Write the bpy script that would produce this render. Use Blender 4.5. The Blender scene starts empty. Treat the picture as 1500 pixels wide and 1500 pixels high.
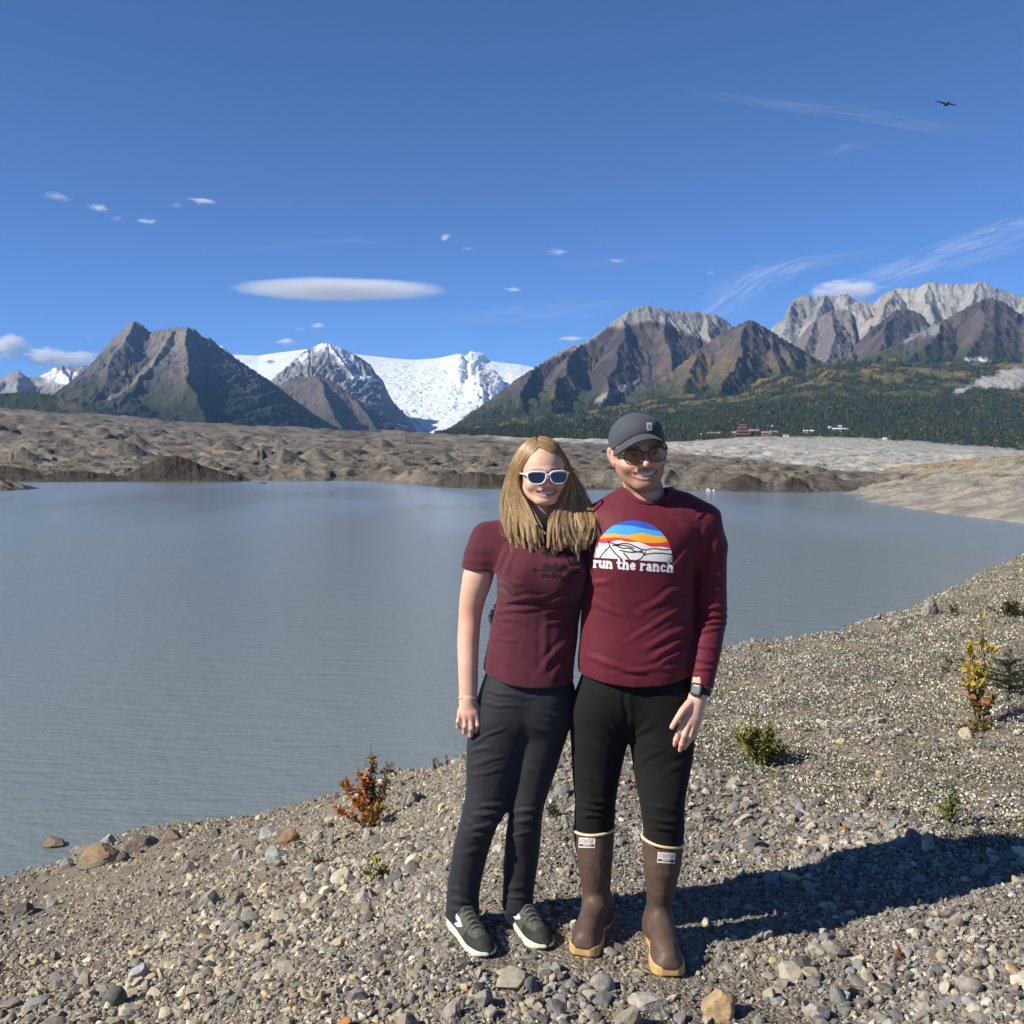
import bpy, bmesh, math, random
import numpy as np
from mathutils import Vector, Matrix
R = math.radians
scene = bpy.context.scene
COL = scene.collection
# ---------------------------------------------------------------- camera
CAMZ = 1.62
PITCH = math.atan(85 / 1500)
cam_d = bpy.data.cameras.new('camera')
cam_d.sensor_width = 36.0
cam_d.lens = 36.0
cam_d.clip_start = 0.05
cam_d.clip_end = 200000
cam = bpy.data.objects.new('camera', cam_d)
COL.objects.link(cam)
cam.location = (0, 0, CAMZ)
cam.rotation_euler = (R(90) - PITCH, 0, 0)
scene.camera = cam
# ---------------------------------------------------------------- sky + sun
SUN_DIR = Vector((-0.92, -0.385, 0)).normalized()      # horizontal direction towards the sun
SUN_EL = R(37)
to_sun = Vector((SUN_DIR.x * math.cos(SUN_EL), SUN_DIR.y * math.cos(SUN_EL), math.sin(SUN_EL)))
world = bpy.data.worlds.new('World')
scene.world = world
world.use_nodes = True
nt = world.node_tree
bg = nt.nodes['Background']
sky = nt.nodes.new('ShaderNodeTexSky')
sky.sky_type = 'NISHITA'
sky.sun_disc = False
sky.sun_elevation = SUN_EL
sky.sun_rotation = math.atan2(to_sun.x, to_sun.y)
sky.altitude = 6000
sky.air_density = 1.0
sky.dust_density = 0.0
sky.ozone_density = 9.5
nt.links.new(sky.outputs[0], bg.inputs[0])
bg.inputs[1].default_value = 0.110
sun_d = bpy.data.lights.new('sun', 'SUN')
sun_d.energy = 5.0
sun_d.angle = R(0.5)
sun_d.color = (1.0, 0.93, 0.82)
sun = bpy.data.objects.new('sun', sun_d)
COL.objects.link(sun)
sun.location = (-30, -15, 30)
sun.rotation_euler = (-to_sun).to_track_quat('-Z', 'Y').to_euler()
scene.view_settings.view_transform = 'Standard'
scene.view_settings.look = 'None'
scene.view_settings.exposure = 0.5
scene.view_settings.gamma = 1.0
scene.view_settings.use_curve_mapping = False
scene.cycles.max_bounces = 6
scene.cycles.diffuse_bounces = 3
scene.cycles.glossy_bounces = 3
scene.cycles.transparent_max_bounces = 12
scene.cycles.volume_bounces = 10
scene.cycles.use_denoising = True

# ---------------------------------------------------------------- numpy helpers
CA, SA = math.cos(PITCH), math.sin(PITCH)
def P(px, py, Y):
    """world point seen at photo pixel (px, py) (1500 px frame) whose distance along +Y is Y"""
    px, py, Y = np.asarray(px, float), np.asarray(py, float), np.asarray(Y, float)
    rx = (px - 750) / 1500; uy = (750 - py) / 1500
    t = Y / (CA + uy * SA)
    return np.stack(np.broadcast_arrays(rx * t, Y, CAMZ + t * (uy * CA - SA)), -1)
def proj(V):
    x, y, z = V[..., 0], V[..., 1], V[..., 2] - CAMZ
    f = y * CA - z * SA; u = y * SA + z * CA
    return 750 + 1500 * x / f, 750 - 1500 * u / f
def _hash(ix, iy, iz, s):
    n = (ix.astype(np.int64) * 374761393 + iy.astype(np.int64) * 668265263 + iz.astype(np.int64) * 2147483647 + s * 974634777) & 0xffffffff
    n = ((n ^ (n >> 13)) * 1274126177) & 0xffffffff
    n = ((n ^ (n >> 15)) * 2246822519) & 0xffffffff
    return (n ^ (n >> 16)) & 0xffffffff
def perlin(x, y, s=0):
    x = np.asarray(x, float); y = np.asarray(y, float)
    ix = np.floor(x); iy = np.floor(y); fx = x - ix; fy = y - iy
    z0 = np.zeros_like(ix)
    def g(dx, dy):
        a = _hash(ix + dx, iy + dy, z0, s) * (2 * math.pi / 4294967296.0)
        return np.cos(a) * (fx - dx) + np.sin(a) * (fy - dy)
    u = fx * fx * fx * (fx * (fx * 6 - 15) + 10); v = fy * fy * fy * (fy * (fy * 6 - 15) + 10)
    a = g(0, 0); b = g(1, 0); c = g(0, 1); d = g(1, 1)
    return ((a + (b - a) * u) * (1 - v) + (c + (d - c) * u) * v) * 1.5
def fbm(x, y, o=4, s=0, lac=2.03, gain=0.5):
    r = 0; a = 1.0
    for k in range(o):
        r = r + a * perlin(x, y, s + k * 17); x = np.asarray(x) * lac + 7.3; y = np.asarray(y) * lac - 3.1; a *= gain
    return r
def ridged(x, y, o=4, s=0, gain=0.5):
    r = 0; a = 1.0
    for k in range(o):
        r = r + a * (1 - 2 * np.abs(perlin(x, y, s + k * 13))); x = np.asarray(x) * 2.1 + 1.7; y = np.asarray(y) * 2.1 + 4.1; a *= gain
    return r
def vnoise3(p, s=0):
    """value noise, p (...,3)"""
    i = np.floor(p); f = p - i; f = f * f * (3 - 2 * f)
    r = 0
    for dx in (0, 1):
        for dy in (0, 1):
            for dz in (0, 1):
                w = (f[..., 0] if dx else 1 - f[..., 0]) * (f[..., 1] if dy else 1 - f[..., 1]) * (f[..., 2] if dz else 1 - f[..., 2])
                r = r + w * (_hash(i[..., 0] + dx, i[..., 1] + dy, i[..., 2] + dz, s) / 2147483648.0 - 1)
    return r
def sstep(a, b, x):
    t = np.clip((np.asarray(x, float) - a) / (b - a), 0, 1)
    return t * t * (3 - 2 * t)
def mix(a, b, t):
    return a + (b - a) * t
def cmix(a, b, t):
    return np.asarray(a, float) + (np.asarray(b, float) - np.asarray(a, float)) * np.asarray(t, float)[..., None]

def mesh_np(name, V, F, mat=None, col=None, smooth=True, parent=None, mats=None, midx=None):
    """one mesh object from numpy arrays; F is (n,3) or (n,4) or a list of such"""
    V = np.ascontiguousarray(np.asarray(V, np.float32).reshape(-1, 3))
    Fs = F if isinstance(F, list) else [F]
    me = bpy.data.meshes.new(name)
    nv = len(V)
    loops = np.concatenate([f.reshape(-1) for f in Fs]).astype(np.int32)
    tot = np.concatenate([np.full(len(f), f.shape[1], np.int32) for f in Fs])
    st = np.concatenate([[0], np.cumsum(tot)[:-1]]).astype(np.int32)
    me.vertices.add(nv); me.vertices.foreach_set('co', V.reshape(-1))
    me.loops.add(len(loops)); me.loops.foreach_set('vertex_index', loops)
    me.polygons.add(len(tot)); me.polygons.foreach_set('loop_start', st); me.polygons.foreach_set('loop_total', tot)
    if midx is not None:
        me.polygons.foreach_set('material_index', np.asarray(midx, np.int32))
    me.polygons.foreach_set('use_smooth', np.full(len(tot), bool(smooth)))
    if col is not None:
        col = np.asarray(col, np.float32)
        if col.shape[1] == 3: col = np.concatenate([col, np.ones((len(col), 1), np.float32)], 1)
        at = me.attributes.new('Col', 'FLOAT_COLOR', 'POINT')
        at.data.foreach_set('color', np.ascontiguousarray(col).reshape(-1))
    me.update(calc_edges=True)
    for m in (mats or ([mat] if mat else [])): me.materials.append(m)
    o = bpy.data.objects.new(name, me); COL.objects.link(o)
    if parent is not None: o.parent = parent
    return o
def grid_faces(nr, nc):
    a = (np.arange(nr - 1)[:, None] * nc + np.arange(nc - 1)[None, :]).reshape(-1)
    return np.stack([a, a + 1, a + nc + 1, a + nc], 1)
def struct(o):
    o['kind'] = 'structure'; return o
def tag(o, label, cat, group=None):
    o['label'] = label; o['category'] = cat
    if group: o['group'] = group
    return o
def empty(name, loc, label=None, cat=None, group=None, parent=None):
    o = bpy.data.objects.new(name, None); COL.objects.link(o); o.location = loc
    o.empty_display_size = 0.1
    if parent is not None: o.parent = parent
    if label: tag(o, label, cat, group)
    return o

# ---------------------------------------------------------------- materials
def new_mat(name):
    m = bpy.data.materials.new(name); m.use_nodes = True
    n = m.node_tree; return m, n, n.nodes['Principled BSDF'], n.links
def node(n, t, **kw):
    x = n.nodes.new(t)
    for k, v in kw.items(): setattr(x, k, v)
    return x
def noise_node(n, scale, detail=4, rough=0.6, coord='Object', stretch=None):
    tc = node(n, 'ShaderNodeTexCoord'); mp = node(n, 'ShaderNodeMapping')
    n.links.new(tc.outputs[coord], mp.inputs[0])
    if stretch: mp.inputs['Scale'].default_value = stretch
    t = node(n, 'ShaderNodeTexNoise'); t.inputs['Scale'].default_value = scale
    t.inputs['Detail'].default_value = detail; t.inputs['Roughness'].default_value = rough
    n.links.new(mp.outputs[0], t.inputs['Vector']); return t
def mat_std(name, color=None, rough=0.8, spec=0.3, bump=0.0, bscale=50, bdist=0.01, var=0.0, vscale=20, attr=False, sheen=0.0, metal=0.0, detail=4, stretch=None, coat=0.0, sss=0.0):
    m, n, b, L = new_mat(name)
    b.inputs['Roughness'].default_value = rough
    b.inputs['Specular IOR Level'].default_value = spec
    b.inputs['Metallic'].default_value = metal
    if sheen: b.inputs['Sheen Weight'].default_value = sheen
    if coat: b.inputs['Coat Weight'].default_value = coat
    if sss:
        b.inputs['Subsurface Weight'].default_value = sss
        b.inputs['Subsurface Radius'].default_value = (0.010, 0.004, 0.002)
        b.inputs['Subsurface Scale'].default_value = 0.6
    if attr:
        a = node(n, 'ShaderNodeAttribute', attribute_name='Col'); src = a.outputs['Color']
    else:
        c = node(n, 'ShaderNodeRGB'); c.outputs[0].default_value = (*color, 1); src = c.outputs[0]
    if var:
        t = noise_node(n, vscale, 5, 0.65, stretch=stretch)
        mr = node(n, 'ShaderNodeMapRange'); mr.inputs['From Min'].default_value = 0.3; mr.inputs['From Max'].default_value = 0.7
        mr.inputs['To Min'].default_value = 1 - var; mr.inputs['To Max'].default_value = 1 + var
        L.new(t.outputs['Fac'], mr.inputs[0])
        mx = node(n, 'ShaderNodeVectorMath', operation='SCALE'); L.new(src, mx.inputs[0]); L.new(mr.outputs[0], mx.inputs['Scale']); src = mx.outputs[0]
    L.new(src, b.inputs['Base Color'])
    if bump:
        t = noise_node(n, bscale, detail, 0.6, stretch=stretch)
        bp = node(n, 'ShaderNodeBump'); bp.inputs['Strength'].default_value = bump; bp.inputs['Distance'].default_value = bdist
        L.new(t.outputs['Fac'], bp.inputs['Height']); L.new(bp.outputs[0], b.inputs['Normal'])
    return m
rng = np.random.default_rng(11)
# ================================================================ near ground
LAKE_Z = -4.4
# columns: photo px -> list of (depth, z); the last entry is the crest / shoreline, then it falls away
def _zz(py, d): return P(750, py, d)[2]
_cols = {
 -900: [(2.0, -.60), (3.4, -1.0), (6.0, -2.2), (9.0, -3.4), (12.0, -4.4)],
 0:    [(2.5, -.25), (3.9, _zz(1500, 3.9)), (7.0, _zz(1402, 7.0)), (10.5, _zz(1342, 10.5)), (14.3, -4.4)],
 250:  [(2.5, -.07), (3.3, _zz(1500, 3.3)), (6.0, _zz(1350, 6.0)), (10.0, _zz(1278, 10.0)), (16.2, -4.36)],
 420:  [(2.5, -.02), (3.1, _zz(1480, 3.1)), (5.2, _zz(1320, 5.2)), (8.5, _zz(1240, 8.5)), (15.5, _zz(1184, 15.5))],
 560:  [(2.5, -.00), (3.1, _zz(1460, 3.1)), (4.6, _zz(1300, 4.6)), (7.0, _zz(1205, 7.0)), (10.5, _zz(1142, 10.5))],
 680:  [(2.5, .0), (3.1, 0), (4.2, _zz(1275, 4.2)), (6.0, _zz(1170, 6.0)), (8.2, _zz(1108, 8.2))],
 840:  [(2.5, .0), (3.1, 0), (4.0, -.01), (6.0, _zz(1100, 6.0)), (8.2, _zz(1035, 8.2))],
 1000: [(2.5, .0), (3.1, 0), (4.6, -.06), (6.5, _zz(1063, 6.5)), (9.2, _zz(968, 9.2))],
 1070: [(2.5, .0), (3.1, -.01), (4.6, -.07), (6.5, _zz(1062, 6.5)), (9.8, _zz(950, 9.8))],
 1200: [(2.5, .0), (3.1, -.02), (4.5, -.07), (6.5, _zz(1048, 6.5)), (10.5, _zz(930, 10.5))],
 1330: [(2.5, .0), (3.1, -.03), (4.5, -.06), (6.5, _zz(1040, 6.5)), (12.0, _zz(893, 12.0))],
 1420: [(2.5, .0), (3.1, -.03), (4.4, -.05), (6.5, _zz(1030, 6.5)), (14.0, _zz(850, 14.0))],
 1500: [(2.5, .0), (3.1, -.03), (4.3, -.04), (6.7, _zz(1005, 6.7)), (16.0, _zz(817, 16.0))],
 1900: [(2.5, .02), (3.1, -.01), (4.3, .0), (6.7, .12), (18.0, .5)],
 2600: [(2.5, .04), (3.1, .1), (4.3, .2), (6.7, .35), (20.0, 1.0)],
}
_ck = np.array(sorted(_cols)); _cu = (_ck - 750) / 1500.0
_cd = np.array([[p[0] for p in _cols[k]] for k in _ck]); _cz = np.array([[p[1] for p in _cols[k]] for k in _ck])
def _pchip(x, xk, yk):
    h = np.diff(xk); dl = np.diff(yk) / h
    m = np.zeros(len(xk)); m[0] = dl[0]; m[-1] = dl[-1]
    for i in range(1, len(xk) - 1):
        m[i] = 0 if dl[i - 1] * dl[i] <= 0 else 2 * dl[i - 1] * dl[i] / (dl[i - 1] + dl[i])
    i = np.clip(np.searchsorted(xk, x) - 1, 0, len(xk) - 2)
    t = np.clip((x - xk[i]) / h[i], 0, 1)
    return ((1 + 2 * t) * (1 - t) ** 2) * yk[i] + t * (1 - t) ** 2 * h[i] * m[i] + t * t * (3 - 2 * t) * yk[i + 1] + t * t * (t - 1) * h[i] * m[i + 1]
def ground_z0(x, y):
    x = np.asarray(x, float); y = np.asarray(y, float)
    d = np.maximum(y, 0.5); u = np.clip(x / d, _cu[0], _cu[-1])
    D = np.stack([_pchip(u, _cu, _cd[:, k]) for k in range(5)], -1)
    Z = np.stack([_pchip(u, _cu, _cz[:, k]) for k in range(5)], -1)
    i = np.clip(np.sum(d[..., None] > D, -1) - 1, 0, 3)
    i1 = i[..., None]
    d0 = np.take_along_axis(D, i1, -1)[..., 0]; d1 = np.take_along_axis(D, i1 + 1, -1)[..., 0]
    z0 = np.take_along_axis(Z, i1, -1)[..., 0]; z1 = np.take_along_axis(Z, i1 + 1, -1)[..., 0]
    # hermite with averaged slopes
    sl = np.diff(Z, axis=-1) / np.diff(D, axis=-1)
    ms = np.concatenate([sl[..., :1] * 0.4, 0.5 * (sl[..., 1:] + sl[..., :-1]), sl[..., -1:] * 1.15], -1)
    m0 = np.take_along_axis(ms, i1, -1)[..., 0]; m1 = np.take_along_axis(ms, i1 + 1, -1)[..., 0]
    h = d1 - d0; t = np.clip((d - d0) / h, 0, 1)
    z = ((1 + 2 * t) * (1 - t) ** 2) * z0 + t * (1 - t) ** 2 * h * m0 + t * t * (3 - 2 * t) * z1 + t * t * (t - 1) * h * m1
    over = np.maximum(d - D[..., 4], 0)
    z = z - over * (0.2 + 0.35 * sstep(0, 1.2, over))
    z = np.where(y < 0.5, z * sstep(-6, 0.5, y), z)
    return np.maximum(z, -7.5)
def ground_z(x, y):
    z = ground_z0(x, y)
    flat = 1 - 0.75 * np.exp(-(((np.asarray(x) - 0.25) / 0.8) ** 2 + ((np.asarray(y) - 3.3) / 0.4) ** 2))
    z = z + flat * (0.045 * fbm(np.asarray(x) * 0.9, np.asarray(y) * 0.9, 3, 5) + 0.012 * fbm(np.asarray(x) * 5, np.asarray(y) * 5, 3, 9))
    return z
uc = np.concatenate([np.linspace(-3.0, -0.62, 60, endpoint=False), np.linspace(-0.62, 0.62, 760), np.linspace(0.62, 3.0, 61)[1:]])
dr = np.exp(np.linspace(math.log(0.5), math.log(48), 520))
DD, UU = np.meshgrid(dr, uc, indexing='ij')
GX, GY = UU * DD, DD
GZ = ground_z(GX, GY) + 0.006 * fbm(GX * 22, GY * 22, 3, 31)
V = np.stack([GX, GY, GZ], -1).reshape(-1, 3)
F = grid_faces(len(dr), len(uc))
# back patch behind the camera
bx = np.linspace(-30, 30, 61); by = np.linspace(-40, 0.5, 42)
BY, BX = np.meshgrid(by, bx, indexing='ij')
BZ = ground_z(BX, BY) - 0.004
V2 = np.stack([BX, BY, BZ], -1).reshape(-1, 3); F2 = grid_faces(len(by), len(bx)) + len(V)
def mat_ground():
    m, n, b, L = new_mat('gravel_soil')
    b.inputs['Roughness'].default_value = 0.95; b.inputs['Specular IOR Level'].default_value = 0.15
    vo = node(n, 'ShaderNodeTexVoronoi'); vo.inputs['Scale'].default_value = 75; vo.inputs['Randomness'].default_value = 1
    vo2 = node(n, 'ShaderNodeTexVoronoi'); vo2.inputs['Scale'].default_value = 190
    tc = node(n, 'ShaderNodeTexCoord')
    for v in (vo, vo2): L.new(tc.outputs['Object'], v.inputs['Vector'])
    cr = node(n, 'ShaderNodeValToRGB'); e = cr.color_ramp.elements
    e[0].position = 0.0; e[0].color = (.13, .115, .095, 1); e[1].position = 1; e[1].color = (.42, .38, .32, 1)
    for p_, c_ in ((.3, (.21, .185, .15, 1)), (.55, (.27, .235, .185, 1)), (.8, (.19, .185, .18, 1))):
        k = e.new(p_); k.color = c_
    sp = node(n, 'ShaderNodeSeparateColor'); L.new(vo.outputs['Color'], sp.inputs[0]); L.new(sp.outputs[0], cr.inputs[0])
    sp2 = node(n, 'ShaderNodeSeparateColor'); L.new(vo2.outputs['Color'], sp2.inputs[0])
    cr2 = node(n, 'ShaderNodeValToRGB'); e = cr2.color_ramp.elements
    e[0].color = (.6, .58, .55, 1); e[1].color = (1.35, 1.3, 1.2, 1); L.new(sp2.outputs[1], cr2.inputs[0])
    mx = node(n, 'ShaderNodeMix', data_type='RGBA', blend_type='MULTIPLY'); mx.inputs[0].default_value = 1
    L.new(cr.outputs[0], mx.inputs[6]); L.new(cr2.outputs[0], mx.inputs[7])
    t = noise_node(n, 1.3, 5, 0.6); cr3 = node(n, 'ShaderNodeValToRGB'); e = cr3.color_ramp.elements
    e[0].position = .35; e[0].color = (.8, .79, .78, 1); e[1].position = .68; e[1].color = (1.15, 1.12, 1.05, 1); L.new(t.outputs[0], cr3.inputs[0])
    mx2 = node(n, 'ShaderNodeMix', data_type='RGBA', blend_type='MULTIPLY'); mx2.inputs[0].default_value = 1
    L.new(mx.outputs[2], mx2.inputs[6]); L.new(cr3.outputs[0], mx2.inputs[7]); L.new(mx2.outputs[2], b.inputs['Base Color'])
    b1 = node(n, 'ShaderNodeBump'); b1.inputs['Strength'].default_value = 0.9; b1.inputs['Distance'].default_value = 0.008; b1.invert = True
    L.new(vo.outputs['Distance'], b1.inputs['Height'])
    b2 = node(n, 'ShaderNodeBump'); b2.inputs['Strength'].default_value = 0.8; b2.inputs['Distance'].default_value = 0.004; b2.invert = True
    L.new(vo2.outputs['Distance'], b2.inputs['Height']); L.new(b1.outputs[0], b2.inputs['Normal']); L.new(b2.outputs[0], b.inputs['Normal'])
    return m
M_ground = mat_ground()
struct(mesh_np('ground', np.concatenate([V, V2]), [F, F2], M_ground))

# ================================================================ lake
def mat_water():
    m, n, b, L = new_mat('silty_water')
    b.inputs['Base Color'].default_value = (.172, .205, .200, 1)
    b.inputs['Roughness'].default_value = 0.09; b.inputs['IOR'].default_value = 1.33
    w = noise_node(n, 1.0, 5, 0.62, stretch=(0.9, 2.6, 1))
    w2 = noise_node(n, 1.0, 3, 0.5, stretch=(5, 12, 1))
    b1 = node(n, 'ShaderNodeBump'); b1.inputs['Strength'].default_value = 0.6; b1.inputs['Distance'].default_value = 0.16
    L.new(w.outputs[0], b1.inputs['Height'])
    b2 = node(n, 'ShaderNodeBump'); b2.inputs['Strength'].default_value = 0.7; b2.inputs['Distance'].default_value = 0.03
    L.new(w2.outputs[0], b2.inputs['Height']); L.new(b1.outputs[0], b2.inputs['Normal']); L.new(b2.outputs[0], b.inputs['Normal'])
    pt = noise_node(n, 0.028, 3, 0.5, stretch=(1, .35, 1))
    mr = node(n, 'ShaderNodeMapRange'); mr.inputs['From Min'].default_value = .4; mr.inputs['From Max'].default_value = .62
    mr.inputs['To Min'].default_value = .10; mr.inputs['To Max'].default_value = .32
    L.new(pt.outputs[0], mr.inputs[0]); L.new(mr.outputs[0], b.inputs['Roughness'])
    return m
wx = np.linspace(-700, 700, 29); wy = np.linspace(0, 420, 15)
WY, WX = np.meshgrid(wy, wx, indexing='ij')
struct(mesh_np('lake_water', np.stack([WX, WY, np.full_like(WX, LAKE_Z)], -1), grid_faces(15, 29), mat_water()))

# ================================================================ debris covered moraine beyond the lake
def interp(x, pts):
    a = np.array(pts, float); return np.interp(x, a[:, 0], a[:, 1])
pc = np.concatenate([np.arange(-1500, -330, 12.0), np.arange(-330, 1831, 2.0), np.arange(1831, 3000, 12.0)])
dm = np.exp(np.linspace(math.log(150), math.log(12500), 460))
DM, PM = np.meshgrid(dm, pc, indexing='ij')
SHORE = [(-1500, 250), (-330, 230), (0, 222), (60, 219), (190, 220), (350, 221), (370, 226), (400, 220), (480, 217), (560, 210), (640, 186), (700, 177), (860, 171), (1010, 168), (1100, 164), (1190, 158), (1260, 162), (1831, 175)]
FARY = [(-330, 598), (0, 600), (100, 606), (200, 613), (300, 621), (400, 627), (500, 631), (640, 636), (800, 645), (1000, 649), (1200, 652), (1500, 663), (1831, 668)]
ds = interp(PM, SHORE) * (1 + 0.008 * fbm(PM / 60, DM * 0, 3, 3))
q = np.clip(np.log(DM / ds) / np.log(3300 / interp(PM, SHORE)), 0, 1)
py0 = 706 + (interp(PM, FARY) - 706) * q ** 1.05
py_near = 665 + 1500 * (CAMZ - LAKE_Z) / DM
rise = sstep(0, 1, (DM - ds) / (0.10 * ds))
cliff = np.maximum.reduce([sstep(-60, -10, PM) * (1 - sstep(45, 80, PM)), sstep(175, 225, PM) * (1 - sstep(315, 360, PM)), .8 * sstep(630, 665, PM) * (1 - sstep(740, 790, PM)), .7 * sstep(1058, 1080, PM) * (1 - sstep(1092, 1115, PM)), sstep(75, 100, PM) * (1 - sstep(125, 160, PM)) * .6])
rise = mix(rise, sstep(0, 1, (DM - ds) / (0.045 * ds)), cliff)
zb = P(PM, py0, DM)[..., 2]
zb = np.where(DM > 3300, zb[np.argmin(np.abs(dm - 3300))][None, :] + 0 * zb, zb)
lq = np.log(DM)
wx_ = PM / 95 + 0.5 * fbm(PM / 60, lq * 6, 2, 61); wy_ = lq * 7.5 + 0.5 * fbm(PM / 50, lq * 7, 2, 67)
hum = ridged(wx_ * .8, wy_ * .8, 3, 71, 0.30)
hum2 = fbm(wx_ * 2.6, wy_ * 2.4, 3, 83, gain=.42)
amp = np.minimum(0.0058 * DM + 0.5, 10) * (1 - 0.35 * sstep(900, 1250, PM))
z = mix(LAKE_Z - 1.5, np.maximum(zb, LAKE_Z + 0.3) + 0.8, rise) + amp * rise * (0.85 * (hum - 0.4) + 0.20 * hum2 + .06 * (ridged(wx_ * 6, wy_ * 5.5, 3, 89) - .6))
ctop = interp(PM, [(-330, 690), (-40, 680), (0, 682), (40, 688), (66, 697), (80, 692), (110, 690), (150, 694), (185, 698), (205, 684), (235, 671), (258, 667), (275, 672), (305, 686), (330, 694), (360, 702), (380, 712), (630, 712), (650, 700), (690, 692), (740, 697), (790, 705), (830, 712), (1050, 712), (1075, 701), (1090, 695), (1112, 703), (1135, 712), (1160, 699), (1175, 705), (1190, 720), (1831, 740)]) + 1.6 * fbm(PM / 10, DM / 30, 3, 87)
zc_ = P(PM, ctop, ds * 1.035)[..., 2]; rel = (DM - ds) / ds
gul_ = .35 * (1 - np.abs(perlin(PM / 4.5 + rel * 60, rel * 20, 93)) * 2)
z = np.maximum(z, LAKE_Z + (zc_ - LAKE_Z + gul_ * np.exp(-((rel - .025) / .03) ** 2)) * sstep(-.002, .042, rel) * (1 - sstep(.07, .30, rel)) - .05)
rc_ = np.random.default_rng(77); RC = []
for i in range(90):
    hd = math.exp(rc_.uniform(math.log(245), math.log(1900))); hx = rc_.uniform(-150, 1120); gy = float(np.interp(math.log(hd), [math.log(222), math.log(3300)], [697, np.interp(hx, [0, 600, 1200], [603, 634, 650])]))
    hw = rc_.uniform(14, 42) * (hd / 400) ** -.25; RC.append((hx, gy - hw * rc_.uniform(.22, .42), hw, hd, 1))
# the few conical hummocks one can point at in the photo
for (hx, hy, hw, hd, k) in ((180, 641, 46, 620, 1), (415, 654, 60, 420, 1), (385, 650, 14, 520, 1), (196, 634, 60, 900, .9), (460, 653, 30, 480, 1), (90, 640, 55, 800, .8), (500, 656, 34, 560, 1), (650, 660, 44, 480, .9), (590, 669, 80, 300, .8), (720, 652, 30, 800, 1), (560, 640, 40, 1200, .8), (1090, 690, 40, 215, .9), (1165, 700, 26, 195, .9), (1020, 680, 50, 300, .7), (30, 652, 50, 420, .8), (330, 640, 60, 900, .7), (268, 671, 80, 236, .8)) + tuple(RC):
    c = P(hx, hy, hd); w = hw / 1500 * hd
    x_ = (PM - 750) / 1500 * DM
    rr = np.sqrt((x_ - c[0]) ** 2 + ((DM - hd) * 0.8) ** 2) * (1 + 0.25 * perlin(np.arctan2(x_ - c[0], DM - hd) * 1.5, 0 * DM, int(hx)))
    ht = w * 0.70
    zc = c[2] - ht * np.sqrt((rr / w) ** 2 + 0.004) + .02 * w * perlin(rr / w * 5 + hx, np.arctan2(x_ - c[0], DM - hd) * 4, 5)
    z = np.maximum(z, np.where(rr < 1.5 * w, zc, -99))
x_ = (PM - 750) / 1500 * DM
VM = np.stack([x_, DM, z], -1)
pxm, pym = proj(VM)
dzx = np.gradient(z, axis=0) / np.gradient(DM, axis=0)
nz1 = fbm(PM / 9, lq * 70, 4, 91); nz2 = fbm(PM / 60, lq * 12, 3, 97)
cB = cmix((.112, .098, .080), (.190, .166, .134), sstep(-.6, .7, nz2 + 0.3 * nz1))
cB = cmix(cB, (.125, .117, .106), sstep(0.1, .9, fbm(PM / 120, lq * 6, 3, 191)) * .8)
pale = cmix((.40, .375, .32), (.30, .30, .285), sstep(-.3, .5, fbm(PM / 50, lq * 14, 4, 103)))
pale = cmix(pale, (.47, .43, .34), sstep(0.25, .6, fbm(PM / 90 + 3, lq * 9, 3, 107)) * .8)
pale = cmix(pale, (.12, .13, .09), sstep(.42, .6, fbm(PM / 14, lq * 60, 3, 109)) * .7)
yb = interp(pxm, [(640, 640), (800, 646), (900, 651), (1000, 664), (1100, 672), (1200, 685), (1300, 702), (1350, 712), (1831, 760)])
tp = sstep(-1.5, 1.5, yb + 2.5 * fbm(PM / 22, lq * 3, 3, 113) - pym) * sstep(640, 800, pxm) * sstep(260, 330, DM + (pxm - 1000) * .2)
cM = cmix(cB, pale, tp)
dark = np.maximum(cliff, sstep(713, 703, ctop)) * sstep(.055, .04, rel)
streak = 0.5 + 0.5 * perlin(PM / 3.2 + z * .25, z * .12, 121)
cM = cmix(cM, cmix((.024, .021, .019), (.062, .053, .045), streak), dark * .92)  # dark wet debris, with the shade of the cliff faces painted into the colour
cM = cmix(cM, (.09, .08, .07), np.exp(-((z - LAKE_Z) / .35) ** 2) * .6)
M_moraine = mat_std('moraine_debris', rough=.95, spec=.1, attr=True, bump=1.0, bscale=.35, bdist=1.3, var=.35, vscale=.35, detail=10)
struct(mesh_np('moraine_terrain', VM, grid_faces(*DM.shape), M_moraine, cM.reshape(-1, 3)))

# ---- gravel bank on the right side of the lake
pb = np.arange(1150, 2300, 3.0)
tb = np.linspace(0, 1, 150)
TB, PB = np.meshgrid(tb, pb, indexing='ij')
SB = [(1150, 175), (1190, 159), (1240, 140), (1290, 124), (1340, 112), (1400, 101), (1500, 89), (1700, 72), (2300, 45)]
s0 = interp(PB, SB)
DB = s0 * (0.96 + 1.5 * TB ** 1.4)
top = interp(PB, [(1150, 723), (1200, 716), (1240, 709), (1290, 699), (1340, 692), (1400, 684), (1500, 674), (1700, 655), (2300, 610)])
ztop = P(PB, top, s0 * 1.75)[..., 2]
g = np.clip((DB - s0) / (0.75 * s0), 0, 1.4)
zB = LAKE_Z + (ztop - LAKE_Z) * np.where(g < 1, g ** .75, 1 + 0.12 * (g - 1)) - 6 * sstep(1.2, 2.0, (DB / s0)) * 0 + np.where(DB < s0, (DB - s0) * .3, 0)
xb = (PB - 750) / 1500 * DB
zB = zB + np.clip(g * 4, 0, 1) * (0.35 * fbm(xb / 9, DB / 9, 4, 137) + .26 * fbm(xb / 2, DB / 2, 4, 139) + .3 * ridged(xb / 6, DB / 10, 3, 140))
VB = np.stack([xb, DB, zB], -1); pxb, pyb = proj(VB)
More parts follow.
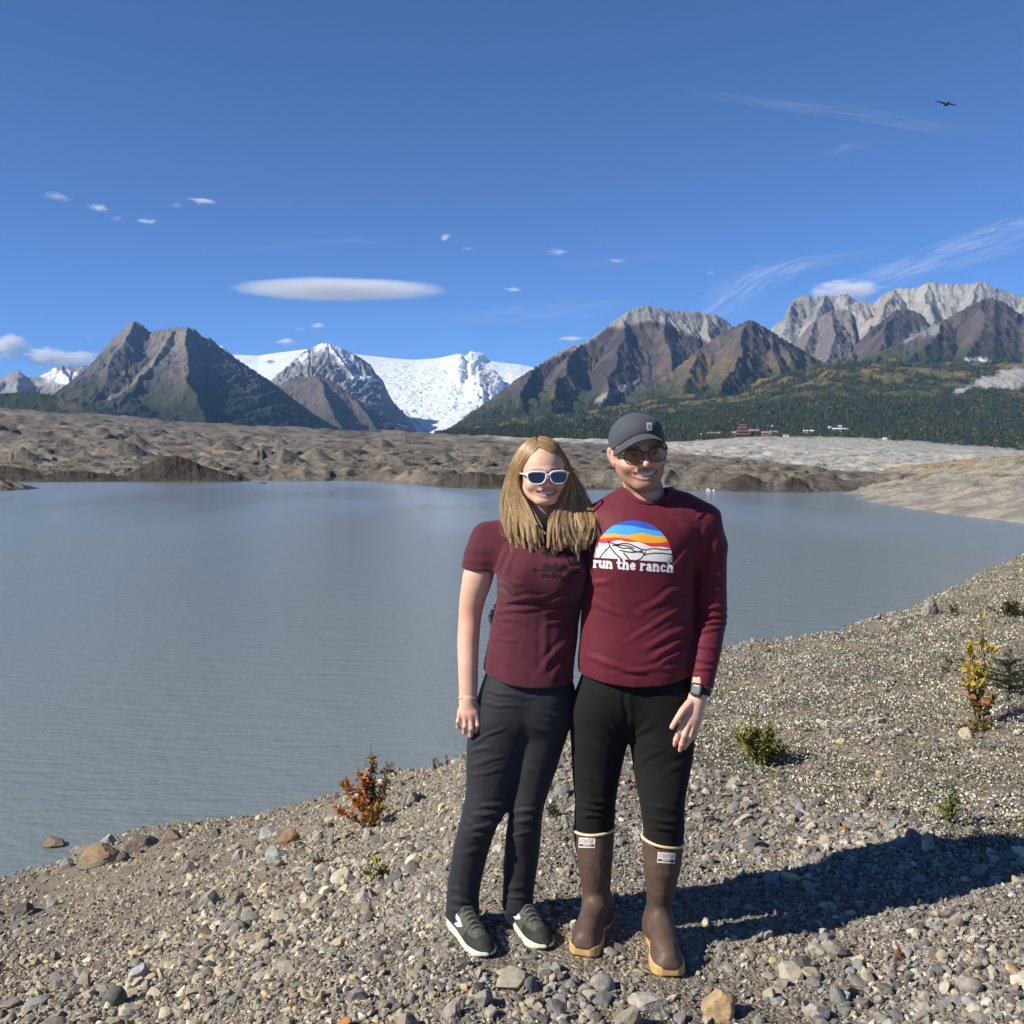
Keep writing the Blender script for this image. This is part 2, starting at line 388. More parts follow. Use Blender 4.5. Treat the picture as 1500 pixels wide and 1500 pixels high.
cb = cmix((.29, .27, .225), (.19, .178, .155), sstep(-.5, .5, fbm(xb / 5, DB / 5, 4, 141)))
cb = cmix(cb, (.36, .20, .05), sstep(.15, .45, fbm(xb / 4, DB / 14, 3, 149)) * sstep(.75, 1.0, g) * .8)
cb = cmix(cb, (.09, .10, .05), sstep(.18, .45, fbm(xb / 6, DB / 6, 4, 151)) * sstep(.2, .6, g) * .8)
cb = cmix(cb, (.30, .22, .06), sstep(.3, .5, fbm(xb / 3, DB / 5, 4, 153)) * sstep(.35, .8, g) * .7)
struct(mesh_np('shore_bank', VB, grid_faces(*DB.shape), mat_std('bank_gravel', rough=.95, spec=.1, attr=True, bump=.9, bscale=1.6, bdist=.25, var=.3, vscale=2.2, detail=7), cb.reshape(-1, 3)))
# ---- low spit entering the frame at the left
ts = np.linspace(-1, 1, 80); tt = np.linspace(-1, 1, 40)
TS, TT = np.meshgrid(ts, tt, indexing='ij')
c = P(-30, 708, 172)
xs = c[0] + TS * 7.6 * (1 - 0 * TT); ys = 172 + TT * 9
hs = 2.0 * np.clip(1 - np.abs(TS) ** 1.6, 0, 1) ** .8 * np.clip(1 - TT ** 2, 0, 1) ** .7
zs = LAKE_Z - .3 + hs * 1.3 * (1 + .35 * fbm(xs / 3, ys / 3, 4, 161))
cs = cmix((.12, .10, .08), (.27, .23, .18), sstep(-.4, .5, fbm(xs / 1.4, ys / 1.4, 4, 163)))
struct(mesh_np('gravel_spit', np.stack([xs, ys, zs], -1), grid_faces(80, 40)[:, ::-1], M_moraine, cs.reshape(-1, 3)))
# ================================================================ mountains
FOREST_SRC = []
M_rock = mat_std('mountain_rock', rough=.95, spec=.1, attr=True, bump=.8, bscale=.02, bdist=18, var=.22, vscale=.018, detail=10)
def mountain(name, spines, prange, drange, skyline=None, k=.95, A=420, tail=.28, gul=60, wl=170, seed=1, colour=None, rows=260, step=1.5, jag=14, mat=None, base=-10, tone=1.0):
    pc = np.arange(prange[0], prange[1], step)
    dd = np.linspace(drange[0], drange[1], rows)
    D, PX = np.meshgrid(dd, pc, indexing='ij')
    X = (PX - 750) / 1500 * D * (1.0)
    Y = D
    wxx = 90 * fbm(X / 900, Y / 900, 3, seed + 5); wyy = 90 * fbm(X / 900 + 9, Y / 900 + 4, 3, seed + 6)
    Xw = X + wxx * .6; Yw = Y + wyy
    best = np.full(X.shape, -1e9); S = np.zeros_like(X); DS = np.zeros_like(X)
    for si, sp in enumerate(spines):
        pts = np.array([P(*p) for p in sp]); L0 = 0
        for a, b in zip(pts[:-1], pts[1:]):
            e = b[:2] - a[:2]; l2 = (e ** 2).sum(); l = math.sqrt(l2)
            t = np.clip(((Xw - a[0]) * e[0] + (Yw - a[1]) * e[1]) / l2, 0, 1)
            dist = np.hypot(Xw - a[0] - t * e[0], Yw - a[1] - t * e[1])
            s = L0 + t * l
            zr = a[2] + t * (b[2] - a[2])
            # directional component keeps gullies fanning out around ridge ends
            ang = ((Xw - a[0]) * e[0] + (Yw - a[1]) * e[1]) / l - t * l
            zz = zr - A * (1 - np.exp(-k * dist / A)) - tail * dist
            m = zz > best
            best[m] = zz[m]; S[m] = (s + ang * .7 + si * 7919)[m]; DS[m] = dist[m]
            L0 += l
    amt = sstep(10, 420, DS)
    n1 = ridged(S / wl, DS / (wl * 5) + S * 0, 3, seed + 11, .55)
    n2 = ridged(S / (wl * .34), DS / (wl * 2.2), 3, seed + 12, .55)
    z = best + gul * amt * (n1 - .9) + gul * .42 * sstep(5, 160, DS) * (n2 - .8)
    z += jag * (fbm(X / 60, Y / 60, 4, seed + 21) + .8 * ridged(S / 55, DS / 90, 2, seed + 23) * np.exp(-DS / 120))
    z = z + .25 * gul * fbm(X / 380, Y / 380, 4, seed + 31) + .16 * gul * ridged(X / 95, Y / 95, 3, seed + 33) * sstep(0, 120, DS)
    if skyline is not None:
        V = np.stack([X, Y, z], -1); _, py = proj(V)
        top = py.min(0); tgt = interp(pc, skyline) + .9 * fbm(pc / 7, pc * 0, 3, seed + 41)
        # correct the elevation column by column so the skyline is the photographed ridge
        i = py.argmin(0); zt = z[i, np.arange(len(pc))]; dt = D[i, np.arange(len(pc))]
        zg = P(pc, tgt, dt)[:, 2]
        ratio = np.clip((zg - base) / np.maximum(zt - base, 20), .3, 1.6)
        ker = np.ones(5) / 5
        ratio = np.convolve(np.pad(ratio, 2, mode='edge'), ker, mode='valid')
        z = np.where(z > base, base + (z - base) * ratio[None, :], z)
    z = np.maximum(z, base - 60)
    V = np.stack([X, Y, z], -1); px, py = proj(V)
    gx = np.gradient(z, axis=1) / np.gradient(X, axis=1)
    gy = np.gradient(z, axis=0) / np.gradient(Y, axis=0)
    slope = np.hypot(gx, gy)
    I = dict(px=px, py=py, z=z, slope=slope, X=X, Y=Y, S=S, DS=DS, n1=n1, n2=n2)
    c = colour(I) * tone
    o = struct(mesh_np(name, V, grid_faces(*X.shape), mat or M_rock, c.reshape(-1, 3)))
    return V, px, py, c
def blob(px, py, cx, cy, rx, ry, ang=0, soft=.35, seed=0):
    ca, sa = math.cos(R(ang)), math.sin(R(ang))
    a = ((px - cx) * ca + (py - cy) * sa) / rx; b = (-(px - cx) * sa + (py - cy) * ca) / ry
    r = np.sqrt(a * a + b * b) + .35 * fbm(px / (rx * .5 + 6), py / (ry * .5 + 6), 3, seed + int(cx))
    return 1 - sstep(1 - soft, 1 + soft, r)
def line_mask(px, py, pts, w, seed=0):
    a = np.array(pts, float); best = np.full(px.shape, 1e9)
    for p, q_ in zip(a[:-1], a[1:]):
        e = q_[:2] - p[:2]; t = np.clip(((px - p[0]) * e[0] + (py - p[1]) * e[1]) / (e @ e), 0, 1)
        ww = p[2] + t * (q_[2] - p[2]) if len(p) > 2 else w
        best = np.minimum(best, np.hypot(px - p[0] - t * e[0], py - p[1] - t * e[1]) / ww)
    return 1 - sstep(.6, 1.2, best + .3 * fbm(px / 8, py / 8, 3, seed + 200))
G_forest = np.array((.022, .032, .016)); G_green = np.array((.055, .068, .028)); B_scree = np.array((.102, .083, .077)); B_dark = np.array((.068, .056, .055))
Gr_rock = np.array((.25, .235, .22)); Pale = np.array((.30, .285, .26)); Tan = np.array((.30, .25, .20)); Or_ = np.array((.22, .12, .035))

# ---- left mountain
SK1 = [(-10, 636), (60, 592), (85, 575), (110, 556), (130, 541), (150, 519), (165, 501), (185, 481), (197, 472), (204, 470), (215, 477), (222, 486), (240, 484), (258, 480), (275, 479), (290, 482), (297, 490), (305, 497), (310, 492), (318, 502), (335, 515), (365, 536), (400, 559), (430, 583), (460, 606), (490, 624), (520, 636), (560, 650)]
def col1(I):
    px, py = I['px'], I['py']; n = fbm(I['X'] / 300, I['Y'] / 300, 5, 301); nf = fbm(px / 5, py / 5, 3, 303)
    c = cmix(B_scree, B_dark, sstep(-.5, .6, n))
    c = cmix(c, (.15, .12, .09), sstep(.0, .7, -n) * .6)
    c = cmix(c, Gr_rock, sstep(525, 497, py + 9 * n + 4 * nf) * .75)
    c = cmix(c, Gr_rock * 1.05, sstep(.85, 1.25, I['slope'] + .3 * nf) * .55 * sstep(580, 530, py))
    c = cmix(c, G_green, sstep(545, 588, py + 12 * n + 5 * nf) * .85)
    c = cmix(c, G_forest, sstep(585, 606, py + 8 * n + 4 * nf) * .9)
    c = cmix(c, (.10, .075, .03), sstep(.35, .7, fbm(px / 14, py / 7, 3, 307)) * sstep(548, 570, py) * .5)
    c = cmix(c, Tan, line_mask(px, py, [(268, 492, 6), (250, 503, 5), (228, 525, 4), (205, 550, 4), (180, 572, 4), (160, 584, 3)], 4, 3) * .8)
    c = cmix(c, Tan * .95, blob(px, py, 240, 500, 26, 12, -30) * .6)
    return c
mountain('mountain', [
    [(60, 592, 9700), (85, 575, 9600), (130, 540, 9500), (150, 518, 9400), (185, 480, 9300), (204, 470, 9200), (222, 486, 9150), (258, 480, 9000), (290, 482, 8950), (310, 493, 9000), (335, 515, 9200), (400, 559, 9700), (460, 606, 10200), (520, 636, 10600)],
    [(280, 481, 8950), (272, 497, 8650), (276, 530, 8150), (288, 570, 7600), (303, 605, 7200), (312, 622, 6900)],
    [(204, 470, 9200), (190, 500, 8850), (165, 535, 8450), (140, 570, 8000), (110, 610, 7600)],
    [(258, 480, 9000), (232, 515, 8650), (200, 555, 8200), (185, 595, 7600)],
    [(335, 515, 9200), (360, 560, 8800), (380, 600, 8300), (395, 625, 8000)],
    [(400, 559, 9700), (430, 605, 9200)],
], (-20, 570), (6400, 11500), SK1, seed=10, colour=col1, rows=300, tone=.66, gul=50, wl=190, A=520, k=.9, tail=.22)

# ---- distant left peaks with snow
SK0 = [(-1300, 580), (-900, 540), (-600, 570), (-330, 560), (-120, 545), (-40, 560), (0, 556), (15, 549), (30, 540), (36, 546), (42, 553), (60, 552), (75, 545), (86, 537), (100, 536), (130, 535), (160, 548), (260, 590)]
def col0(I):
    px, py = I['px'], I['py']; n = fbm(px / 9, py / 9, 4, 311)
    c = cmix((.17, .16, .16), (.26, .25, .24), sstep(-.5, .5, n))
    c = cmix(c, (.82, .84, .86), np.maximum(blob(px, py, 92, 553, 22, 9, -15), blob(px, py, 70, 545, 16, 4, -20)) * sstep(-.35, .0, n + .25))
    return cmix(c, G_green, sstep(572, 582, py + 3 * n))
mountain('mountain', [[(-1300, 580, 15000), (-900, 540, 15000), (-600, 570, 15000), (-330, 560, 15000), (-120, 545, 15000), (0, 556, 14500), (32, 540, 14300), (60, 552, 14300), (90, 537, 14300), (130, 535, 14300), (200, 575, 14500)],
    [(32, 540, 14300), (20, 575, 13000)], [(90, 537, 14300), (110, 565, 13200)]], (-1300, 230), (11800, 16500), SK0, seed=40, colour=col0, rows=160, step=1.8, gul=90, wl=260)
# ---- forested low hill at the left
SKh = [(-1300, 590), (-700, 572), (-330, 560), (-150, 568), (0, 577), (40, 574), (70, 577), (110, 590), (150, 603), (190, 616), (240, 640)]
def colh(I):
    n = fbm(I['px'] / 6, I['py'] / 4, 4, 321)
    return cmix(cmix(G_forest, (.04, .05, .022), sstep(-.3, .6, n)), (.12, .085, .06), blob(I['px'], I['py'], 100, 592, 22, 7, 10) * .7)
Vh, pxh, pyh, ch = mountain('hill', [[(-1300, 590, 5600), (-700, 572, 5600), (-330, 560, 5600), (0, 577, 5400), (40, 574, 5400), (110, 590, 5300), (190, 616, 5200), (240, 645, 5200)]], (-1300, 250), (4300, 6400), SKh, seed=60, colour=colh, rows=110, step=2, gul=14, jag=4, k=.5)
FOREST_SRC.append((Vh, (pyh > 560), 5200, .15))

# ---- brown hill and grey snow topped peak in the middle
SK2 = [(300, 620), (380, 570), (400, 556), (410, 547), (430, 530), (445, 517), (455, 511), (470, 504), (482, 502), (490, 506), (500, 509), (515, 516), (530, 524), (545, 535), (552, 548), (562, 556), (570, 578), (580, 592), (598, 610), (612, 632), (630, 660)]
def col2(I):
    px, py = I['px'], I['py']; n = fbm(px / 7, py / 6, 4, 331); n3 = perlin(I['z'] / 42 + .4 * n, I['X'] / 900, 333)
    c = cmix((.17, .165, .165), (.30, .29, .28), sstep(-.5, .5, n3 + .4 * n))
    c = cmix(c, (.16, .13, .115), sstep(560, 610, py + 8 * n) * .8)
    sn = np.maximum.reduce([blob(px, py, 478, 508, 26, 9, 20), blob(px, py, 505, 524, 22, 9, 35), blob(px, py, 536, 554, 22, 3.5, 12), blob(px, py, 445, 523, 9, 3, -30)])
    c = cmix(c, (.85, .87, .9), sn * sstep(-.55, -.05, n + .2))
    c = cmix(c, (.8, .83, .87), sstep(.35, .5, n) * sstep(545, 520, py) * .6)
    return c
mountain('mountain', [[(380, 570, 13600), (410, 547, 13300), (455, 511, 13000), (482, 502, 12900), (515, 516, 13000), (545, 535, 13200), (570, 578, 13300), (612, 632, 13500)],
    [(482, 502, 12900), (520, 560, 12300), (560, 600, 11900), (595, 632, 11700)], [(455, 511, 13000), (450, 560, 12100)], [(545, 535, 13200), (575, 600, 12500)]], (300, 632), (11000, 14800), SK2, seed=80, colour=col2, rows=220, tone=.9, gul=95, wl=210, step=1.4)
SK2b = [(330, 640), (380, 590), (405, 567), (425, 557), (445, 553), (465, 551), (480, 554), (495, 563), (520, 582), (560, 607), (600, 632), (640, 660)]
def col2b(I):
    px, py = I['px'], I['py']; n = fbm(px / 8, py / 8, 4, 341)
    c = cmix(B_scree * 1.05, (.15, .12, .10), sstep(-.4, .5, n))
    return cmix(c, G_green * .8, sstep(590, 618, py + 8 * n) * .7)
mountain('mountain', [[(380, 590, 11600), (425, 557, 11200), (465, 551, 11000), (500, 566, 11000), (560, 607, 11100), (610, 640, 11200)], [(465, 551, 11000), (480, 590, 10300), (500, 632, 9700)], [(510, 575, 11000), (560, 640, 10300)]],
    (330, 640), (9300, 12400), SK2b, seed=100, colour=col2b, rows=170, tone=.75, gul=40, wl=150)

# ---- snowfield and icefall
pg = np.arange(300, 860, 1.6); rg = 330
SKg = [(300, 500), (330, 506), (338, 513), (346, 518), (380, 520), (400, 517), (430, 513), (460, 510), (550, 521), (580, 524), (610, 526), (640, 524), (655, 521), (668, 518), (680, 520), (690, 517), (700, 520), (712, 526), (735, 530), (760, 533), (790, 539), (860, 560)]
tg = np.linspace(0, 1, rg)
TG, PG = np.meshgrid(tg, pg, indexing='ij')
top = interp(PG, SKg); bot = interp(PG, [(300, 640), (560, 636), (620, 636), (660, 634), (700, 632), (860, 620)])
DG = 12300 + 9500 * TG
pyg = bot + (top + 1 - bot) * (1 - (1 - TG) ** 1.35)
zg = P(PG, pyg, DG)[..., 2]
xg = (PG - 750) / 1500 * DG
fall = sstep(.05, .2, TG) * (1 - sstep(.72, .98, TG)) * sstep(520, 600, PG)
wl_ = xg / 150 + .6 * fbm(xg / 500, DG / 500, 3, 351)
cre = ridged(xg / 210 + .7 * fbm(xg / 300, DG / 300, 2, 353), DG / 150, 4, 357, .6)
zg = zg + fall * 30 * (cre - .6) + 14 * fbm(xg / 400, DG / 400, 4, 359) * sstep(0, .1, TG) * (1 - .7 * sstep(.93, 1, TG))
for (ox, oy, rx, ry, hh) in ((676, 548, 8, 14, 70), (694, 546, 8, 12, 70), (712, 570, 20, 17, 110), (672, 530, 14, 6, 60), (700, 525, 14, 5, 60)):
    zg += hh * blob(PG, pyg, ox, oy, rx, ry, 0, .5, 7) * (1 + .4 * cre)
VG = np.stack([xg, DG, zg], -1); pxg, pyg2 = proj(VG)
nG = fbm(PG / 6, pyg / 5, 4, 361)
cg = cmix((.74, .765, .79), (.52, .62, .70), fall * sstep(-.5, .6, .55 - cre + nG))
cg = cmix(cg, (.78, .79, .80), sstep(.85, 1, TG))
rk = np.maximum.reduce([blob(PG, pyg, 678, 551, 5, 9, 15, .4, 3), blob(PG, pyg, 696, 548, 5, 8, 10, .4, 4), blob(PG, pyg, 714, 573, 12, 13, -15, .4, 5), blob(PG, pyg, 400, 530, 6, 3, 0, .4, 5), blob(PG, pyg, 722, 560, 9, 7, -30, .4, 5)])
cg = cmix(cg, (.22, .22, .24), rk * sstep(-.45, -.1, nG + .1))
cg = cmix(cg, (.30, .27, .24), line_mask(PG, pyg, [(598, 610, 2), (625, 632, 3)], 2) * .7)
struct(mesh_np('glacier_icefall', VG, grid_faces(*TG.shape), mat_std('glacier_ice', rough=.6, spec=.3, attr=True, bump=.5, bscale=.03, bdist=7, detail=8), cg.reshape(-1, 3)))

# ---- right centre mountain with the pale summit cap
SK3 = [(620, 660), (650, 633), (680, 612), (720, 583), (760, 553), (790, 534), (803, 524), (815, 517), (835, 508), (852, 503), (870, 492), (890, 477), (905, 465), (918, 456), (930, 451), (945, 447), (965, 452), (990, 455), (1020, 457), (1045, 461), (1058, 467), (1068, 476), (1090, 500), (1140, 540), (1240, 600)]
def col3(I):
    px, py = I['px'], I['py']; n = fbm(I['X'] / 260, I['Y'] / 260, 5, 371); nf = fbm(px / 5, py / 5, 3, 373)
    c = cmix(B_scree, B_dark, sstep(-.5, .6, n + .5 * (I['n1'] - .8)))
    c = cmix(c, (.15, .115, .095), sstep(.1, .8, -n) * .7)
    cap = interp(px, [(780, 540), (800, 530), (830, 516), (850, 508), (872, 494), (890, 479), (905, 480), (925, 476), (945, 470), (965, 472), (985, 480), (1005, 489), (1030, 497), (1060, 515)])
    c = cmix(c, cmix(Pale, (.31, .30, .28), sstep(-.4, .5, nf + I['n2'] - .8)), sstep(2, -2, py - cap - 2.5 * nf) * sstep(780, 800, px))
    gl = interp(px, [(650, 610), (720, 585), (800, 570), (900, 572), (950, 578), (1100, 560)])
    c = cmix(c, G_green, sstep(-10, 8, py - gl + 10 * n + 4 * nf) * .9)
    c = cmix(c, G_forest, sstep(4, 22, py - gl + 8 * n + 4 * nf) * .9)
    c = cmix(c, (.16, .11, .04), sstep(.4, .7, fbm(px / 12, py / 8, 3, 377)) * sstep(-10, 4, py - gl) * .6)
    c = cmix(c, Gr_rock * 1.2, line_mask(px, py, [(938, 556, 2.5), (905, 572, 5), (878, 586, 6)], 4, 5))
    return c
V3, px3, py3, c3 = mountain('mountain', [
    [(650, 633, 7600), (720, 583, 7800), (790, 534, 8000), (852, 503, 8300), (890, 477, 8500), (945, 447, 8700), (1020, 457, 8900), (1058, 467, 9000), (1090, 500, 9200)],
    [(852, 503, 8300), (830, 550, 7300), (800, 600, 6400)],
    [(905, 468, 8600), (915, 500, 8000), (900, 545, 7200), (880, 590, 6400)],
    [(965, 455, 8750), (970, 495, 8150), (985, 540, 7400), (980, 580, 6600)],
    [(1030, 460, 8900), (1035, 510, 8200)],
    [(720, 583, 7800), (700, 615, 6800)], [(790, 534, 8000), (760, 585, 7000)]], (620, 1180), (5600, 10200), SK3, seed=120, colour=col3, rows=280, tone=.78, gul=52, wl=170, A=480, k=.95, tail=.24)

# ---- pale massif at the back right
SK5 = [(1080, 520), (1120, 486), (1130, 478), (1145, 466), (1153, 444), (1163, 436), (1175, 431), (1190, 436), (1205, 432), (1220, 434), (1235, 430), (1248, 440), (1262, 442), (1276, 444), (1286, 433), (1300, 425), (1312, 421), (1330, 423), (1345, 418), (1356, 412), (1372, 416), (1400, 417), (1420, 415), (1432, 412), (1450, 421), (1475, 430), (1500, 436), (1560, 452), (1700, 440), (1850, 470), (2100, 430), (2400, 480), (2800, 520)]
def col5(I):
    px, py = I['px'], I['py']; n = fbm(px / 8, py / 7, 4, 381); n3 = perlin(I['z'] / 60 + n, I['X'] / 800, 383)
    c = cmix((.235, .222, .205), (.32, .305, .275), sstep(-.5, .5, n3 + .5 * n))
    c = cmix(c, (.17, .16, .15), blob(px, py, 1175, 455, 34, 26) * .7)
    c = cmix(c, (.27, .215, .165), np.maximum(blob(px, py, 1275, 465, 24, 16), blob(px, py, 1300, 440, 10, 18)) * .6)
    c = cmix(c, (.20, .175, .16), sstep(482, 505, py + 6 * n) * .9)
    c = cmix(c, Pale * 1.02, line_mask(px, py, [(1185, 478, 6), (1165, 495, 6), (1155, 505, 5), (1185, 512, 5), (1210, 524, 6)], 5, 6))
    c = cmix(c, Pale * .95, line_mask(px, py, [(1270, 450, 8), (1255, 485, 4), (1243, 510, 3)], 5, 6))
    return c
mountain('mountain', [[(1080, 520, 11600), (1145, 466, 11200), (1163, 436, 11100), (1235, 430, 11000), (1270, 443, 11000), (1312, 421, 11000), (1356, 412, 10900), (1432, 412, 10800), (1500, 436, 10800), (1700, 440, 10800), (1850, 470, 10800), (2100, 430, 10800), (2400, 480, 10800), (2800, 520, 10800)],
    [(1163, 436, 11100), (1150, 480, 10200)], [(1205, 432, 11000), (1200, 475, 10200)], [(1312, 421, 11000), (1290, 460, 10200), (1265, 500, 9500)], [(1432, 412, 10800), (1420, 450, 10000)], [(1356, 412, 10900), (1350, 450, 10200)], [(1500, 436, 10800), (1490, 470, 10000)]],
    (1080, 2750), (8800, 12200), SK5, seed=140, colour=col5, rows=260, gul=58, wl=420, step=1.6, k=1.0, jag=17)
def col_brown(I):
    px, py = I['px'], I['py']; n = fbm(I['X'] / 260, I['Y'] / 260, 5, 391); nf = fbm(px / 6, py / 6, 3, 393)
    c = cmix((.122, .100, .085), B_dark * 1.1, sstep(-.5, .6, n + .4 * (I['n1'] - .8)))
    c = cmix(c, (.12, .105, .06), sstep(505, 535, py + 10 * n + 4 * nf) * .7)
    c = cmix(c, Or_ * 1.15, sstep(.05, .5, fbm(px / 16, py / 9, 4, 395)) * sstep(514, 538, py + 8 * n) * .85)
    gl = interp(px, [(900, 570), (1000, 560), (1060, 557), (1110, 553), (1160, 536), (1200, 525), (1250, 528), (1320, 512), (1400, 510), (1500, 515), (1850, 520)])
    c = cmix(c, G_green, sstep(-16, 6, py - gl + 9 * n + 4 * nf) * .75)
    c = cmix(c, G_forest, sstep(6, 24, py - gl + 8 * n) * .9)
    c = cmix(c, (.85, .86, .88), np.maximum(blob(px, py, 1433, 527, 16, 2.5, 5, .3), blob(px, py, 1422, 544, 4, 1.5)) * 1.0)
    c = cmix(c, Gr_rock * 1.15, line_mask(px, py, [(1370, 482, 9), (1345, 487, 5), (1325, 500, 3)], 5, 6) * .8)
    return c
SK6 = [(1100, 560), (1130, 540), (1150, 512), (1165, 498), (1180, 478), (1195, 465), (1208, 457), (1222, 454), (1240, 455), (1249, 465), (1253, 490), (1262, 520), (1290, 560)]
mountain('mountain', [[(1150, 512, 9700), (1180, 478, 9500), (1215, 455, 9400), (1242, 455, 9400), (1252, 490, 9500), (1275, 540, 9600)], [(1222, 455, 9400), (1215, 500, 8700), (1205, 540, 8200)], [(1195, 465, 9450), (1175, 510, 8900)]],
    (1100, 1290), (7800, 10300), SK6, seed=160, colour=lambda I: cmix((.12, .10, .10), (.16, .135, .13), sstep(-.5, .5, I['n2'] - .8)), rows=150, gul=70, wl=110)
SK7 = [(1180, 570), (1230, 530), (1250, 505), (1270, 484), (1290, 468), (1305, 456), (1318, 451), (1335, 456), (1348, 463), (1356, 476), (1375, 500), (1420, 540)]
mountain('mountain', [[(1230, 530, 8700), (1270, 484, 8800), (1318, 451, 9000), (1350, 465, 9000), (1380, 505, 9000)], [(1318, 451, 9000), (1290, 500, 8000), (1270, 540, 7300)]],
    (1180, 1430), (7000, 9700), SK7, seed=180, colour=col_brown, rows=150, tone=.8, gul=30, wl=150)
SK4 = [(860, 640), (920, 590), (960, 560), (985, 543), (1020, 513), (1050, 491), (1072, 479), (1085, 473), (1098, 468), (1108, 474), (1125, 484), (1145, 497), (1165, 508), (1195, 526), (1230, 548), (1290, 580), (1340, 610)]
V4, px4, py4, c4 = mountain('mountain', [[(920, 590, 6900), (985, 543, 7000), (1050, 491, 7100), (1098, 468, 7100), (1145, 497, 7200), (1195, 526, 7400), (1290, 580, 7600)], [(1098, 468, 7100), (1085, 520, 6400), (1060, 560, 5800), (1040, 600, 5200)], [(1130, 488, 7200), (1140, 540, 6500), (1150, 580, 5900)], [(1030, 505, 7050), (1000, 560, 6300)]],
    (860, 1340), (4700, 8300), SK4, seed=200, colour=col_brown, rows=230, tone=.82, gul=38, wl=150, A=450, k=.85)
SK8 = [(1150, 600), (1200, 560), (1250, 531), (1300, 508), (1340, 489), (1370, 473), (1390, 461), (1410, 450), (1430, 440), (1445, 436), (1460, 441), (1480, 455), (1500, 468), (1560, 500), (1650, 520), (1850, 480), (2050, 505), (2300, 460), (2800, 540)]
V8, px8, py8, c8 = mountain('mountain', [[(1250, 531, 7600), (1340, 489, 7700), (1390, 461, 7800), (1445, 436, 7900), (1500, 468, 7900), (1560, 500, 7900), (1650, 520, 7800), (1850, 480, 7800), (2050, 505, 7800), (2300, 460, 7800), (2800, 540, 7800)], [(1445, 436, 7900), (1435, 490, 7000), (1420, 530, 6300), (1400, 570, 5600)], [(1390, 461, 7800), (1340, 520, 6800), (1300, 560, 6100)], [(1500, 468, 7900), (1510, 520, 7000)]],
    (1150, 2750), (5000, 8800), SK8, seed=220, colour=col_brown, rows=230, tone=.8, gul=38, wl=170, A=450, k=.8)

# ---- long wooded apron below the right mountains
pa = np.concatenate([np.arange(640, 1861, 2.0), np.arange(1861, 3000, 8.0)]); ra = 220
ta = np.linspace(-.06, 1, ra); TA, PA = np.meshgrid(ta, pa, indexing='ij')
FRN = 0
topA = interp(PA, [(640, 640), (680, 632), (760, 618), (860, 605), (960, 588), (1060, 570), (1110, 556), (1160, 543), (1210, 533), (1300, 525), (1400, 530), (1500, 530), (1860, 520), (3000, 560)])
botA = interp(PA, [(640, 646), (760, 648), (900, 648), (1000, 648), (1100, 641), (1250, 643), (1330, 648), (1400, 654), (1500, 662), (1860, 674)])
DA = 3400 + 2700 * TA
pyA = botA + (topA - botA) * np.maximum(TA, 0) ** .95 + 30 * np.maximum(-TA, 0) / .06 * (1 + .0 * TA)
zA = P(PA, pyA, DA)[..., 2]; xA = (PA - 750) / 1500 * DA
zA = zA + 26 * fbm(xA / 500, DA / 500, 4, 401) * sstep(0, .15, TA) + 12 * ridged(xA / 160, DA / 500, 3, 403) * sstep(0, .2, TA)
zA = np.where(TA > .97, zA - (TA - .97) * 4000, zA)
nA = fbm(xA / 240, DA / 240, 5, 405); nA2 = fbm(xA / 60, DA / 60, 3, 407)
cA = cmix(G_forest * .9, (.035, .042, .02), sstep(-.4, .6, nA2))
cA = cmix(cA, (.085, .090, .034), sstep(-.05, .4, nA + .3 * nA2) * sstep(.35, .75, TA))
cA = cmix(cA, (.17, .105, .035), sstep(.10, .45, fbm(xA / 180 + 5, DA / 120, 4, 409)) * sstep(.45, .8, TA) * .85)
cA = cmix(cA, (.30, .29, .25), sstep(.030, .006, TA + .02 * nA2) * sstep(900, 1010, PA)); scr = np.clip(line_mask(PA, pyA, [(1394, 581, 3), (1430, 568, 9), (1480, 556, 14), (1540, 545, 18), (1700, 530, 22)], 5, 8), 0, 1)
cA = cmix(cA, cmix((.33, .31, .29), (.24, .225, .21), sstep(-.4, .4, fbm(xA / 30, DA / 200, 3, 411))), scr)
VA = np.stack([xA, DA, zA], -1)
struct(mesh_np('hillside', VA, grid_faces(*TA.shape), mat_std('wooded_slope', rough=.95, spec=.05, attr=True, bump=1, bscale=.06, bdist=6, var=.35, vscale=.08, detail=8), cA.reshape(-1, 3)))
FOREST_SRC.append((VA, (scr < .3) & (TA > .012) & ~((cA[..., 1] > .055) & (nA2 > -.35)), 46000, .10))
FOREST_SRC.append((V3, (py3 > 590) & (V3[..., 1] < 8200), 7000, .10))
FOREST_SRC.append((V4, (py4 > 566), 2500, .25))

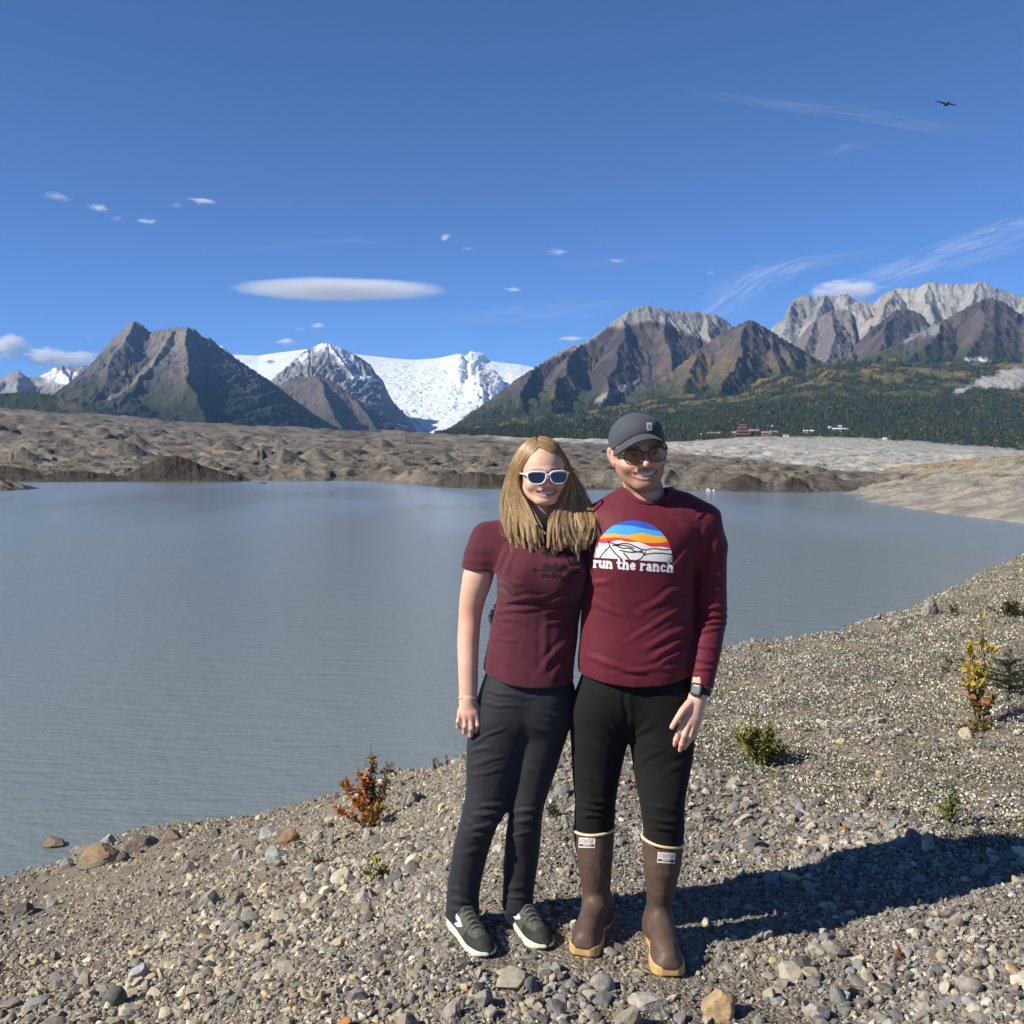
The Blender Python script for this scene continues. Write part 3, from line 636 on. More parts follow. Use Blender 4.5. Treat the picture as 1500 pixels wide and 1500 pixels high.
# ---- conifers covering the slopes: far off, one mass
def make_forest():
    Vs, Fs, Cs = [], [], []; off = 0
    r = np.random.default_rng(5)
    for (S, mask, N, yel) in FOREST_SRC:
        pts = S.reshape(-1, 3)[mask.reshape(-1)]
        w = 1.0 / pts[:, 1] ** 0.5; w /= w.sum()
        p = pts[r.choice(len(pts), N, p=w)] + np.stack([r.uniform(-9, 9, N), r.uniform(-9, 9, N), np.full(N, -1.0)], 1)
        h = r.uniform(9, 21, N) * (p[:, 1] / 4500) ** .35; rad = h * r.uniform(.16, .25, N)
        dec = r.random(N) < yel * (.5 + sstep(-.2, .5, fbm(p[:, 0] / 200, p[:, 1] / 200, 3, 415)))
        h = np.where(dec, h * .65, h); rad = np.where(dec, rad * 1.7, rad)
        a = np.arange(6) / 6 * 2 * math.pi
        ring = np.stack([np.cos(a), np.sin(a), 0 * a], 1)
        jit = 1 + .35 * r.uniform(-1, 1, (N, 6))
        v1 = p[:, None, :] + ring[None] * (rad[:, None] * jit)[..., None] + np.array([0, 0, 1.0]) * (h * .12)[:, None, None]
        v2 = p[:, None, :] + ring[None] * (np.where(dec, .95, .52) * rad)[:, None, None] * jit[..., None] + np.array([0, 0, 1.0]) * (h * .5)[:, None, None]
        tip = p + np.array([0, 0, 1.0]) * h[:, None]
        v = np.concatenate([v1, v2, tip[:, None]], 1)
        base = off + np.arange(N)[:, None] * 13
        i = np.arange(6); j = (i + 1) % 6
        q4 = np.stack([i, j, j + 6, i + 6], 1); t3 = np.stack([i + 6, j + 6, np.full(6, 12)], 1)
        Fs.append(('q', (base[:, :, None] + q4[None]).reshape(-1, 4))); Fs.append(('t', (base[:, :, None] + t3[None]).reshape(-1, 3)))
        c = cmix((.016, .024, .012), (.045, .055, .022), r.random(N))
        c = np.where(dec[:, None], cmix((.05, .052, .018), (.12, .085, .02), r.random(N)), c)
        Cs.append(np.repeat(c, 13, 0)); Vs.append(v.reshape(-1, 3)); off += N * 13
    q4 = np.concatenate([f for k, f in Fs if k == 'q']); t3 = np.concatenate([f for k, f in Fs if k == 't'])
    o = mesh_np('conifer_forest', np.concatenate(Vs), [q4, t3], mat_std('conifer_foliage', rough=.9, spec=.1, attr=True), np.concatenate(Cs), smooth=False)
    o['kind'] = 'stuff'; o['label'] = 'dark green spruce forest with yellow autumn trees covering the lower mountain slopes'; o['category'] = 'forest'
make_forest()
# ================================================================ clouds (all beyond and above the haze)
def mat_cloud(name, dens, rough=.6, nsc=3.0, stretch=(1, 1, 1)):
    """vapour that thins out towards its ragged edge"""
    m = bpy.data.materials.new(name); m.use_nodes = True; n = m.node_tree; L = n.links
    n.nodes.remove(n.nodes['Principled BSDF'])
    v = node(n, 'ShaderNodeVolumePrincipled'); v.inputs['Color'].default_value = (1, 1, 1, 1)
    v.inputs['Anisotropy'].default_value = -.2
    tc = node(n, 'ShaderNodeTexCoord'); mp = node(n, 'ShaderNodeMapping'); L.new(tc.outputs['Generated'], mp.inputs[0])
    mp.inputs['Location'].default_value = (-1, -1, -1); mp.inputs['Scale'].default_value = (2, 2, 2)
    ln = node(n, 'ShaderNodeVectorMath', operation='LENGTH'); L.new(mp.outputs[0], ln.inputs[0])
    oi = node(n, 'ShaderNodeObjectInfo'); mp2 = node(n, 'ShaderNodeMapping'); L.new(tc.outputs['Generated'], mp2.inputs[0]); mp2.inputs['Scale'].default_value = stretch
    cb = node(n, 'ShaderNodeCombineXYZ'); ml = node(n, 'ShaderNodeMath', operation='MULTIPLY'); L.new(oi.outputs['Random'], ml.inputs[0]); ml.inputs[1].default_value = 50
    L.new(ml.outputs[0], cb.inputs[0]); L.new(cb.outputs[0], mp2.inputs['Location'])
    t = node(n, 'ShaderNodeTexNoise'); t.inputs['Scale'].default_value = nsc; t.inputs['Detail'].default_value = 5; t.inputs['Roughness'].default_value = .6; L.new(mp2.outputs[0], t.inputs['Vector'])
    a = node(n, 'ShaderNodeMath', operation='MULTIPLY_ADD'); L.new(t.outputs[0], a.inputs[0]); a.inputs[1].default_value = rough * 2; a.inputs[2].default_value = 1 - rough * 1.6
    b_ = node(n, 'ShaderNodeMath', operation='SUBTRACT'); L.new(a.outputs[0], b_.inputs[0]); L.new(ln.outputs['Value'], b_.inputs[1])
    r_ = node(n, 'ShaderNodeMapRange'); r_.inputs['From Min'].default_value = 0; r_.inputs['From Max'].default_value = .9; r_.inputs['To Max'].default_value = dens
    L.new(b_.outputs[0], r_.inputs[0]); L.new(r_.outputs[0], v.inputs['Density'])
    L.new(v.outputs[0], n.nodes['Material Output'].inputs['Volume'])
    return m
def ico(sub):
    bm = bmesh.new(); bmesh.ops.create_icosphere(bm, subdivisions=sub, radius=1)
    V = np.array([v.co[:] for v in bm.verts]); F = np.array([[v.index for v in f.verts] for f in bm.faces]); bm.free()
    return V, F
ICO5 = ico(5); ICO4 = ico(4); ICO3 = ico(3); ICO2 = ico(2); ICO1 = ico(1)
M_cl_lens = mat_cloud('lens_cloud_vapour', .0065, .30, 2.6, (1, 1, 1)); M_cl_puff = mat_cloud('puff_cloud_vapour', .016, .85, 4.2); M_cl_thin = mat_cloud('thin_cloud_vapour', .006, .9, 4.0); M_cl_bank = mat_cloud('bank_cloud_vapour', .012, .8, 4.5)
def cloud(px, py, w, h, dist, mat, label, rough=.25, tilt=0, seed=0, power=1.0, flat=.5, deep=1.0):
    V, F = ICO5
    c = P(px, py, dist)
    n = vnoise3(V * np.array([2.2, 2.2, 3]) + seed * 3.1, seed) + .5 * vnoise3(V * 5.3 + seed, seed + 3) + .3 * vnoise3(V * 11 + seed, seed + 5)
    W = V * (1 + .15 * rough * n)[:, None] * 1.3
    W[:, 2] = np.where(W[:, 2] < 0, W[:, 2] * flat, W[:, 2])
    W[:, 2] *= np.clip(1 - np.abs(W[:, 0]) ** 2 * .5 * (power - 1), .1, 1)
    a = R(tilt); X = W[:, 0] * w / 2 / 1500 * dist; Z = W[:, 2] * h / 1.5 / 1500 * dist; Y = W[:, 1] * min(w / 2 / 1500 * dist, 1500) * deep
    W = np.stack([X * math.cos(a) - Z * math.sin(a), Y, X * math.sin(a) + Z * math.cos(a)], 1)
    o = mesh_np('cloud', W, F, mat); o.location = c
    return tag(o, label, 'cloud')
cloud(497, 425, 285, 17, 27000, M_cl_lens, 'long smooth white lens shaped cloud hanging above the snowfield', .05, 0, 1, 1.5, .8)
cloud(752, 426, 34, 8, 27000, M_cl_puff, 'small white lens cloud right of the long lens shaped cloud', .10, 6, 2, 1.3)
cloud(838, 498, 62, 8, 30000, M_cl_puff, 'flat white cloud sliver touching the ridge left of the pale summit', .08, 0, 3, 1.4)
cloud(1240, 430, 150, 30, 30000, M_cl_thin, 'broad pale cloud rising behind the craggy pale massif', .12, 8, 4, 1.4)
cloud(84, 290, 58, 10, 27000, M_cl_thin, 'faint wisp of cloud highest of the group above the left peak', .3, -8, 5)
cloud(145, 308, 36, 15, 27000, M_cl_puff, 'small puff of cloud, brightest of the group above the left peak', .3, 4, 6)
cloud(171, 323, 22, 13, 27000, M_cl_thin, 'tiny round cloud puff just below the brightest puff', .3, 0, 7)
cloud(215, 326, 36, 9, 27000, M_cl_puff, 'flat little cloud lowest in the group above the left peak', .25, -4, 8)
cloud(298, 297, 46, 12, 27000, M_cl_puff, 'small oval cloud at the right end of the upper left group', .25, 2, 9)
cloud(258, 303, 26, 10, 27000, M_cl_thin, 'thin little cloud beside the oval cloud at upper left', .3, 0, 10)
cloud(652, 351, 24, 14, 27000, M_cl_puff, 'tiny puff of cloud alone above the icefall', .3, 0, 11)
cloud(685, 366, 22, 7, 27000, M_cl_thin, 'faint cloud speck under the puff above the icefall', .3, 0, 12)
cloud(467, 480, 28, 12, 30000, M_cl_puff, 'bright little cumulus above the snow topped peak', .35, 0, 13)
cloud(420, 504, 42, 13, 30000, M_cl_puff, 'ragged white cumulus resting above the snow skyline', .4, 4, 14)
cloud(440, 484, 22, 6, 30000, M_cl_thin, 'faint cloud scrap left of the bright little cumulus', .3, 0, 15)
cloud(130, 496, 20, 6, 30000, M_cl_thin, 'faint cloud fleck left of the dark pointed mountain', .3, 0, 16)
cloud(815, 371, 56, 9, 27000, M_cl_thin, 'barely visible thin cloud above the pale summit ridge', .35, -3, 17)
cloud(905, 383, 34, 7, 27000, M_cl_thin, 'barely visible cloud smear right of the thin cloud', .3, -8, 18)
cloud(1040, 401, 26, 6, 27000, M_cl_thin, 'faint pinkish cloud fleck above the pale capped mountain', .3, 0, 19)
cloud(10, 518, 80, 46, 30000, M_cl_bank, 'tall white cumulus cut by the left frame edge', .35, 0, 20)
cloud(-50, 530, 200, 62, 30000, M_cl_bank, 'grey bottomed cumulus bank low at the far left', .3, 0, 23)
cloud(88, 532, 135, 34, 30000, M_cl_bank, 'low white cloud bank behind the distant snow peaks', .3, 0, 21)
cloud(150, 536, 90, 16, 30000, M_cl_bank, 'low white cloud strip running behind the dark pointed mountain', .3, 0, 22)
# ---- high cirrus streaks: thin sheets of ice cloud
def mat_cirrus():
    m = bpy.data.materials.new('cirrus_ice'); m.use_nodes = True; n = m.node_tree; L = n.links
    n.nodes.remove(n.nodes['Principled BSDF'])
    tr = node(n, 'ShaderNodeBsdfTransparent'); tl = node(n, 'ShaderNodeBsdfTranslucent'); df = node(n, 'ShaderNodeBsdfDiffuse')
    tl.inputs[0].default_value = (1, 1, 1, 1); df.inputs[0].default_value = (.95, .95, .95, 1)
    ad = node(n, 'ShaderNodeMixShader'); ad.inputs[0].default_value = .4; L.new(tl.outputs[0], ad.inputs[1]); L.new(df.outputs[0], ad.inputs[2])
    a = node(n, 'ShaderNodeAttribute', attribute_name='Col'); mx = node(n, 'ShaderNodeMixShader')
    L.new(a.outputs['Fac'], mx.inputs[0]); L.new(tr.outputs[0], mx.inputs[1]); L.new(ad.outputs[0], mx.inputs[2])
    L.new(mx.outputs[0], n.nodes['Material Output'].inputs['Surface']); return m
M_cirrus = mat_cirrus()
def cirrus(pts, width, dens, dist, label, seed):
    pts = np.array(pts, float); nl, nw = 240, 60
    t = np.linspace(0, 1, nl); tk = np.linspace(0, 1, len(pts))
    cx = np.interp(t, tk, pts[:, 0]); cy = np.interp(t, tk, pts[:, 1]); wd = np.interp(t, np.linspace(0, 1, len(width)), width)
    for _ in range(30):
        cx[1:-1] = .25 * cx[:-2] + .5 * cx[1:-1] + .25 * cx[2:]; cy[1:-1] = .25 * cy[:-2] + .5 * cy[1:-1] + .25 * cy[2:]
    dx, dy = np.gradient(cx), np.gradient(cy); l = np.hypot(dx, dy); nx, ny = -dy / l, dx / l
    s = np.linspace(-1, 1, nw); S, T = np.meshgrid(s, t, indexing='xy')
    X = cx[:, None] + nx[:, None] * S * wd[:, None]; Y = cy[:, None] + ny[:, None] * S * wd[:, None]
    f = .5 + .7 * fbm(T * 5 + seed, S * 3.5 + T * 3, 4, seed) + .35 * fbm(T * 3, S * 14 + T * 8, 3, seed + 5)
    al = dens * np.clip(f, 0, 1.6) * (1 - np.abs(S) ** 1.7) ** 1.5 * np.clip(np.sin(math.pi * np.clip(T, 0.001, .999)), 0, 1) ** .6
    V = P(X, Y, dist + 3500 * S)
    c = np.repeat(al.reshape(-1, 1), 3, 1)
    o = mesh_np('cirrus_cloud', V.reshape(-1, 3), grid_faces(nl, nw), M_cirrus, c)
    return tag(o, label, 'cloud')
cirrus([(1000, 480), (1060, 440), (1120, 405), (1180, 385), (1300, 368)], [10, 34, 26, 14, 6], .20, 32000, 'soft slanting cirrus streak above the cone shaped brown mountain', 31)
cirrus([(1180, 445), (1270, 415), (1350, 385), (1430, 362), (1530, 340)], [8, 22, 26, 30, 26], .26, 32000, 'wide white cirrus band rising to the right frame edge', 32)
cirrus([(1420, 345), (1470, 330), (1540, 322)], [6, 12, 12], .2, 32000, 'short cirrus streak near the right frame edge above the massif', 33)
cirrus([(1000, 135), (1120, 150), (1240, 163), (1360, 185), (1460, 195)], [5, 12, 18, 14, 6], .10, 32000, 'long faint cirrus trail below the flying bird', 34)
cirrus([(1200, 228), (1240, 216), (1280, 208)], [4, 9, 5], .09, 32000, 'short faint cirrus feather in the upper right sky', 35)
cirrus([(330, 365), (420, 360), (520, 353), (600, 357)], [4, 8, 10, 4], .06, 32000, 'faint cirrus thread above the long lens shaped cloud', 36)
cirrus([(640, 470), (740, 462), (830, 455), (930, 440)], [8, 18, 22, 10], .10, 32000, 'hazy cirrus veil left of the pale summit', 37)
cirrus([(800, 390), (900, 384), (1010, 372)], [6, 10, 6], .05, 32000, 'very faint cirrus thread above the pale summit ridge', 38)
# ================================================================ air
def mat_haze():
    m = bpy.data.materials.new('air_haze'); m.use_nodes = True; n = m.node_tree
    n.nodes.remove(n.nodes['Principled BSDF'])
    v = node(n, 'ShaderNodeVolumePrincipled'); v.inputs['Color'].default_value = (.28, .56, 1, 1)
    v.inputs['Density'].default_value = HAZE_DENS; v.inputs['Anisotropy'].default_value = 0.0
    n.links.new(v.outputs[0], n.nodes['Material Output'].inputs['Volume']); return m
HAZE_DENS = 1.7e-5
hx, hy0, hy1, hz0, hz1 = 16000, -120, 23500, -75, 2750
hv = [(-hx, hy0, hz0), (hx, hy0, hz0), (hx, hy1, hz0), (-hx, hy1, hz0), (-hx, hy0, hz1), (hx, hy0, hz1), (hx, hy1, hz1), (-hx, hy1, hz1)]
hf = np.array([(0, 3, 2, 1), (4, 5, 6, 7), (0, 1, 5, 4), (1, 2, 6, 5), (2, 3, 7, 6), (3, 0, 4, 7)])
haze = mesh_np('haze', hv, hf, mat_haze(), smooth=False); haze['kind'] = 'stuff'
# ================================================================ sculpting kit: blended distance fields turned into one continuous mesh
class Field:
    def __init__(self, lo, hi, h):
        self.lo = np.array(lo, float); self.h = h
        self.n = np.ceil((np.array(hi) - self.lo) / h).astype(int) + 1
        self.ax = [self.lo[i] + h * np.arange(self.n[i]) for i in range(3)]
        self.F = np.full(self.n, 1.0, np.float32)
    def sub(self, lo, hi):
        s = []
        for i in range(3):
            a = int(np.clip(np.floor((lo[i] - self.lo[i]) / self.h), 0, self.n[i])); b = int(np.clip(np.ceil((hi[i] - self.lo[i]) / self.h) + 1, 0, self.n[i]))
            s.append(slice(a, b))
        p = np.meshgrid(*[self.ax[i][s[i]] for i in range(3)], indexing='ij')
        return tuple(s), np.stack(p, -1)
    def add(self, prim, k=0.0, op='u'):
        f, lo, hi = prim
        m = k + 3 * self.h + .02
        s, p = self.sub(np.array(lo) - m, np.array(hi) + m)
        if p.size == 0: return self
        v = f(p); F = self.F[s]
        if op == 'u':
            if k: hh = np.maximum(k - np.abs(F - v), 0) / k; F = np.minimum(F, v) - hh * hh * k * .25
            else: F = np.minimum(F, v)
        elif op == 's':
            v = -v
            if k: hh = np.maximum(k - np.abs(F - v), 0) / k; F = np.maximum(F, v) + hh * hh * k * .25
            else: F = np.maximum(F, v)
        self.F[s] = F; return self
    def cut(self, fn):
        """keep only where fn(p) < 0"""
        p = np.stack(np.meshgrid(*self.ax, indexing='ij'), -1)
        self.F = np.maximum(self.F, fn(p)).astype(np.float32); return self
    def mesh(self, smooth=2):
        return surface_nets(self.F, self.lo, self.h, smooth)
def surface_nets(F, lo, h, smooth=2):
    F = np.pad(F, 1, constant_values=1.0); lo = lo - h
    S = F < 0
    nx, ny, nz = F.shape
    c = np.zeros((nx - 1, ny - 1, nz - 1), np.uint8)
    offs = [(i, j, k) for i in (0, 1) for j in (0, 1) for k in (0, 1)]
    for (i, j, k) in offs: c += S[i:nx - 1 + i, j:ny - 1 + j, k:nz - 1 + k]
    act = (c > 0) & (c < 8)
    I = np.argwhere(act); idx = np.full(act.shape, -1, np.int64); idx[act] = np.arange(len(I))
    vals = np.stack([F[I[:, 0] + i, I[:, 1] + j, I[:, 2] + k] for (i, j, k) in offs], 1).astype(float)
    O = np.array(offs, float)
    acc = np.zeros((len(I), 3)); cnt = np.zeros(len(I))
    for a in range(8):
        for b in range(a + 1, 8):
            if np.abs(O[a] - O[b]).sum() != 1: continue
            m = (vals[:, a] < 0) != (vals[:, b] < 0)
            t = np.zeros(len(I)); t[m] = vals[m, a] / (vals[m, a] - vals[m, b])
            acc[m] += O[a] + t[m, None] * (O[b] - O[a]); cnt[m] += 1
    V = lo + h * (I + acc / cnt[:, None])
    Q = []
    for ax in range(3):
        d = [0, 0, 0]; d[ax] = 1
        A = S[:nx - d[0], :ny - d[1], :nz - d[2]]; B = S[d[0]:, d[1]:, d[2]:]
        E = np.argwhere(A != B); u, w = (ax + 1) % 3, (ax + 2) % 3
        ok = (E[:, u] > 0) & (E[:, w] > 0) & (E[:, u] < act.shape[u]) & (E[:, w] < act.shape[w]); E = E[ok]
        flip = ~A[E[:, 0], E[:, 1], E[:, 2]]
        def cell(du, dw):
            e = E.copy(); e[:, u] += du; e[:, w] += dw; return idx[e[:, 0], e[:, 1], e[:, 2]]
        q = np.stack([cell(-1, -1), cell(0, -1), cell(0, 0), cell(-1, 0)], 1)
        q[flip] = q[flip][:, ::-1]; Q.append(q)
    Q = np.concatenate(Q); Q = Q[(Q >= 0).all(1)]
    V = laplace(V, Q, smooth)
    return V, Q
def laplace(V, Q, it, lam=.5):
    for _ in range(it):
        s = np.zeros_like(V); n = np.zeros(len(V)); k = Q.shape[1]
        for a in range(k):
            b = (a + 1) % k
            for i in range(3):
                s[:, i] += np.bincount(Q[:, a], V[Q[:, b], i], len(V)) + np.bincount(Q[:, b], V[Q[:, a], i], len(V))
            n += np.bincount(Q[:, a], minlength=len(V)) + np.bincount(Q[:, b], minlength=len(V))
        V = V + lam * (s / np.maximum(n, 1)[:, None] - V)
    return V
def vnormals(V, Q):
    e1 = V[Q[:, 2]] - V[Q[:, 0]]; e2 = V[Q[:, -1]] - V[Q[:, 1]]
    n = np.cross(e1, e2); N = np.zeros_like(V)
    for a in range(Q.shape[1]):
        for i in range(3): N[:, i] += np.bincount(Q[:, a], n[:, i], len(V))
    return N / np.maximum(np.linalg.norm(N, axis=1), 1e-12)[:, None]
def join(parts):
    Vs, Qs, off = [], [], 0
    for V, Q in parts: Vs.append(V); Qs.append(Q + off); off += len(V)
    return np.concatenate(Vs), np.concatenate(Qs)
def rotm(rx=0, ry=0, rz=0):
    return np.array((Matrix.Rotation(R(rz), 3, 'Z') @ Matrix.Rotation(R(ry), 3, 'Y') @ Matrix.Rotation(R(rx), 3, 'X')))
def ell(c, r, rot=None):
    c = np.array(c, float); r = np.array(r, float); M = np.eye(3) if rot is None else rot
    def f(p):
        q = (p - c) @ M
        k0 = np.sqrt(((q / r) ** 2).sum(-1)); k1 = np.sqrt(((q / r ** 2) ** 2).sum(-1))
        return k0 * (k0 - 1) / np.maximum(k1, 1e-6)
    m = r.max(); return f, c - m, c + m
def cone(a, b, ra, rb):
    a = np.array(a, float); b = np.array(b, float); e = b - a; l2 = max((e @ e), 1e-12)
    def f(p):
        t = np.clip(((p - a) @ e) / l2, 0, 1)
        return np.linalg.norm(p - a - t[..., None] * e, axis=-1) - (ra + t * (rb - ra))
    m = max(ra, rb); return f, np.minimum(a, b) - m, np.maximum(a, b) + m
def chain(pts, rads):
    """one field for a limb through several joints"""
    cs = [cone(pts[i], pts[i + 1], rads[i], rads[i + 1]) for i in range(len(pts) - 1)]
    def f(p):
        v = cs[0][0](p)
        for c in cs[1:]: v = np.minimum(v, c[0](p))
        return v
    return f, np.min([c[1] for c in cs], 0), np.max([c[2] for c in cs], 0)
def loft(rows, pw=2.0, cap=.0):
    """rows: (photo py, left px, right px, centre depth Y, half depth front, half depth back)"""
    rr = []
    for r_ in rows:
        py, l, r, Y, hf = r_[:5]; hb = r_[5] if len(r_) > 5 else hf
        a = P(l, py, Y); b = P(r, py, Y); rr.append((a[2] * .5 + b[2] * .5, (a[0] + b[0]) / 2, abs(b[0] - a[0]) / 2, Y, hf, hb))
    rr = np.array(sorted(rr)); zk = rr[:, 0]
    ks = [np.gradient(rr[:, i], zk) for i in range(1, 6)]
    def ev(z):
        z = np.clip(z, zk[0], zk[-1]); i = np.clip(np.searchsorted(zk, z) - 1, 0, len(zk) - 2)
        h = zk[i + 1] - zk[i]; t = (z - zk[i]) / h; out = []
        for j in range(5):
            y = rr[:, j + 1]; m = ks[j]
            out.append((1 + 2 * t) * (1 - t) ** 2 * y[i] + t * (1 - t) ** 2 * h * m[i] + t * t * (3 - 2 * t) * y[i + 1] + t * t * (t - 1) * h * m[i + 1])
        return out
    def f(p):
        z1 = p[0, 0, :, 2] if p.ndim == 4 else p[..., 2]
        cx, hw, Y, hf, hb = ev(z1)
        dx = np.abs(p[..., 0] - cx) / hw; dy = p[..., 1] - Y; hd = np.where(dy < 0, hf + 0 * dy, hb + 0 * dy)
        g = (dx ** pw + np.abs(dy / hd) ** pw) ** (1 / pw)
        v = (g - 1) * np.minimum(hw + 0 * hd, hd) * (.85)
        zz = p[..., 2]
        return np.maximum(v, np.maximum(zk[0] - zz, zz - zk[-1]) if not cap else np.maximum(zk[0] - zz, zz - zk[-1]) - cap)
    mw = rr[:, 2].max(); md = rr[:, 4:].max()
    return f, (rr[:, 1].min() - mw, rr[:, 3].min() - md, zk[0]), (rr[:, 1].max() + mw, rr[:, 3].max() + md, zk[-1])
def folds(V, Q, lst, amb=0.0, amb_scale=(14, 14, 6), seed=0, front=True):
    """cloth creases: each (px0, py0, px1, py1, width px, height mm); negative height makes a groove"""
    N = vnormals(V, Q); px, py = proj(V); d = np.zeros(len(V))
    fr = sstep(.25, -.15, N[:, 1])
    wob = 3.5 * vnoise3(V * 22, 77 + seed)
    for (x0, y0, x1, y1, w, hmm) in lst:
        e = np.array([x1 - x0, y1 - y0], float); l2 = e @ e
        tt = ((px - x0) * e[0] + (py - y0) * e[1]) / l2; t = np.clip(tt, 0, 1)
        s = ((px - x0) * -e[1] + (py - y0) * e[0]) / math.sqrt(l2) + wob
        lon = np.hypot(px - x0 - t * e[0], py - y0 - t * e[1])
        over = np.abs(tt - t) * math.sqrt(l2)
        fall = np.sin(math.pi * np.clip(t * .9 + .05, 0, 1)) ** .6 * np.exp(-(over / (w * 1.2)) ** 2)
        prof = np.exp(-(s / w) ** 2) - .55 * np.exp(-((s - 1.9 * w) / (w * .9)) ** 2) - .35 * np.exp(-((s + 1.9 * w) / (w * .9)) ** 2)
        d += hmm * .001 * prof * fall * fr
    if amb:
        q = V * np.array(amb_scale); q = q + .6 * np.stack([vnoise3(q * .7 + 5, seed), vnoise3(q * .7 + 9, seed + 1), vnoise3(q * .7, seed + 2)], -1)
        r1 = 1 - 2 * np.abs(vnoise3(q, seed + 3)); r2 = 1 - 2 * np.abs(vnoise3(q * 2.1, seed + 4))
        d += amb * .001 * (r1 + .45 * r2 - .6)
    return V + N * d[:, None]
# ================================================================ the two people
def xf(prim, M, c):
    f, lo, hi = prim; lo = np.array(lo); hi = np.array(hi)
    cc = np.array([[(lo, hi)[i][0], (lo, hi)[j][1], (lo, hi)[k][2]] for i in (0, 1) for j in (0, 1) for k in (0, 1)]) @ M.T + c
    return (lambda p: f((p - c) @ M)), cc.min(0), cc.max(0)
def mirror(fn, *cs):
    return [fn(1), fn(-1)]
def head_prims(w=1.0, jaw=1.0, nose=1.0, smile=1.0, ear=1.0):
    """local frame: eye line at z=0, face looks to -y; head 0.226 m tall"""
    L = []
    U = lambda pr, k: L.append((pr, k, 'u')); S_ = lambda pr, k: L.append((pr, k, 's'))
    U(ell((0, .018, .030), (.074 * w, .094, .084)), 0)
    U(ell((0, -.030, .020), (.064 * w, .060, .070)), .03)
    U(ell((0, -.028, -.040), (.056 * w * jaw, .056, .066)), .03)
    for s in (1, -1):
        U(cone((s * .048 * w * jaw, .000, -.052), (s * .020 * jaw, -.066, -.094), .018, .016), .03)
        U(ell((s * .040 * w, -.064, -.036), (.023, .019, .020)), .024)
        U(cone((s * .008, -.087, .017), (s * .046 * w, -.070, .016), .0085, .008), .014)
    U(ell((0, -.074, -.093), (.021 * jaw, .019, .016)), .022)
    for s in (1, -1): S_(ell((s * .032, -.101, -.002), (.017, .014, .0105)), .014)
    for s in (1, -1):
        U(ell((s * .032, -.0795, -.002), (.0140, .0133, .0125)), .006)
        S_(ell((s * .032, -.0945, -.0035), (.0115, .0070, .0026)), .0015)
    U(cone((0, -.086, .006), (0, -.108 * nose, -.031), .0065, .0105), .012)
    for s in (1, -1): U(ell((s * .0115, -.098, -.034), (.0075, .010, .0075)), .007)
    for s in (1, -1): S_(ell((s * .0065, -.106, -.0425), (.0035, .006, .003)), .003)
    # smiling mouth: both lips follow a curve whose corners rise
    m = .038 * smile
    xs = np.linspace(-1, 1, 9); cz = lambda t: .0125 * np.abs(t) ** 2.2; cy = lambda t: .026 * np.abs(t) ** 2.2
    up = [(m * t, -.0935 + cy(t), -.0562 + cz(t)) for t in xs]
    lo = [(m * t, -.0915 + cy(t), -.0768 + cz(t) * 1.85) for t in xs]
    cv = [(m * .9 * t, -.0925 + cy(t), -.0655 + cz(t) * 1.2) for t in xs]
    U(ell((0, -.072, -.060), (.031, .017, .020)), .018)
    U(chain(up, list(.0048 * (1 - .45 * np.abs(xs) ** 3))), .005)
    U(chain(lo, list(.0058 * (1 - .55 * np.abs(xs) ** 3))), .005)
    S_(chain(cv, list(.0073 * (1 - .50 * np.abs(xs) ** 3))), .002)
    for s in (1, -1):
        U(ell((s * .0815 * w * ear, .014, -.004), (.0065, .0175, .030), rotm(0, s * 14, s * -32)), .006)
        U(ell((s * .076 * w, .006, -.031), (.006, .009, .011)), .008)
        S_(ell((s * .0865 * w * ear, .003, .001), (.005, .009, .016)), .005)
    return L
def head_color(q, skin, beard=0.0, seed=0):
    """colours of the skin itself: lips, flush, stubble, brows"""
    x, y, z = q[:, 0], q[:, 1], q[:, 2]; ax = np.abs(x)
    n = vnoise3(q * 55, seed) * .5 + vnoise3(q * 140, seed + 2) * .5
    c = np.repeat(np.array(skin)[None], len(q), 0) * (1 + .09 * n[:, None])
    red = np.array(skin) * np.array([1.02, .72, .68])
    fl = np.exp(-((ax - .040) / .018) ** 2 - ((z + .030) / .020) ** 2) * (y < -.03) + np.exp(-((ax) / .014) ** 2 - ((z + .032) / .014) ** 2) * (y < -.08) + .5 * sstep(.06, .075, ax) * (y > -.02)
    c = cmix(c, red, np.clip(fl, 0, 1) * .6)
    zc_ = z - .0125 * 1.2 * (ax / .038) ** 2.2; lip = np.exp(-((zc_ + .0665) / .0130) ** 4) * sstep(.043, .035, ax) * (y < -.062)
    c = cmix(c, np.array([.50, .19, .17]), lip * .85)
    inm = (y > -.0868 + .026 * (ax / .038) ** 2.2) & (ax < .027) & (np.abs(zc_ + .0655) < .0055) & (y < -.04)
    c[inm] = (.10, .03, .03)
    if beard:
        b = sstep(-.046, -.066, z - .62 * np.maximum(ax - .03, 0)) * sstep(-.135, -.115, z) * (y < .012)
        b = np.maximum(b, sstep(.0095, .004, np.abs(z + .0495)) * sstep(.03, .022, ax) * (y < -.07) * .6)
        b = b * (1 - lip) * (1 - .55 * np.exp(-((ax - .03) / .012) ** 2 - ((z + .05) / .012) ** 2))
        c = cmix(c, np.array([.21, .105, .055]), np.clip(b * beard * (.85 + .35 * n), 0, .7))
    br = np.exp(-((z - .0195 - .10 * np.minimum(ax - .03, 0) ** 2 * 40) / .0042) ** 2) * sstep(.010, .016, ax) * sstep(.054, .046, ax) * (y < -.05)
    c = cmix(c, np.array([.10, .06, .035]), br * .85)
    return c
M_skin = mat_std('skin', rough=.55, spec=.35, attr=True, bump=.25, bscale=350, bdist=.001, sss=.10)
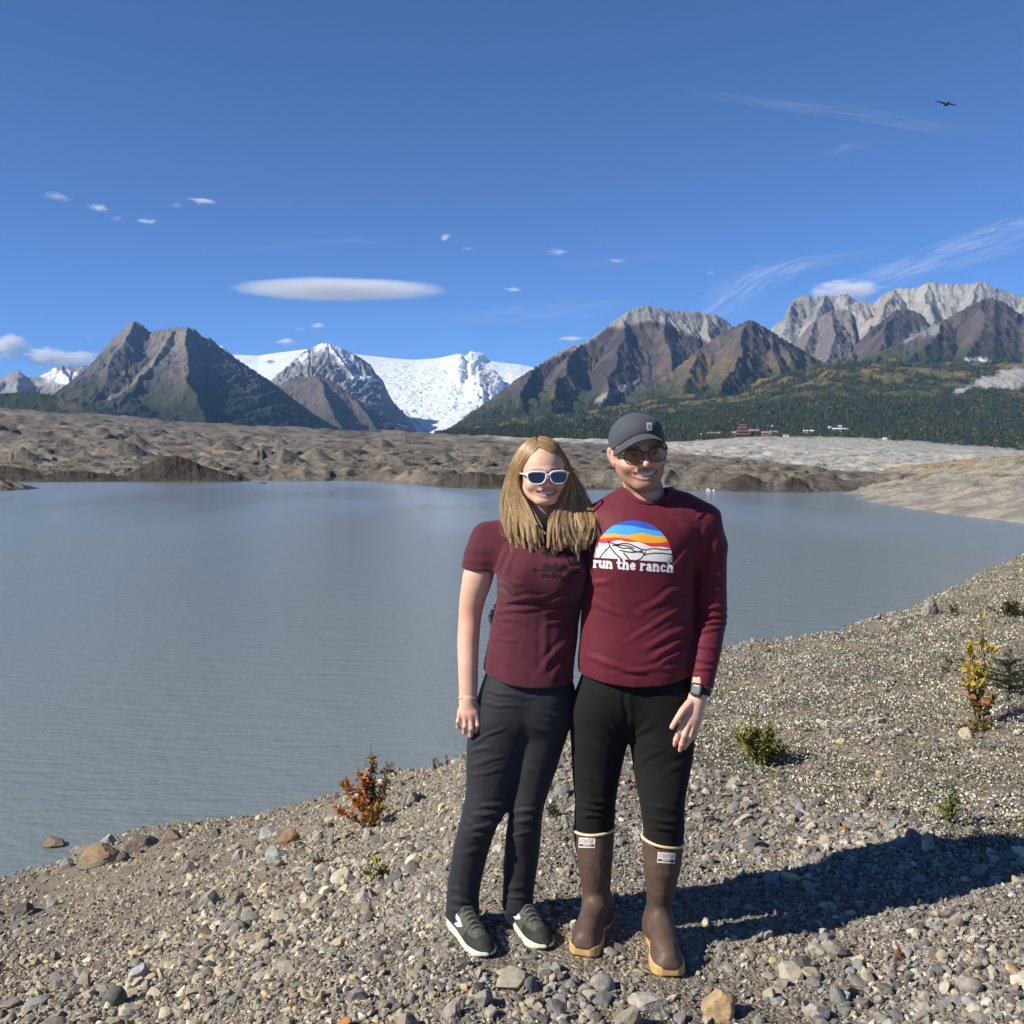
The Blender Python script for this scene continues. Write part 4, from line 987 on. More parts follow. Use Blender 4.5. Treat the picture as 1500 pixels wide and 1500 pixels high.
M_eye = mat_std('eyeball', (.75, .72, .70), rough=.15, spec=.5); M_teeth = mat_std('teeth', (.60, .56, .48), rough=.35, spec=.5)
M_iris = mat_std('iris', (.05, .05, .05), rough=.1)
LOWZ = [1.0]
def place_head(c, yaw, pitch, roll):
    M = np.array(Matrix.Rotation(R(roll), 3, 'Y') @ Matrix.Rotation(R(yaw), 3, 'Z') @ Matrix.Rotation(R(pitch), 3, 'X'))
    return M, np.array(c)
def to_w(q, M, c):
    q = np.array(q, float); q[..., 2] = np.where(q[..., 2] < 0, q[..., 2] * LOWZ[0], q[..., 2])
    return q @ M.T + c
def to_l(p, M, c, sc):
    q = ((p - c) @ M) / sc; q[..., 2] = np.where(q[..., 2] < 0, q[..., 2] / LOWZ[0], q[..., 2]); return q
def make_head(M, c, sc, neck_to, neck_r, **kw):
    fld = Field(c - .16, c + .16, .0017 * sc)
    fld.lo = c - np.array([.11, .15, .19]); hi = c + np.array([.11, .15, .15]); fld = Field(fld.lo, hi, .0018)
    Ms = M * sc
    for (pr, k, op) in head_prims(**kw):
        f, lo, hi_ = pr
        g = (lambda f: (lambda p: f(to_l(p, M, c, sc)) * sc))(f)
        cc = np.array([[(lo, hi_)[i][0], (lo, hi_)[j][1], (lo, hi_)[l][2]] for i in (0, 1) for j in (0, 1) for l in (0, 1)]) * sc @ M.T + c
        fld.add((g, cc.min(0), cc.max(0)), k * sc, op)
    a = to_w([[0, .022 * sc, -.050 * sc]], M, c)[0]
    fld.add(cone(a, neck_to, neck_r * .97, neck_r * 1.06), .022)
    V, Q = fld.mesh(2)
    return V, Q
# ---------------------------------------------------------------- hand
def hand_mesh(wrist, wr, palm, pr_, knuckles, mids, tips, thumb, fr=.0082, h=.0016, arm=None):
    allp = [wrist] + list(palm) + list(knuckles) + list(tips) + [t for t in thumb]
    lo = np.min(allp, 0) - .03; hi = np.max(allp, 0) + .03
    if arm is not None: lo = np.minimum(lo, np.min([a for a in arm[0]], 0) - .06); hi = np.maximum(hi, np.max([a for a in arm[0]], 0) + .06)
    fld = Field(lo, hi, h)
    if arm is not None: fld.add(chain(*arm), 0)
    for i, kn in enumerate(knuckles):
        fld.add(chain([wrist, kn], [wr * .78, fr * 1.28]), .014)
    for i in range(len(knuckles) - 1):
        fld.add(cone((np.array(knuckles[i]) * .8 + np.array(wrist) * .2), (np.array(knuckles[i + 1]) * .8 + np.array(wrist) * .2), fr * 1.15, fr * 1.15), .012)
    sc = [1.0, 1.04, .98, .86]
    fing = None
    for i, (kn, md, tp) in enumerate(zip(knuckles, mids, tips)):
        r = fr * sc[i]; kn, tp = np.array(kn), np.array(tp); pts = [kn] + [np.array(m_) for m_ in md] + [tp]
        rr = list(np.linspace(r * 1.12, r * .80, len(pts)))
        fld.add(chain(pts, rr), .0035)
        for p_ in pts[1:-1]: fld.add(ell(p_, (r * 1.03,) * 3), .004)
    fld.add(chain(thumb, list(np.linspace(fr * 1.55, fr * .95, len(thumb)))), .008)
    return fld.mesh(1)
def shade_skin(V, skin, seed=3, red_pts=()):
    n = vnoise3(V * 60, seed); c = np.repeat(np.array(skin)[None], len(V), 0) * (1 + .06 * n[:, None])
    for p_, r_ in red_pts: c = cmix(c, np.array(skin) * np.array([1.0, .74, .68]), np.exp(-((V - p_) ** 2).sum(1) / r_ ** 2) * .7)
    return c
def pp(px, py, Y): return P(px, py, Y)
def tube(pts, r, sides=8, closed=False):
    pts = np.array(pts, float); n = len(pts); r = np.broadcast_to(np.asarray(r, float), (n,))
    T = np.gradient(pts, axis=0)
    if closed: T = np.roll(pts, -1, 0) - np.roll(pts, 1, 0)
    T /= np.maximum(np.linalg.norm(T, axis=1), 1e-9)[:, None]
    up = np.array([0, 0, 1.0]); up = np.where(np.abs(T @ up)[:, None] > .95, np.array([[0, 1.0, 0]]), up[None])
    A = np.cross(T, up); A /= np.linalg.norm(A, axis=1)[:, None]; B = np.cross(T, A)
    a = np.arange(sides) / sides * 2 * math.pi
    V = pts[:, None] + r[:, None, None] * (np.cos(a)[None, :, None] * A[:, None] + np.sin(a)[None, :, None] * B[:, None])
    m = n if closed else n - 1
    i = np.arange(m)[:, None]; j = np.arange(sides)[None]
    i2 = (i + 1) % n; j2 = (j + 1) % sides
    Q = np.stack([i * sides + j, i * sides + j2, i2 * sides + j2, i2 * sides + j], -1).reshape(-1, 4)
    return V.reshape(-1, 3), Q
def solid_part(name, V, Q, mat, parent, col=None, smooth=True, label=None):
    o = mesh_np(name, V, Q, mat, col, smooth, parent)
    if label: o['label'] = label
    return o
def set_parent_keep(o, root):
    o.parent = root; o.matrix_parent_inverse = root.matrix_world.inverted()
def child_of(root_loc):
    return lambda V: V - np.array(root_loc)

# ================================================================ WOMAN
Yw = 3.42
W_SKIN = (.65, .385, .280)
W_root = np.array(pp(722, 1375, 3.44)); W_root[2] = float(ground_z(W_root[0], W_root[1]))
woman = empty('person', W_root, 'standing woman with long blond hair, white sunglasses, maroon t-shirt and dark trousers', 'person')
lw = lambda V: V - W_root
# --- t-shirt
tee_rows = [(768, 772, 822, Yw + .015, .050, .055), (780, 738, 852, Yw + .012, .075, .080), (794, 722, 864, Yw + .005, .098, .095), (815, 724, 864, Yw, .122, .10), (838, 730, 861, Yw, .138, .10), (858, 731, 858, Yw, .136, .10), (880, 727, 853, Yw, .122, .098), (905, 722, 849, Yw, .112, .098), (935, 716, 846, Yw, .115, .105), (962, 711, 842, Yw, .122, .115), (985, 707, 840, Yw, .132, .130), (1006, 704, 841, Yw, .136, .136)]
def tee_field(h, grow=0.0):
    fld = Field((pp(660, 700, Yw)[0], Yw - .28, pp(700, 1010, Yw)[2] - .02), (pp(930, 700, Yw)[0], Yw + .36, pp(700, 740, Yw)[2]), h)
    fld.add(loft(tee_rows, 2.25))
    sh = pp(716, 790, Yw + .01)
    fld.add(chain([pp(765, 776, Yw + .02), sh, pp(706, 815, Yw + .005), pp(702, 836, Yw)], [.045, .062, .061, .060]), .055)
    shl = pp(862, 790, Yw + .03)
    fld.add(chain([pp(825, 776, Yw + .02), shl, pp(876, 835, Yw + .13)], [.045, .060, .058]), .05)
    for s, bx in ((-1, 768), (1, 820)): fld.add(ell(pp(bx, 842, Yw - .085), (.062, .055, .060)), .06)
    return fld
fld = tee_field(.0034)
hemz = lambda x: pp(800, 996, Yw)[2] + 1.2 * np.maximum(np.abs(x - pp(796, 996, Yw)[0]) - .02, 0) ** 2
e_sl = pp(703, 834, Yw); d_sl = np.array([-.10, .0, -1.0]); d_sl /= np.linalg.norm(d_sl)
e_sr = pp(874, 832, Yw + .12); d_sr = np.array([.25, .55, -.8]); d_sr /= np.linalg.norm(d_sr)
def tee_cut(p):
    v = hemz(p[..., 0]) - p[..., 2]
    s1 = (p - e_sl) @ d_sl; near1 = p[..., 0] - pp(728.5, 850, Yw)[0]
    v = np.maximum(v, np.minimum(np.minimum(s1, -near1), p[..., 2] - pp(700, 876, Yw)[2]))
    s2 = (p - e_sr) @ d_sr; near2 = pp(866, 850, Yw)[0] - p[..., 0]
    v = np.maximum(v, np.minimum(np.minimum(s2, np.maximum(-near2, p[..., 1] - (Yw + .10))), p[..., 2] - pp(700, 890, Yw)[2]))
    return v
fld.cut(tee_cut)
# neck opening
w_nc = pp(797, 772, Yw + .012)
fld.cut((lambda f: f)(lambda p: np.where(p[..., 2] > w_nc[2] - .06, (1 - np.sqrt(((p[..., 0] - w_nc[0]) / .064) ** 2 + ((p[..., 1] - w_nc[1]) / .064) ** 2)) * .064, -1.0)))
V, Q = fld.mesh(2)
W_F = [(731, 846, 764, 858, 3.2, 4), (729, 856, 750, 872, 3, 3), (726, 884, 800, 874, 3.2, 5), (724, 896, 790, 892, 3.0, 4.5), (724, 905, 770, 912, 3, 3.5), (842, 870, 800, 884, 3, 4), (848, 890, 800, 898, 3, 4), (845, 905, 800, 916, 3, 3), (718, 925, 790, 975, 4, 3.5), (714, 950, 770, 990, 4, 3), (835, 935, 790, 985, 4, 4), (838, 955, 810, 992, 4, 3.5), (720, 935, 760, 940, 3, 2.5), (742, 800, 728, 838, 3, 4), (752, 805, 740, 845, 3.5, 3), (690, 800, 716, 818, 4, 2.5), (682, 822, 722, 824, 4, 2), (855, 830, 820, 850, 4, 3), (800, 900, 800, 985, 5, 2)]
V = folds(V, Q, W_F, 1.2, (13, 13, 9), 5)
def mat_cloth(name, color, rough=.85, sheen=.15, weave=900, bump=.15, var=.10):
    m = mat_std(name, color, rough=rough, spec=.2, sheen=sheen, var=var, vscale=9, bump=bump, bscale=weave, bdist=.0006)
    return m
M_tee_w = mat_cloth('heather_maroon_cotton', (.082, .0155, .026), var=.14)
w_tee = solid_part('t_shirt', lw(V), Q, M_tee_w, woman)
W_TEE = (V, Q)
def collar_ring(V, Q, c, rx, ry, lift=.002):
    from mathutils.bvhtree import BVHTree
    bvh = BVHTree.FromPolygons([tuple(v) for v in V], [tuple(q) for q in Q]); pts = []
    for a in np.linspace(0, 2 * math.pi, 90, endpoint=False):
        x, y = c[0] + rx * math.sin(a), c[1] - ry * math.cos(a); h = bvh.ray_cast(Vector((x, y, c[2] + .3)), Vector((0, 0, -1)))[0]
        pts.append((x, y, h.z if h is not None else c[2]))
    p = np.array(pts); med = np.median(p[:, 2])
    for _ in range(12): p[:, 2] = .25 * np.roll(p[:, 2], 1) + .5 * p[:, 2] + .25 * np.roll(p[:, 2], -1)
    p[:, 2] += lift; return p
def neck_cut(c, rx, ry, zmin):
    return lambda p: np.where(p[..., 2] > zmin, (1 - np.sqrt(((p[..., 0] - c[0]) / rx) ** 2 + ((p[..., 1] - c[1]) / ry) ** 2)) * min(rx, ry), -1.0)
# ribbed collar
Vc, Qc = tube(collar_ring(V, Q, w_nc, .066, .066), .0055, 8, True)
w_col = solid_part('collar', lw(Vc), Qc, M_tee_w, w_tee)
# --- trousers
w_la = [(985, 716, 790, Yw + .0, .09, .10), (1015, 705, 790, Yw, .108, .128), (1045, 696, 789, Yw, .11, .13), (1075, 686, 787, Yw, .105, .118), (1110, 683, 772, Yw, .098, .105), (1150, 683, 758, Yw, .088, .092), (1185, 678, 744, Yw - .012, .080, .082), (1210, 672, 729, Yw - .012, .074, .08), (1240, 665, 718, Yw, .068, .078), (1270, 660, 710, Yw + .01, .064, .076), (1305, 655, 703, Yw + .015, .062, .078), (1340, 652, 702, Yw + .015, .066, .085)]
w_lb = [(985, 765, 832, Yw, .09, .10), (1015, 760, 838, Yw, .108, .128), (1045, 755, 837, Yw, .11, .13), (1075, 752, 831, Yw, .10, .118), (1110, 750, 820, Yw, .094, .105), (1150, 747, 807, Yw, .084, .092), (1185, 745, 796, Yw - .01, .076, .082), (1215, 742, 793, Yw, .07, .08), (1250, 739, 790, Yw + .03, .066, .076), (1290, 737, 784, Yw + .045, .063, .076), (1328, 735, 780, Yw + .05, .064, .08)]
def wpants(h):
    fld = Field((pp(640, 1300, Yw)[0], Yw - .2, pp(700, 1350, Yw)[2] - .02), (pp(860, 1000, Yw)[0], Yw + .24, pp(700, 946, Yw)[2]), h)
    fld.add(loft(w_la, 2.15)); fld.add(loft(w_lb, 2.15), .012)
    fld.add(loft([(950, 728, 826, Yw, .085, .09), (972, 720, 829, Yw, .095, .10), (990, 714, 833, Yw, .108, .115), (1006, 708, 838, Yw, .116, .13), (1030, 701, 838, Yw, .115, .135), (1060, 700, 834, Yw, .10, .125), (1080, 735, 800, Yw, .06, .10)], 2.3), .03)
    return fld
fld = wpants(.0034)
Vp, Qp = fld.mesh(2)
WP_F = [(684, 1100, 720, 1096, 3, 3), (684, 1120, 735, 1108, 3, 3), (684, 1135, 740, 1128, 3, 2.5), (690, 1090, 740, 1065, 3, 3), (705, 1030, 770, 1036, 3, 2.5), (708, 1010, 760, 1018, 3, 2), (720, 1012, 790, 1024, 3, 2.5), (748, 1176, 705, 1182, 3, 5), (744, 1190, 695, 1194, 3, 5), (734, 1203, 690, 1216, 3.5, 5), (722, 1222, 690, 1226, 3, 4), (676, 1200, 700, 1212, 3, 3), (715, 1240, 675, 1252, 3.5, 3), (655, 1300, 698, 1312, 3, 4), (658, 1318, 700, 1322, 3, 4.5), (660, 1333, 700, 1330, 3, 3), (793, 1185, 750, 1190, 3, 4), (790, 1200, 752, 1206, 3, 4), (785, 1218, 748, 1224, 3, 3), (738, 1296, 780, 1302, 3, 3.5), (740, 1312, 778, 1318, 3, 3.5), (800, 1140, 770, 1120, 4, 3), (790, 1040, 830, 1052, 3, 3), (770, 1060, 826, 1078, 4, 3)]
Vp = folds(Vp, Qp, WP_F, 1.3, (12, 12, 7), 15)
M_wpants = mat_cloth('charcoal_nylon', (.019, .021, .026), rough=.7, sheen=.08, weave=700, bump=.1)
w_trs = solid_part('trousers', lw(Vp), Qp, M_wpants, woman)
# --- body: head, arms and hands fine, trunk and legs under the clothes, one mesh
WH_c = np.array(pp(793.5, 694, Yw - .015)); WH_M, _ = place_head(WH_c, 9, 4, -1.0); WH_s = .985; LOWZ[0] = .87
Vh_, Qh_ = make_head(WH_M, WH_c, WH_s, pp(796, 785, Yw + .035), .050, w=1.0, jaw=1.06, nose=.96, smile=1.12, ear=.90)
qh = to_l(Vh_, WH_M, WH_c, WH_s)
ch_ = head_color(qh, W_SKIN, 0, 5)
# right arm (image left) bare from the sleeve
arm_rows = [(800, 695, 722, Yw + .005, .030), (822, 686, 724, Yw + .005, .044), (838, 679, 724, Yw + .0, .050), (856, 676, 720, Yw, .048), (880, 673, 711, Yw + .008, .044), (900, 672, 706, Yw + .012, .041), (925, 670.5, 703, Yw + .0, .041), (948, 670, 701.5, Yw - .012, .040), (975, 671, 700.5, Yw - .03, .036), (1000, 672, 700, Yw - .042, .030), (1018, 672.5, 699, Yw - .05, .026), (1032, 672, 699, Yw - .053, .024)]
fld = Field((pp(655, 800, Yw)[0], Yw - .18, pp(700, 1095, Yw)[2]), (pp(740, 800, Yw)[0], Yw + .12, pp(700, 765, Yw)[2]), .0021)
fld.add(loft(arm_rows, 2.05))
Yh = Yw - .06
def h3(l): return [pp(*a) for a in l]
kn = h3([(698, 1049, Yh - .012), (690, 1052, Yh - .016), (681.5, 1051, Yh - .013), (673.5, 1047, Yh - .004)])
md = [h3([(699.5, 1062, Yh - .018), (698, 1071, Yh - .002)]), h3([(690.5, 1067, Yh - .024), (689.5, 1077, Yh - .006)]), h3([(681, 1064, Yh - .022), (680.5, 1073, Yh - .004)]), h3([(671, 1057, Yh - .012), (671, 1065, Yh + .004)])]
tp = h3([(695, 1072, Yh + .018), (688, 1077, Yh + .016), (681, 1073, Yh + .018), (673, 1066, Yh + .022)])
hv_, hq_ = hand_mesh(pp(686, 1024, Yh + .006), .027, [pp(686, 1040, Yh)], .03, kn, md, tp, h3([(697, 1032, Yh + .010), (704, 1044, Yh + .004), (706, 1055, Yh + .006), (703, 1063, Yh + .012)]), fr=.0079)
av_, aq_ = fld.mesh(2)
# left arm reaches behind the other person's back
la = [pp(862, 790, Yw + .03), pp(876, 850, Yw + .15), pp(915, 905, Yw + .20), pp(965, 925, Yw + .15)]
fl2 = Field(np.min(la, 0) - .08, np.max(la, 0) + .08, .006); fl2.add(chain(la, [.048, .045, .038, .027]))
lv_, lq_ = fl2.mesh(2)
Yb = Yw + .13
hlv, hlq = hand_mesh(la[3], .026, [pp(985, 930, Yb)], .03, h3([(988, 915, Yb - .0), (992, 924, Yb - .0), (992, 933, Yb), (989, 941, Yb)]), [h3([(1005, 912, Yb - .01)]), h3([(1010, 923, Yb - .01)]), h3([(1009, 934, Yb - .01)]), h3([(1003, 944, Yb - .01)])], h3([(1014, 911, Yb - .03), (1018, 923, Yb - .035), (1017, 935, Yb - .03), (1011, 946, Yb - .025)]), h3([(975, 915, Yb), (985, 903, Yb), (997, 899, Yb - .01)]), h=.003)
# trunk and legs hidden by the clothes
core = tee_field(.008); core.F += .030; cv1, cq1 = core.mesh(1)
core = wpants(.008); core.F += .012
cv2, cq2 = core.mesh(1)
def ankle(px0, py0, Y0, px1, py1, Y1): return cone(pp(px0, py0, Y0), pp(px1, py1, Y1), .036, .034)
fl3 = Field((pp(640, 1300, Yw)[0], Yw - .16, -.02), (pp(800, 1300, Yw)[0], Yw + .22, .36), .006)
fl3.add(ankle(677, 1300, Yw + .03, 672, 1352, Yw + .03)); fl3.add(ankle(760, 1290, Yw + .055, 757, 1345, Yw + .065))
cv3, cq3 = fl3.mesh(1)
bv, bq = join([(Vh_, Qh_), (av_, aq_), (hv_, hq_), (lv_, lq_), (hlv, hlq), (cv1, cq1), (cv2, cq2), (cv3, cq3)])
cols = np.concatenate([ch_, shade_skin(av_, W_SKIN, 7, [(pp(690, 905, Yw - .03), .05)]), shade_skin(hv_, np.array(W_SKIN) * .97, 8, [(k_, .012) for k_ in kn] + [(t_, .012) for t_ in tp]), shade_skin(lv_, W_SKIN), shade_skin(hlv, W_SKIN), shade_skin(cv1, W_SKIN), shade_skin(cv2, W_SKIN), shade_skin(cv3, W_SKIN)])
w_body = solid_part('body', lw(bv), bq, M_skin, woman, cols)
# eyes, teeth
def eyes_teeth(M, c, sc, root, lfn, iris, tw=.0315):
    V, F = ICO3
    for s in (1, -1):
        e = to_w((V * .0118 + np.array([s * .032, -.0795, -.002])) * sc, M, c)
        ob = solid_part('eye', lfn(e), F, M_eye, root)
        di = V[:, 1] < -.86
        e2 = to_w((V * np.array([.0044, .0022, .0044]) + np.array([s * .032, -.0905, -.003])) * sc, M, c)
        solid_part('iris', lfn(e2), F, mat_std('iris_colour', iris, rough=.1), ob)
    n = 33; t = np.linspace(-1, 1, n); rows = []
    for zz, dy in ((-.0555, .001), (-.0585, -.001), (-.0685, -.0012), (-.0705, .0006)):
        yy = -.0882 + .0185 * np.abs(t) ** 2.2 + dy
        rows.append(np.stack([t * tw, yy + .0006 * (1 - np.abs(np.sin(t * math.pi * 4)) ** .3), zz + .0108 * np.abs(t) ** 2.2 + 0 * t], 1))
    e = to_w(np.concatenate(rows) * sc, M, c)
    solid_part('teeth', lfn(e), grid_faces(4, n), M_teeth, root)
eyes_teeth(WH_M, WH_c, WH_s, woman, lw, (.08, .13, .18), .036)
# --- sunglasses
M_white_pl = mat_std('white_plastic', (.80, .79, .77), rough=.3, spec=.5)
def mat_mirror():
    m, n, b, L = new_mat('blue_mirror_lens'); b.inputs['Metallic'].default_value = 1; b.inputs['Roughness'].default_value = .04
    b.inputs['Base Color'].default_value = (.07, .15, .36, 1); return m
def lens_outline(cx, cz, w, h, n=40, pw=3.0, taper=.12):
    a = np.linspace(0, 2 * math.pi, n, endpoint=False); ca, sa = np.cos(a), np.sin(a)
    x = np.sign(ca) * np.abs(ca) ** (2 / pw) * w / 2; z = np.sign(sa) * np.abs(sa) ** (2 / pw) * h / 2
    x = x * (1 + taper * z / (h / 2)); return np.stack([cx + x, cz + z], 1)
def glasses(name, M, c, sc, root, lfn, cx, cz, w, h, fr, matF, matL, yf=-.112, pw=2.8, taper=.1, label=None, matLow=None, thick=1.0):
    curve = lambda x: yf + 2.6 * x ** 2
    parts = []; lens = []
    for s in (1, -1):
        ol = lens_outline(s * cx, cz, w, h, 48, pw, taper)
        pts = np.stack([ol[:, 0], curve(ol[:, 0]), ol[:, 1]], 1)
        parts.append(tube(to_w(pts * sc, M, c), fr * (1 + .35 * thick * np.clip((ol[:, 1] - cz) / (h / 2), -.4, 1)), 8, True))
        rings = [np.stack([s * cx + (ol[:, 0] - s * cx) * k, curve(s * cx + (ol[:, 0] - s * cx) * k) + .001, cz + (ol[:, 1] - cz) * k], 1) for k in (1, .75, .5, .25, .02)]
        lv = to_w(np.concatenate(rings) * sc, M, c); nn = 48
        lq = np.concatenate([np.stack([np.arange(nn) + r * nn, (np.arange(nn) + 1) % nn + r * nn, (np.arange(nn) + 1) % nn + (r + 1) * nn, np.arange(nn) + (r + 1) * nn], 1) for r in range(4)])
        lens.append((lv, lq))
        x0 = s * (cx + w * .52); zt = cz + h * .32
        arm = [(x0 - s * .004, curve(x0) - .0005, zt), (x0 + s * .004, curve(x0) + .004, zt), (s * .0775, yf + .045, zt - .002), (s * .079, -.01, zt - .005), (s * .078, .02, zt - .012)]
        parts.append(tube(to_w(np.array(arm) * sc, M, c), [fr * 1.3, fr * 1.5, fr * 1.1, fr, fr * .8], 8))
    xb = cx - w * .49
    br = np.array([(-xb, curve(xb), cz + h * .2), (0, yf - .002, cz + h * .27), (xb, curve(xb), cz + h * .2)])
    parts.append(tube(to_w(br * sc, M, c), fr * 1.15, 8))
    v, q = join(parts)
    g = solid_part(name, lfn(v), q, matF, root, label=label)
    for (lv, lq) in lens: solid_part('lens', lfn(lv), lq, matL, g)
    return g
glasses('sunglasses', WH_M, WH_c, WH_s, woman, lw, .0362, -.005, .057, .045, .0025, M_white_pl, mat_mirror(), yf=-.114, pw=2.9, taper=.22, label='white framed sunglasses with blue mirrored lenses')
# --- bracelet
ring = [pp(685.8 + 14.2 * math.sin(a), 1022 + 1.2 * math.cos(a), Yw - .05 - .027 * math.cos(a)) for a in np.linspace(0, 2 * math.pi, 36, endpoint=False)]
v, q = tube(ring, .0028, 8, True); solid_part('bracelet', lw(v), q, mat_std('tan_cord', (.50, .33, .16), rough=.7), woman, label='thin tan cord bracelet on the wrist')
# --- hair
M_hair = mat_std('blond_hair', rough=.42, spec=.5, attr=True)
def hair_cap(M, c, sc, root, lfn, grow, zcut, ycut, col, name='hair', mat=None):
    fld = Field(c - .15, c + .15, .003)
    for (pr, k) in ((ell((0, .018, .032), (.0755 + grow, .095 + grow, .086 + grow)), 0), (ell((0, .05, -.03), (.066 + grow, .06 + grow, .08)), .03)):
        f, lo, hi = pr
        g = (lambda f: (lambda p: f(((p - c) @ M) / sc) * sc))(f)
        fld.add((g, c - .14, c + .14), k)
    fld.cut(lambda p: (lambda q: np.maximum(zcut - q[..., 2], (ycut(q) - q[..., 1])))(((p - c) @ M) / sc))
    v, q = fld.mesh(2)
    n = vnoise3(v * np.array([180, 60, 40]), 3)
    cc = np.repeat(np.array(col)[None], len(v), 0) * (1 + .3 * n[:, None])
    return v, q, cc
hv0, hq0, hc0 = hair_cap(WH_M, WH_c, WH_s, woman, lw, .004, -.11, lambda q: np.where(q[..., 2] > .052, -.078 + .9 * np.maximum(.095 - q[..., 2], 0) + 0 * q[..., 0], np.where(q[..., 2] > -.02, -.040 + 0 * q[..., 2], -.02)), (.16, .10, .052))
def hair_strands(N, seed):
    r = np.random.default_rng(seed)
    side = np.where(r.random(N) < .52, -1, 1); a = r.random(N) ** .9; lay = r.random(N)
    K = 8; C = np.zeros((N, K, 3))
    # photo px / depth of the guide curves, inner edge -> outer edge
    Lx = [(788, 782), (783, 766), (771, 752), (760, 743), (763, 737), (776, 736), (789, 741), (795, 758)]
    Ly = [(655, 645), (661, 650), (676, 672), (697, 697), (720, 722), (745, 745), (770, 772), (798, 806)]
    Ld = [(-.075, .07), (-.080, .055), (-.080, .05), (-.050, .045), (-.050, .035), (-.075, .02), (-.105, -.03), (-.138, -.095)]
    Rx = [(787, 796), (798, 814), (813, 830), (827, 840), (824, 850), (812, 861), (806, 872), (818, 866)]
    Ry = [(654, 644), (660, 650), (674, 672), (697, 694), (722, 715), (747, 737), (770, 762), (801, 795)]
    Rd = [(-.075, .07), (-.080, .055), (-.080, .05), (-.045, .045), (-.050, .035), (-.085, -.02), (-.125, -.085), (-.150, -.13)]
    for k in range(K):
        for s, X_, Y_, D_ in ((-1, Lx, Ly, Ld), (1, Rx, Ry, Rd)):
            m = side == s
            C[m, k, 0] = X_[k][0] + a[m] * (X_[k][1] - X_[k][0]); C[m, k, 1] = Y_[k][0] + a[m] * (Y_[k][1] - Y_[k][0])
            C[m, k, 2] = Yw + D_[k][0] + a[m] * (D_[k][1] - D_[k][0]) + (lay[m] - .3) * .022 * (k / K)
    # clumps
    cl = np.floor(a * 26) + side * 100 + np.floor(lay * 2) * 1000
    u, inv = np.unique(cl, return_inverse=True)
    off = r.normal(0, 1, (len(u), K, 2)); off[:, :3] *= .25; off = np.cumsum(off, 1) * np.linspace(0, 1, K)[None, :, None]
    C[:, :, 0] += off[inv, :, 0] * 1.1 + r.normal(0, .9, (N, 1)) * np.linspace(.4, 1, K)[None]
    C[:, :, 1] += (off[inv, :, 1] * .8) * np.linspace(0, 1, K)[None] + r.normal(0, .5, (N, 1))
    C[:, -1, 1] += 7 + off[inv, -1, 1] * 4.0; C[:, -1, 0] += off[inv, -1, 0] * 3.0; C[:, -2, 0] += off[inv, -1, 0] * 1.2; C[:, 1:3, 0] += r.normal(0, 1.3, (N, 1)) * (a < .25)[:, None]; cutl = np.clip(1 - np.abs(r.normal(0, .075, N)) - .03 * (off[inv, -1, 0] > .5), .8, 1)
    C[:, -2, 1] += 0
    # flyaways
    fly = r.random(N) < .03
    C[fly, 3:, 0] += (side[fly] * r.uniform(2, 11, fly.sum()))[:, None] * np.linspace(.2, 1, K - 3)[None] ** 1.3
    W3 = P(C[..., 0], C[..., 1], C[..., 2])
    # dense resample with cubic interpolation
    M_ = 24; t = np.linspace(0, K - 1, M_)[None] * cutl[:, None]; i = np.clip(np.floor(t).astype(int), 0, K - 2); f = (t - i)[:, :, None]; ix = np.arange(N)[:, None]
    g = np.gradient(W3, axis=1)
    S = (1 + 2 * f) * (1 - f) ** 2 * W3[ix, i] + f * (1 - f) ** 2 * g[ix, i] + f * f * (3 - 2 * f) * W3[ix, i + 1] + f * f * (f - 1) * g[ix, i + 1]
    tt = np.linspace(0, 1, M_)
    ph = r.uniform(0, 6.28, len(u))[inv] + r.normal(0, .5, N); fq = r.uniform(5, 10, len(u))[inv]; am = r.uniform(.003, .014, len(u))[inv]
    wv = np.sin(ph[:, None] + fq[:, None] * tt[None]) * am[:, None] * sstep(.3, .8, tt)[None]
    S[..., 0] += wv; S[..., 1] += .7 * np.cos(ph[:, None] * 1.3 + fq[:, None] * tt[None]) * am[:, None] * sstep(.3, .8, tt)[None]
    # strands of a lock draw together towards its tip
    wgt = .38 * sstep(.35, 1, tt); cnt = np.bincount(inv, minlength=len(u))
    for j_ in range(3):
        mean = np.stack([np.bincount(inv, S[:, m_, j_], len(u)) / cnt for m_ in range(M_)], 1)
        S[..., j_] += (mean[inv] - S[..., j_]) * wgt[None] * (~fly)[:, None]
    # keep off the head
    q = (S - WH_c) @ WH_M / WH_s; rad = np.sqrt((q[..., 0] / .079) ** 2 + ((q[..., 1] - .018) / .099) ** 2 + ((q[..., 2] - .032) / .090) ** 2)
    push = np.maximum(1.0 + .05 * lay[:, None] - rad, 0) * (q[..., 2] > -.01)
    ctr = WH_c + (np.array([0, .018, .032]) * WH_s) @ WH_M.T
    S += (S - ctr) * (push / np.maximum(rad, .3))[..., None]
    rr = np.linspace(1, .3, M_) * .00072
    T = np.gradient(S, axis=1); T /= np.linalg.norm(T, axis=-1, keepdims=True)
    A = np.cross(T, np.array([.3, 1, .2])); A /= np.linalg.norm(A, axis=-1, keepdims=True); B = np.cross(T, A)
    an = np.arange(3) / 3 * 2 * math.pi
    V = S[:, :, None] + rr[None, :, None, None] * (np.cos(an)[None, None, :, None] * A[:, :, None] + np.sin(an)[None, None, :, None] * B[:, :, None])
    b0 = (np.arange(N) * M_ * 3)[:, None, None] + (np.arange(M_ - 1) * 3)[None, :, None]; j = np.arange(3); j2 = (j + 1) % 3
    Qh = np.stack([b0 + j, b0 + j2, b0 + 3 + j2, b0 + 3 + j], -1).reshape(-1, 4)
    tone = np.clip(r.normal(.5, .18, len(u))[inv] + r.normal(0, .24, N), 0, 1)
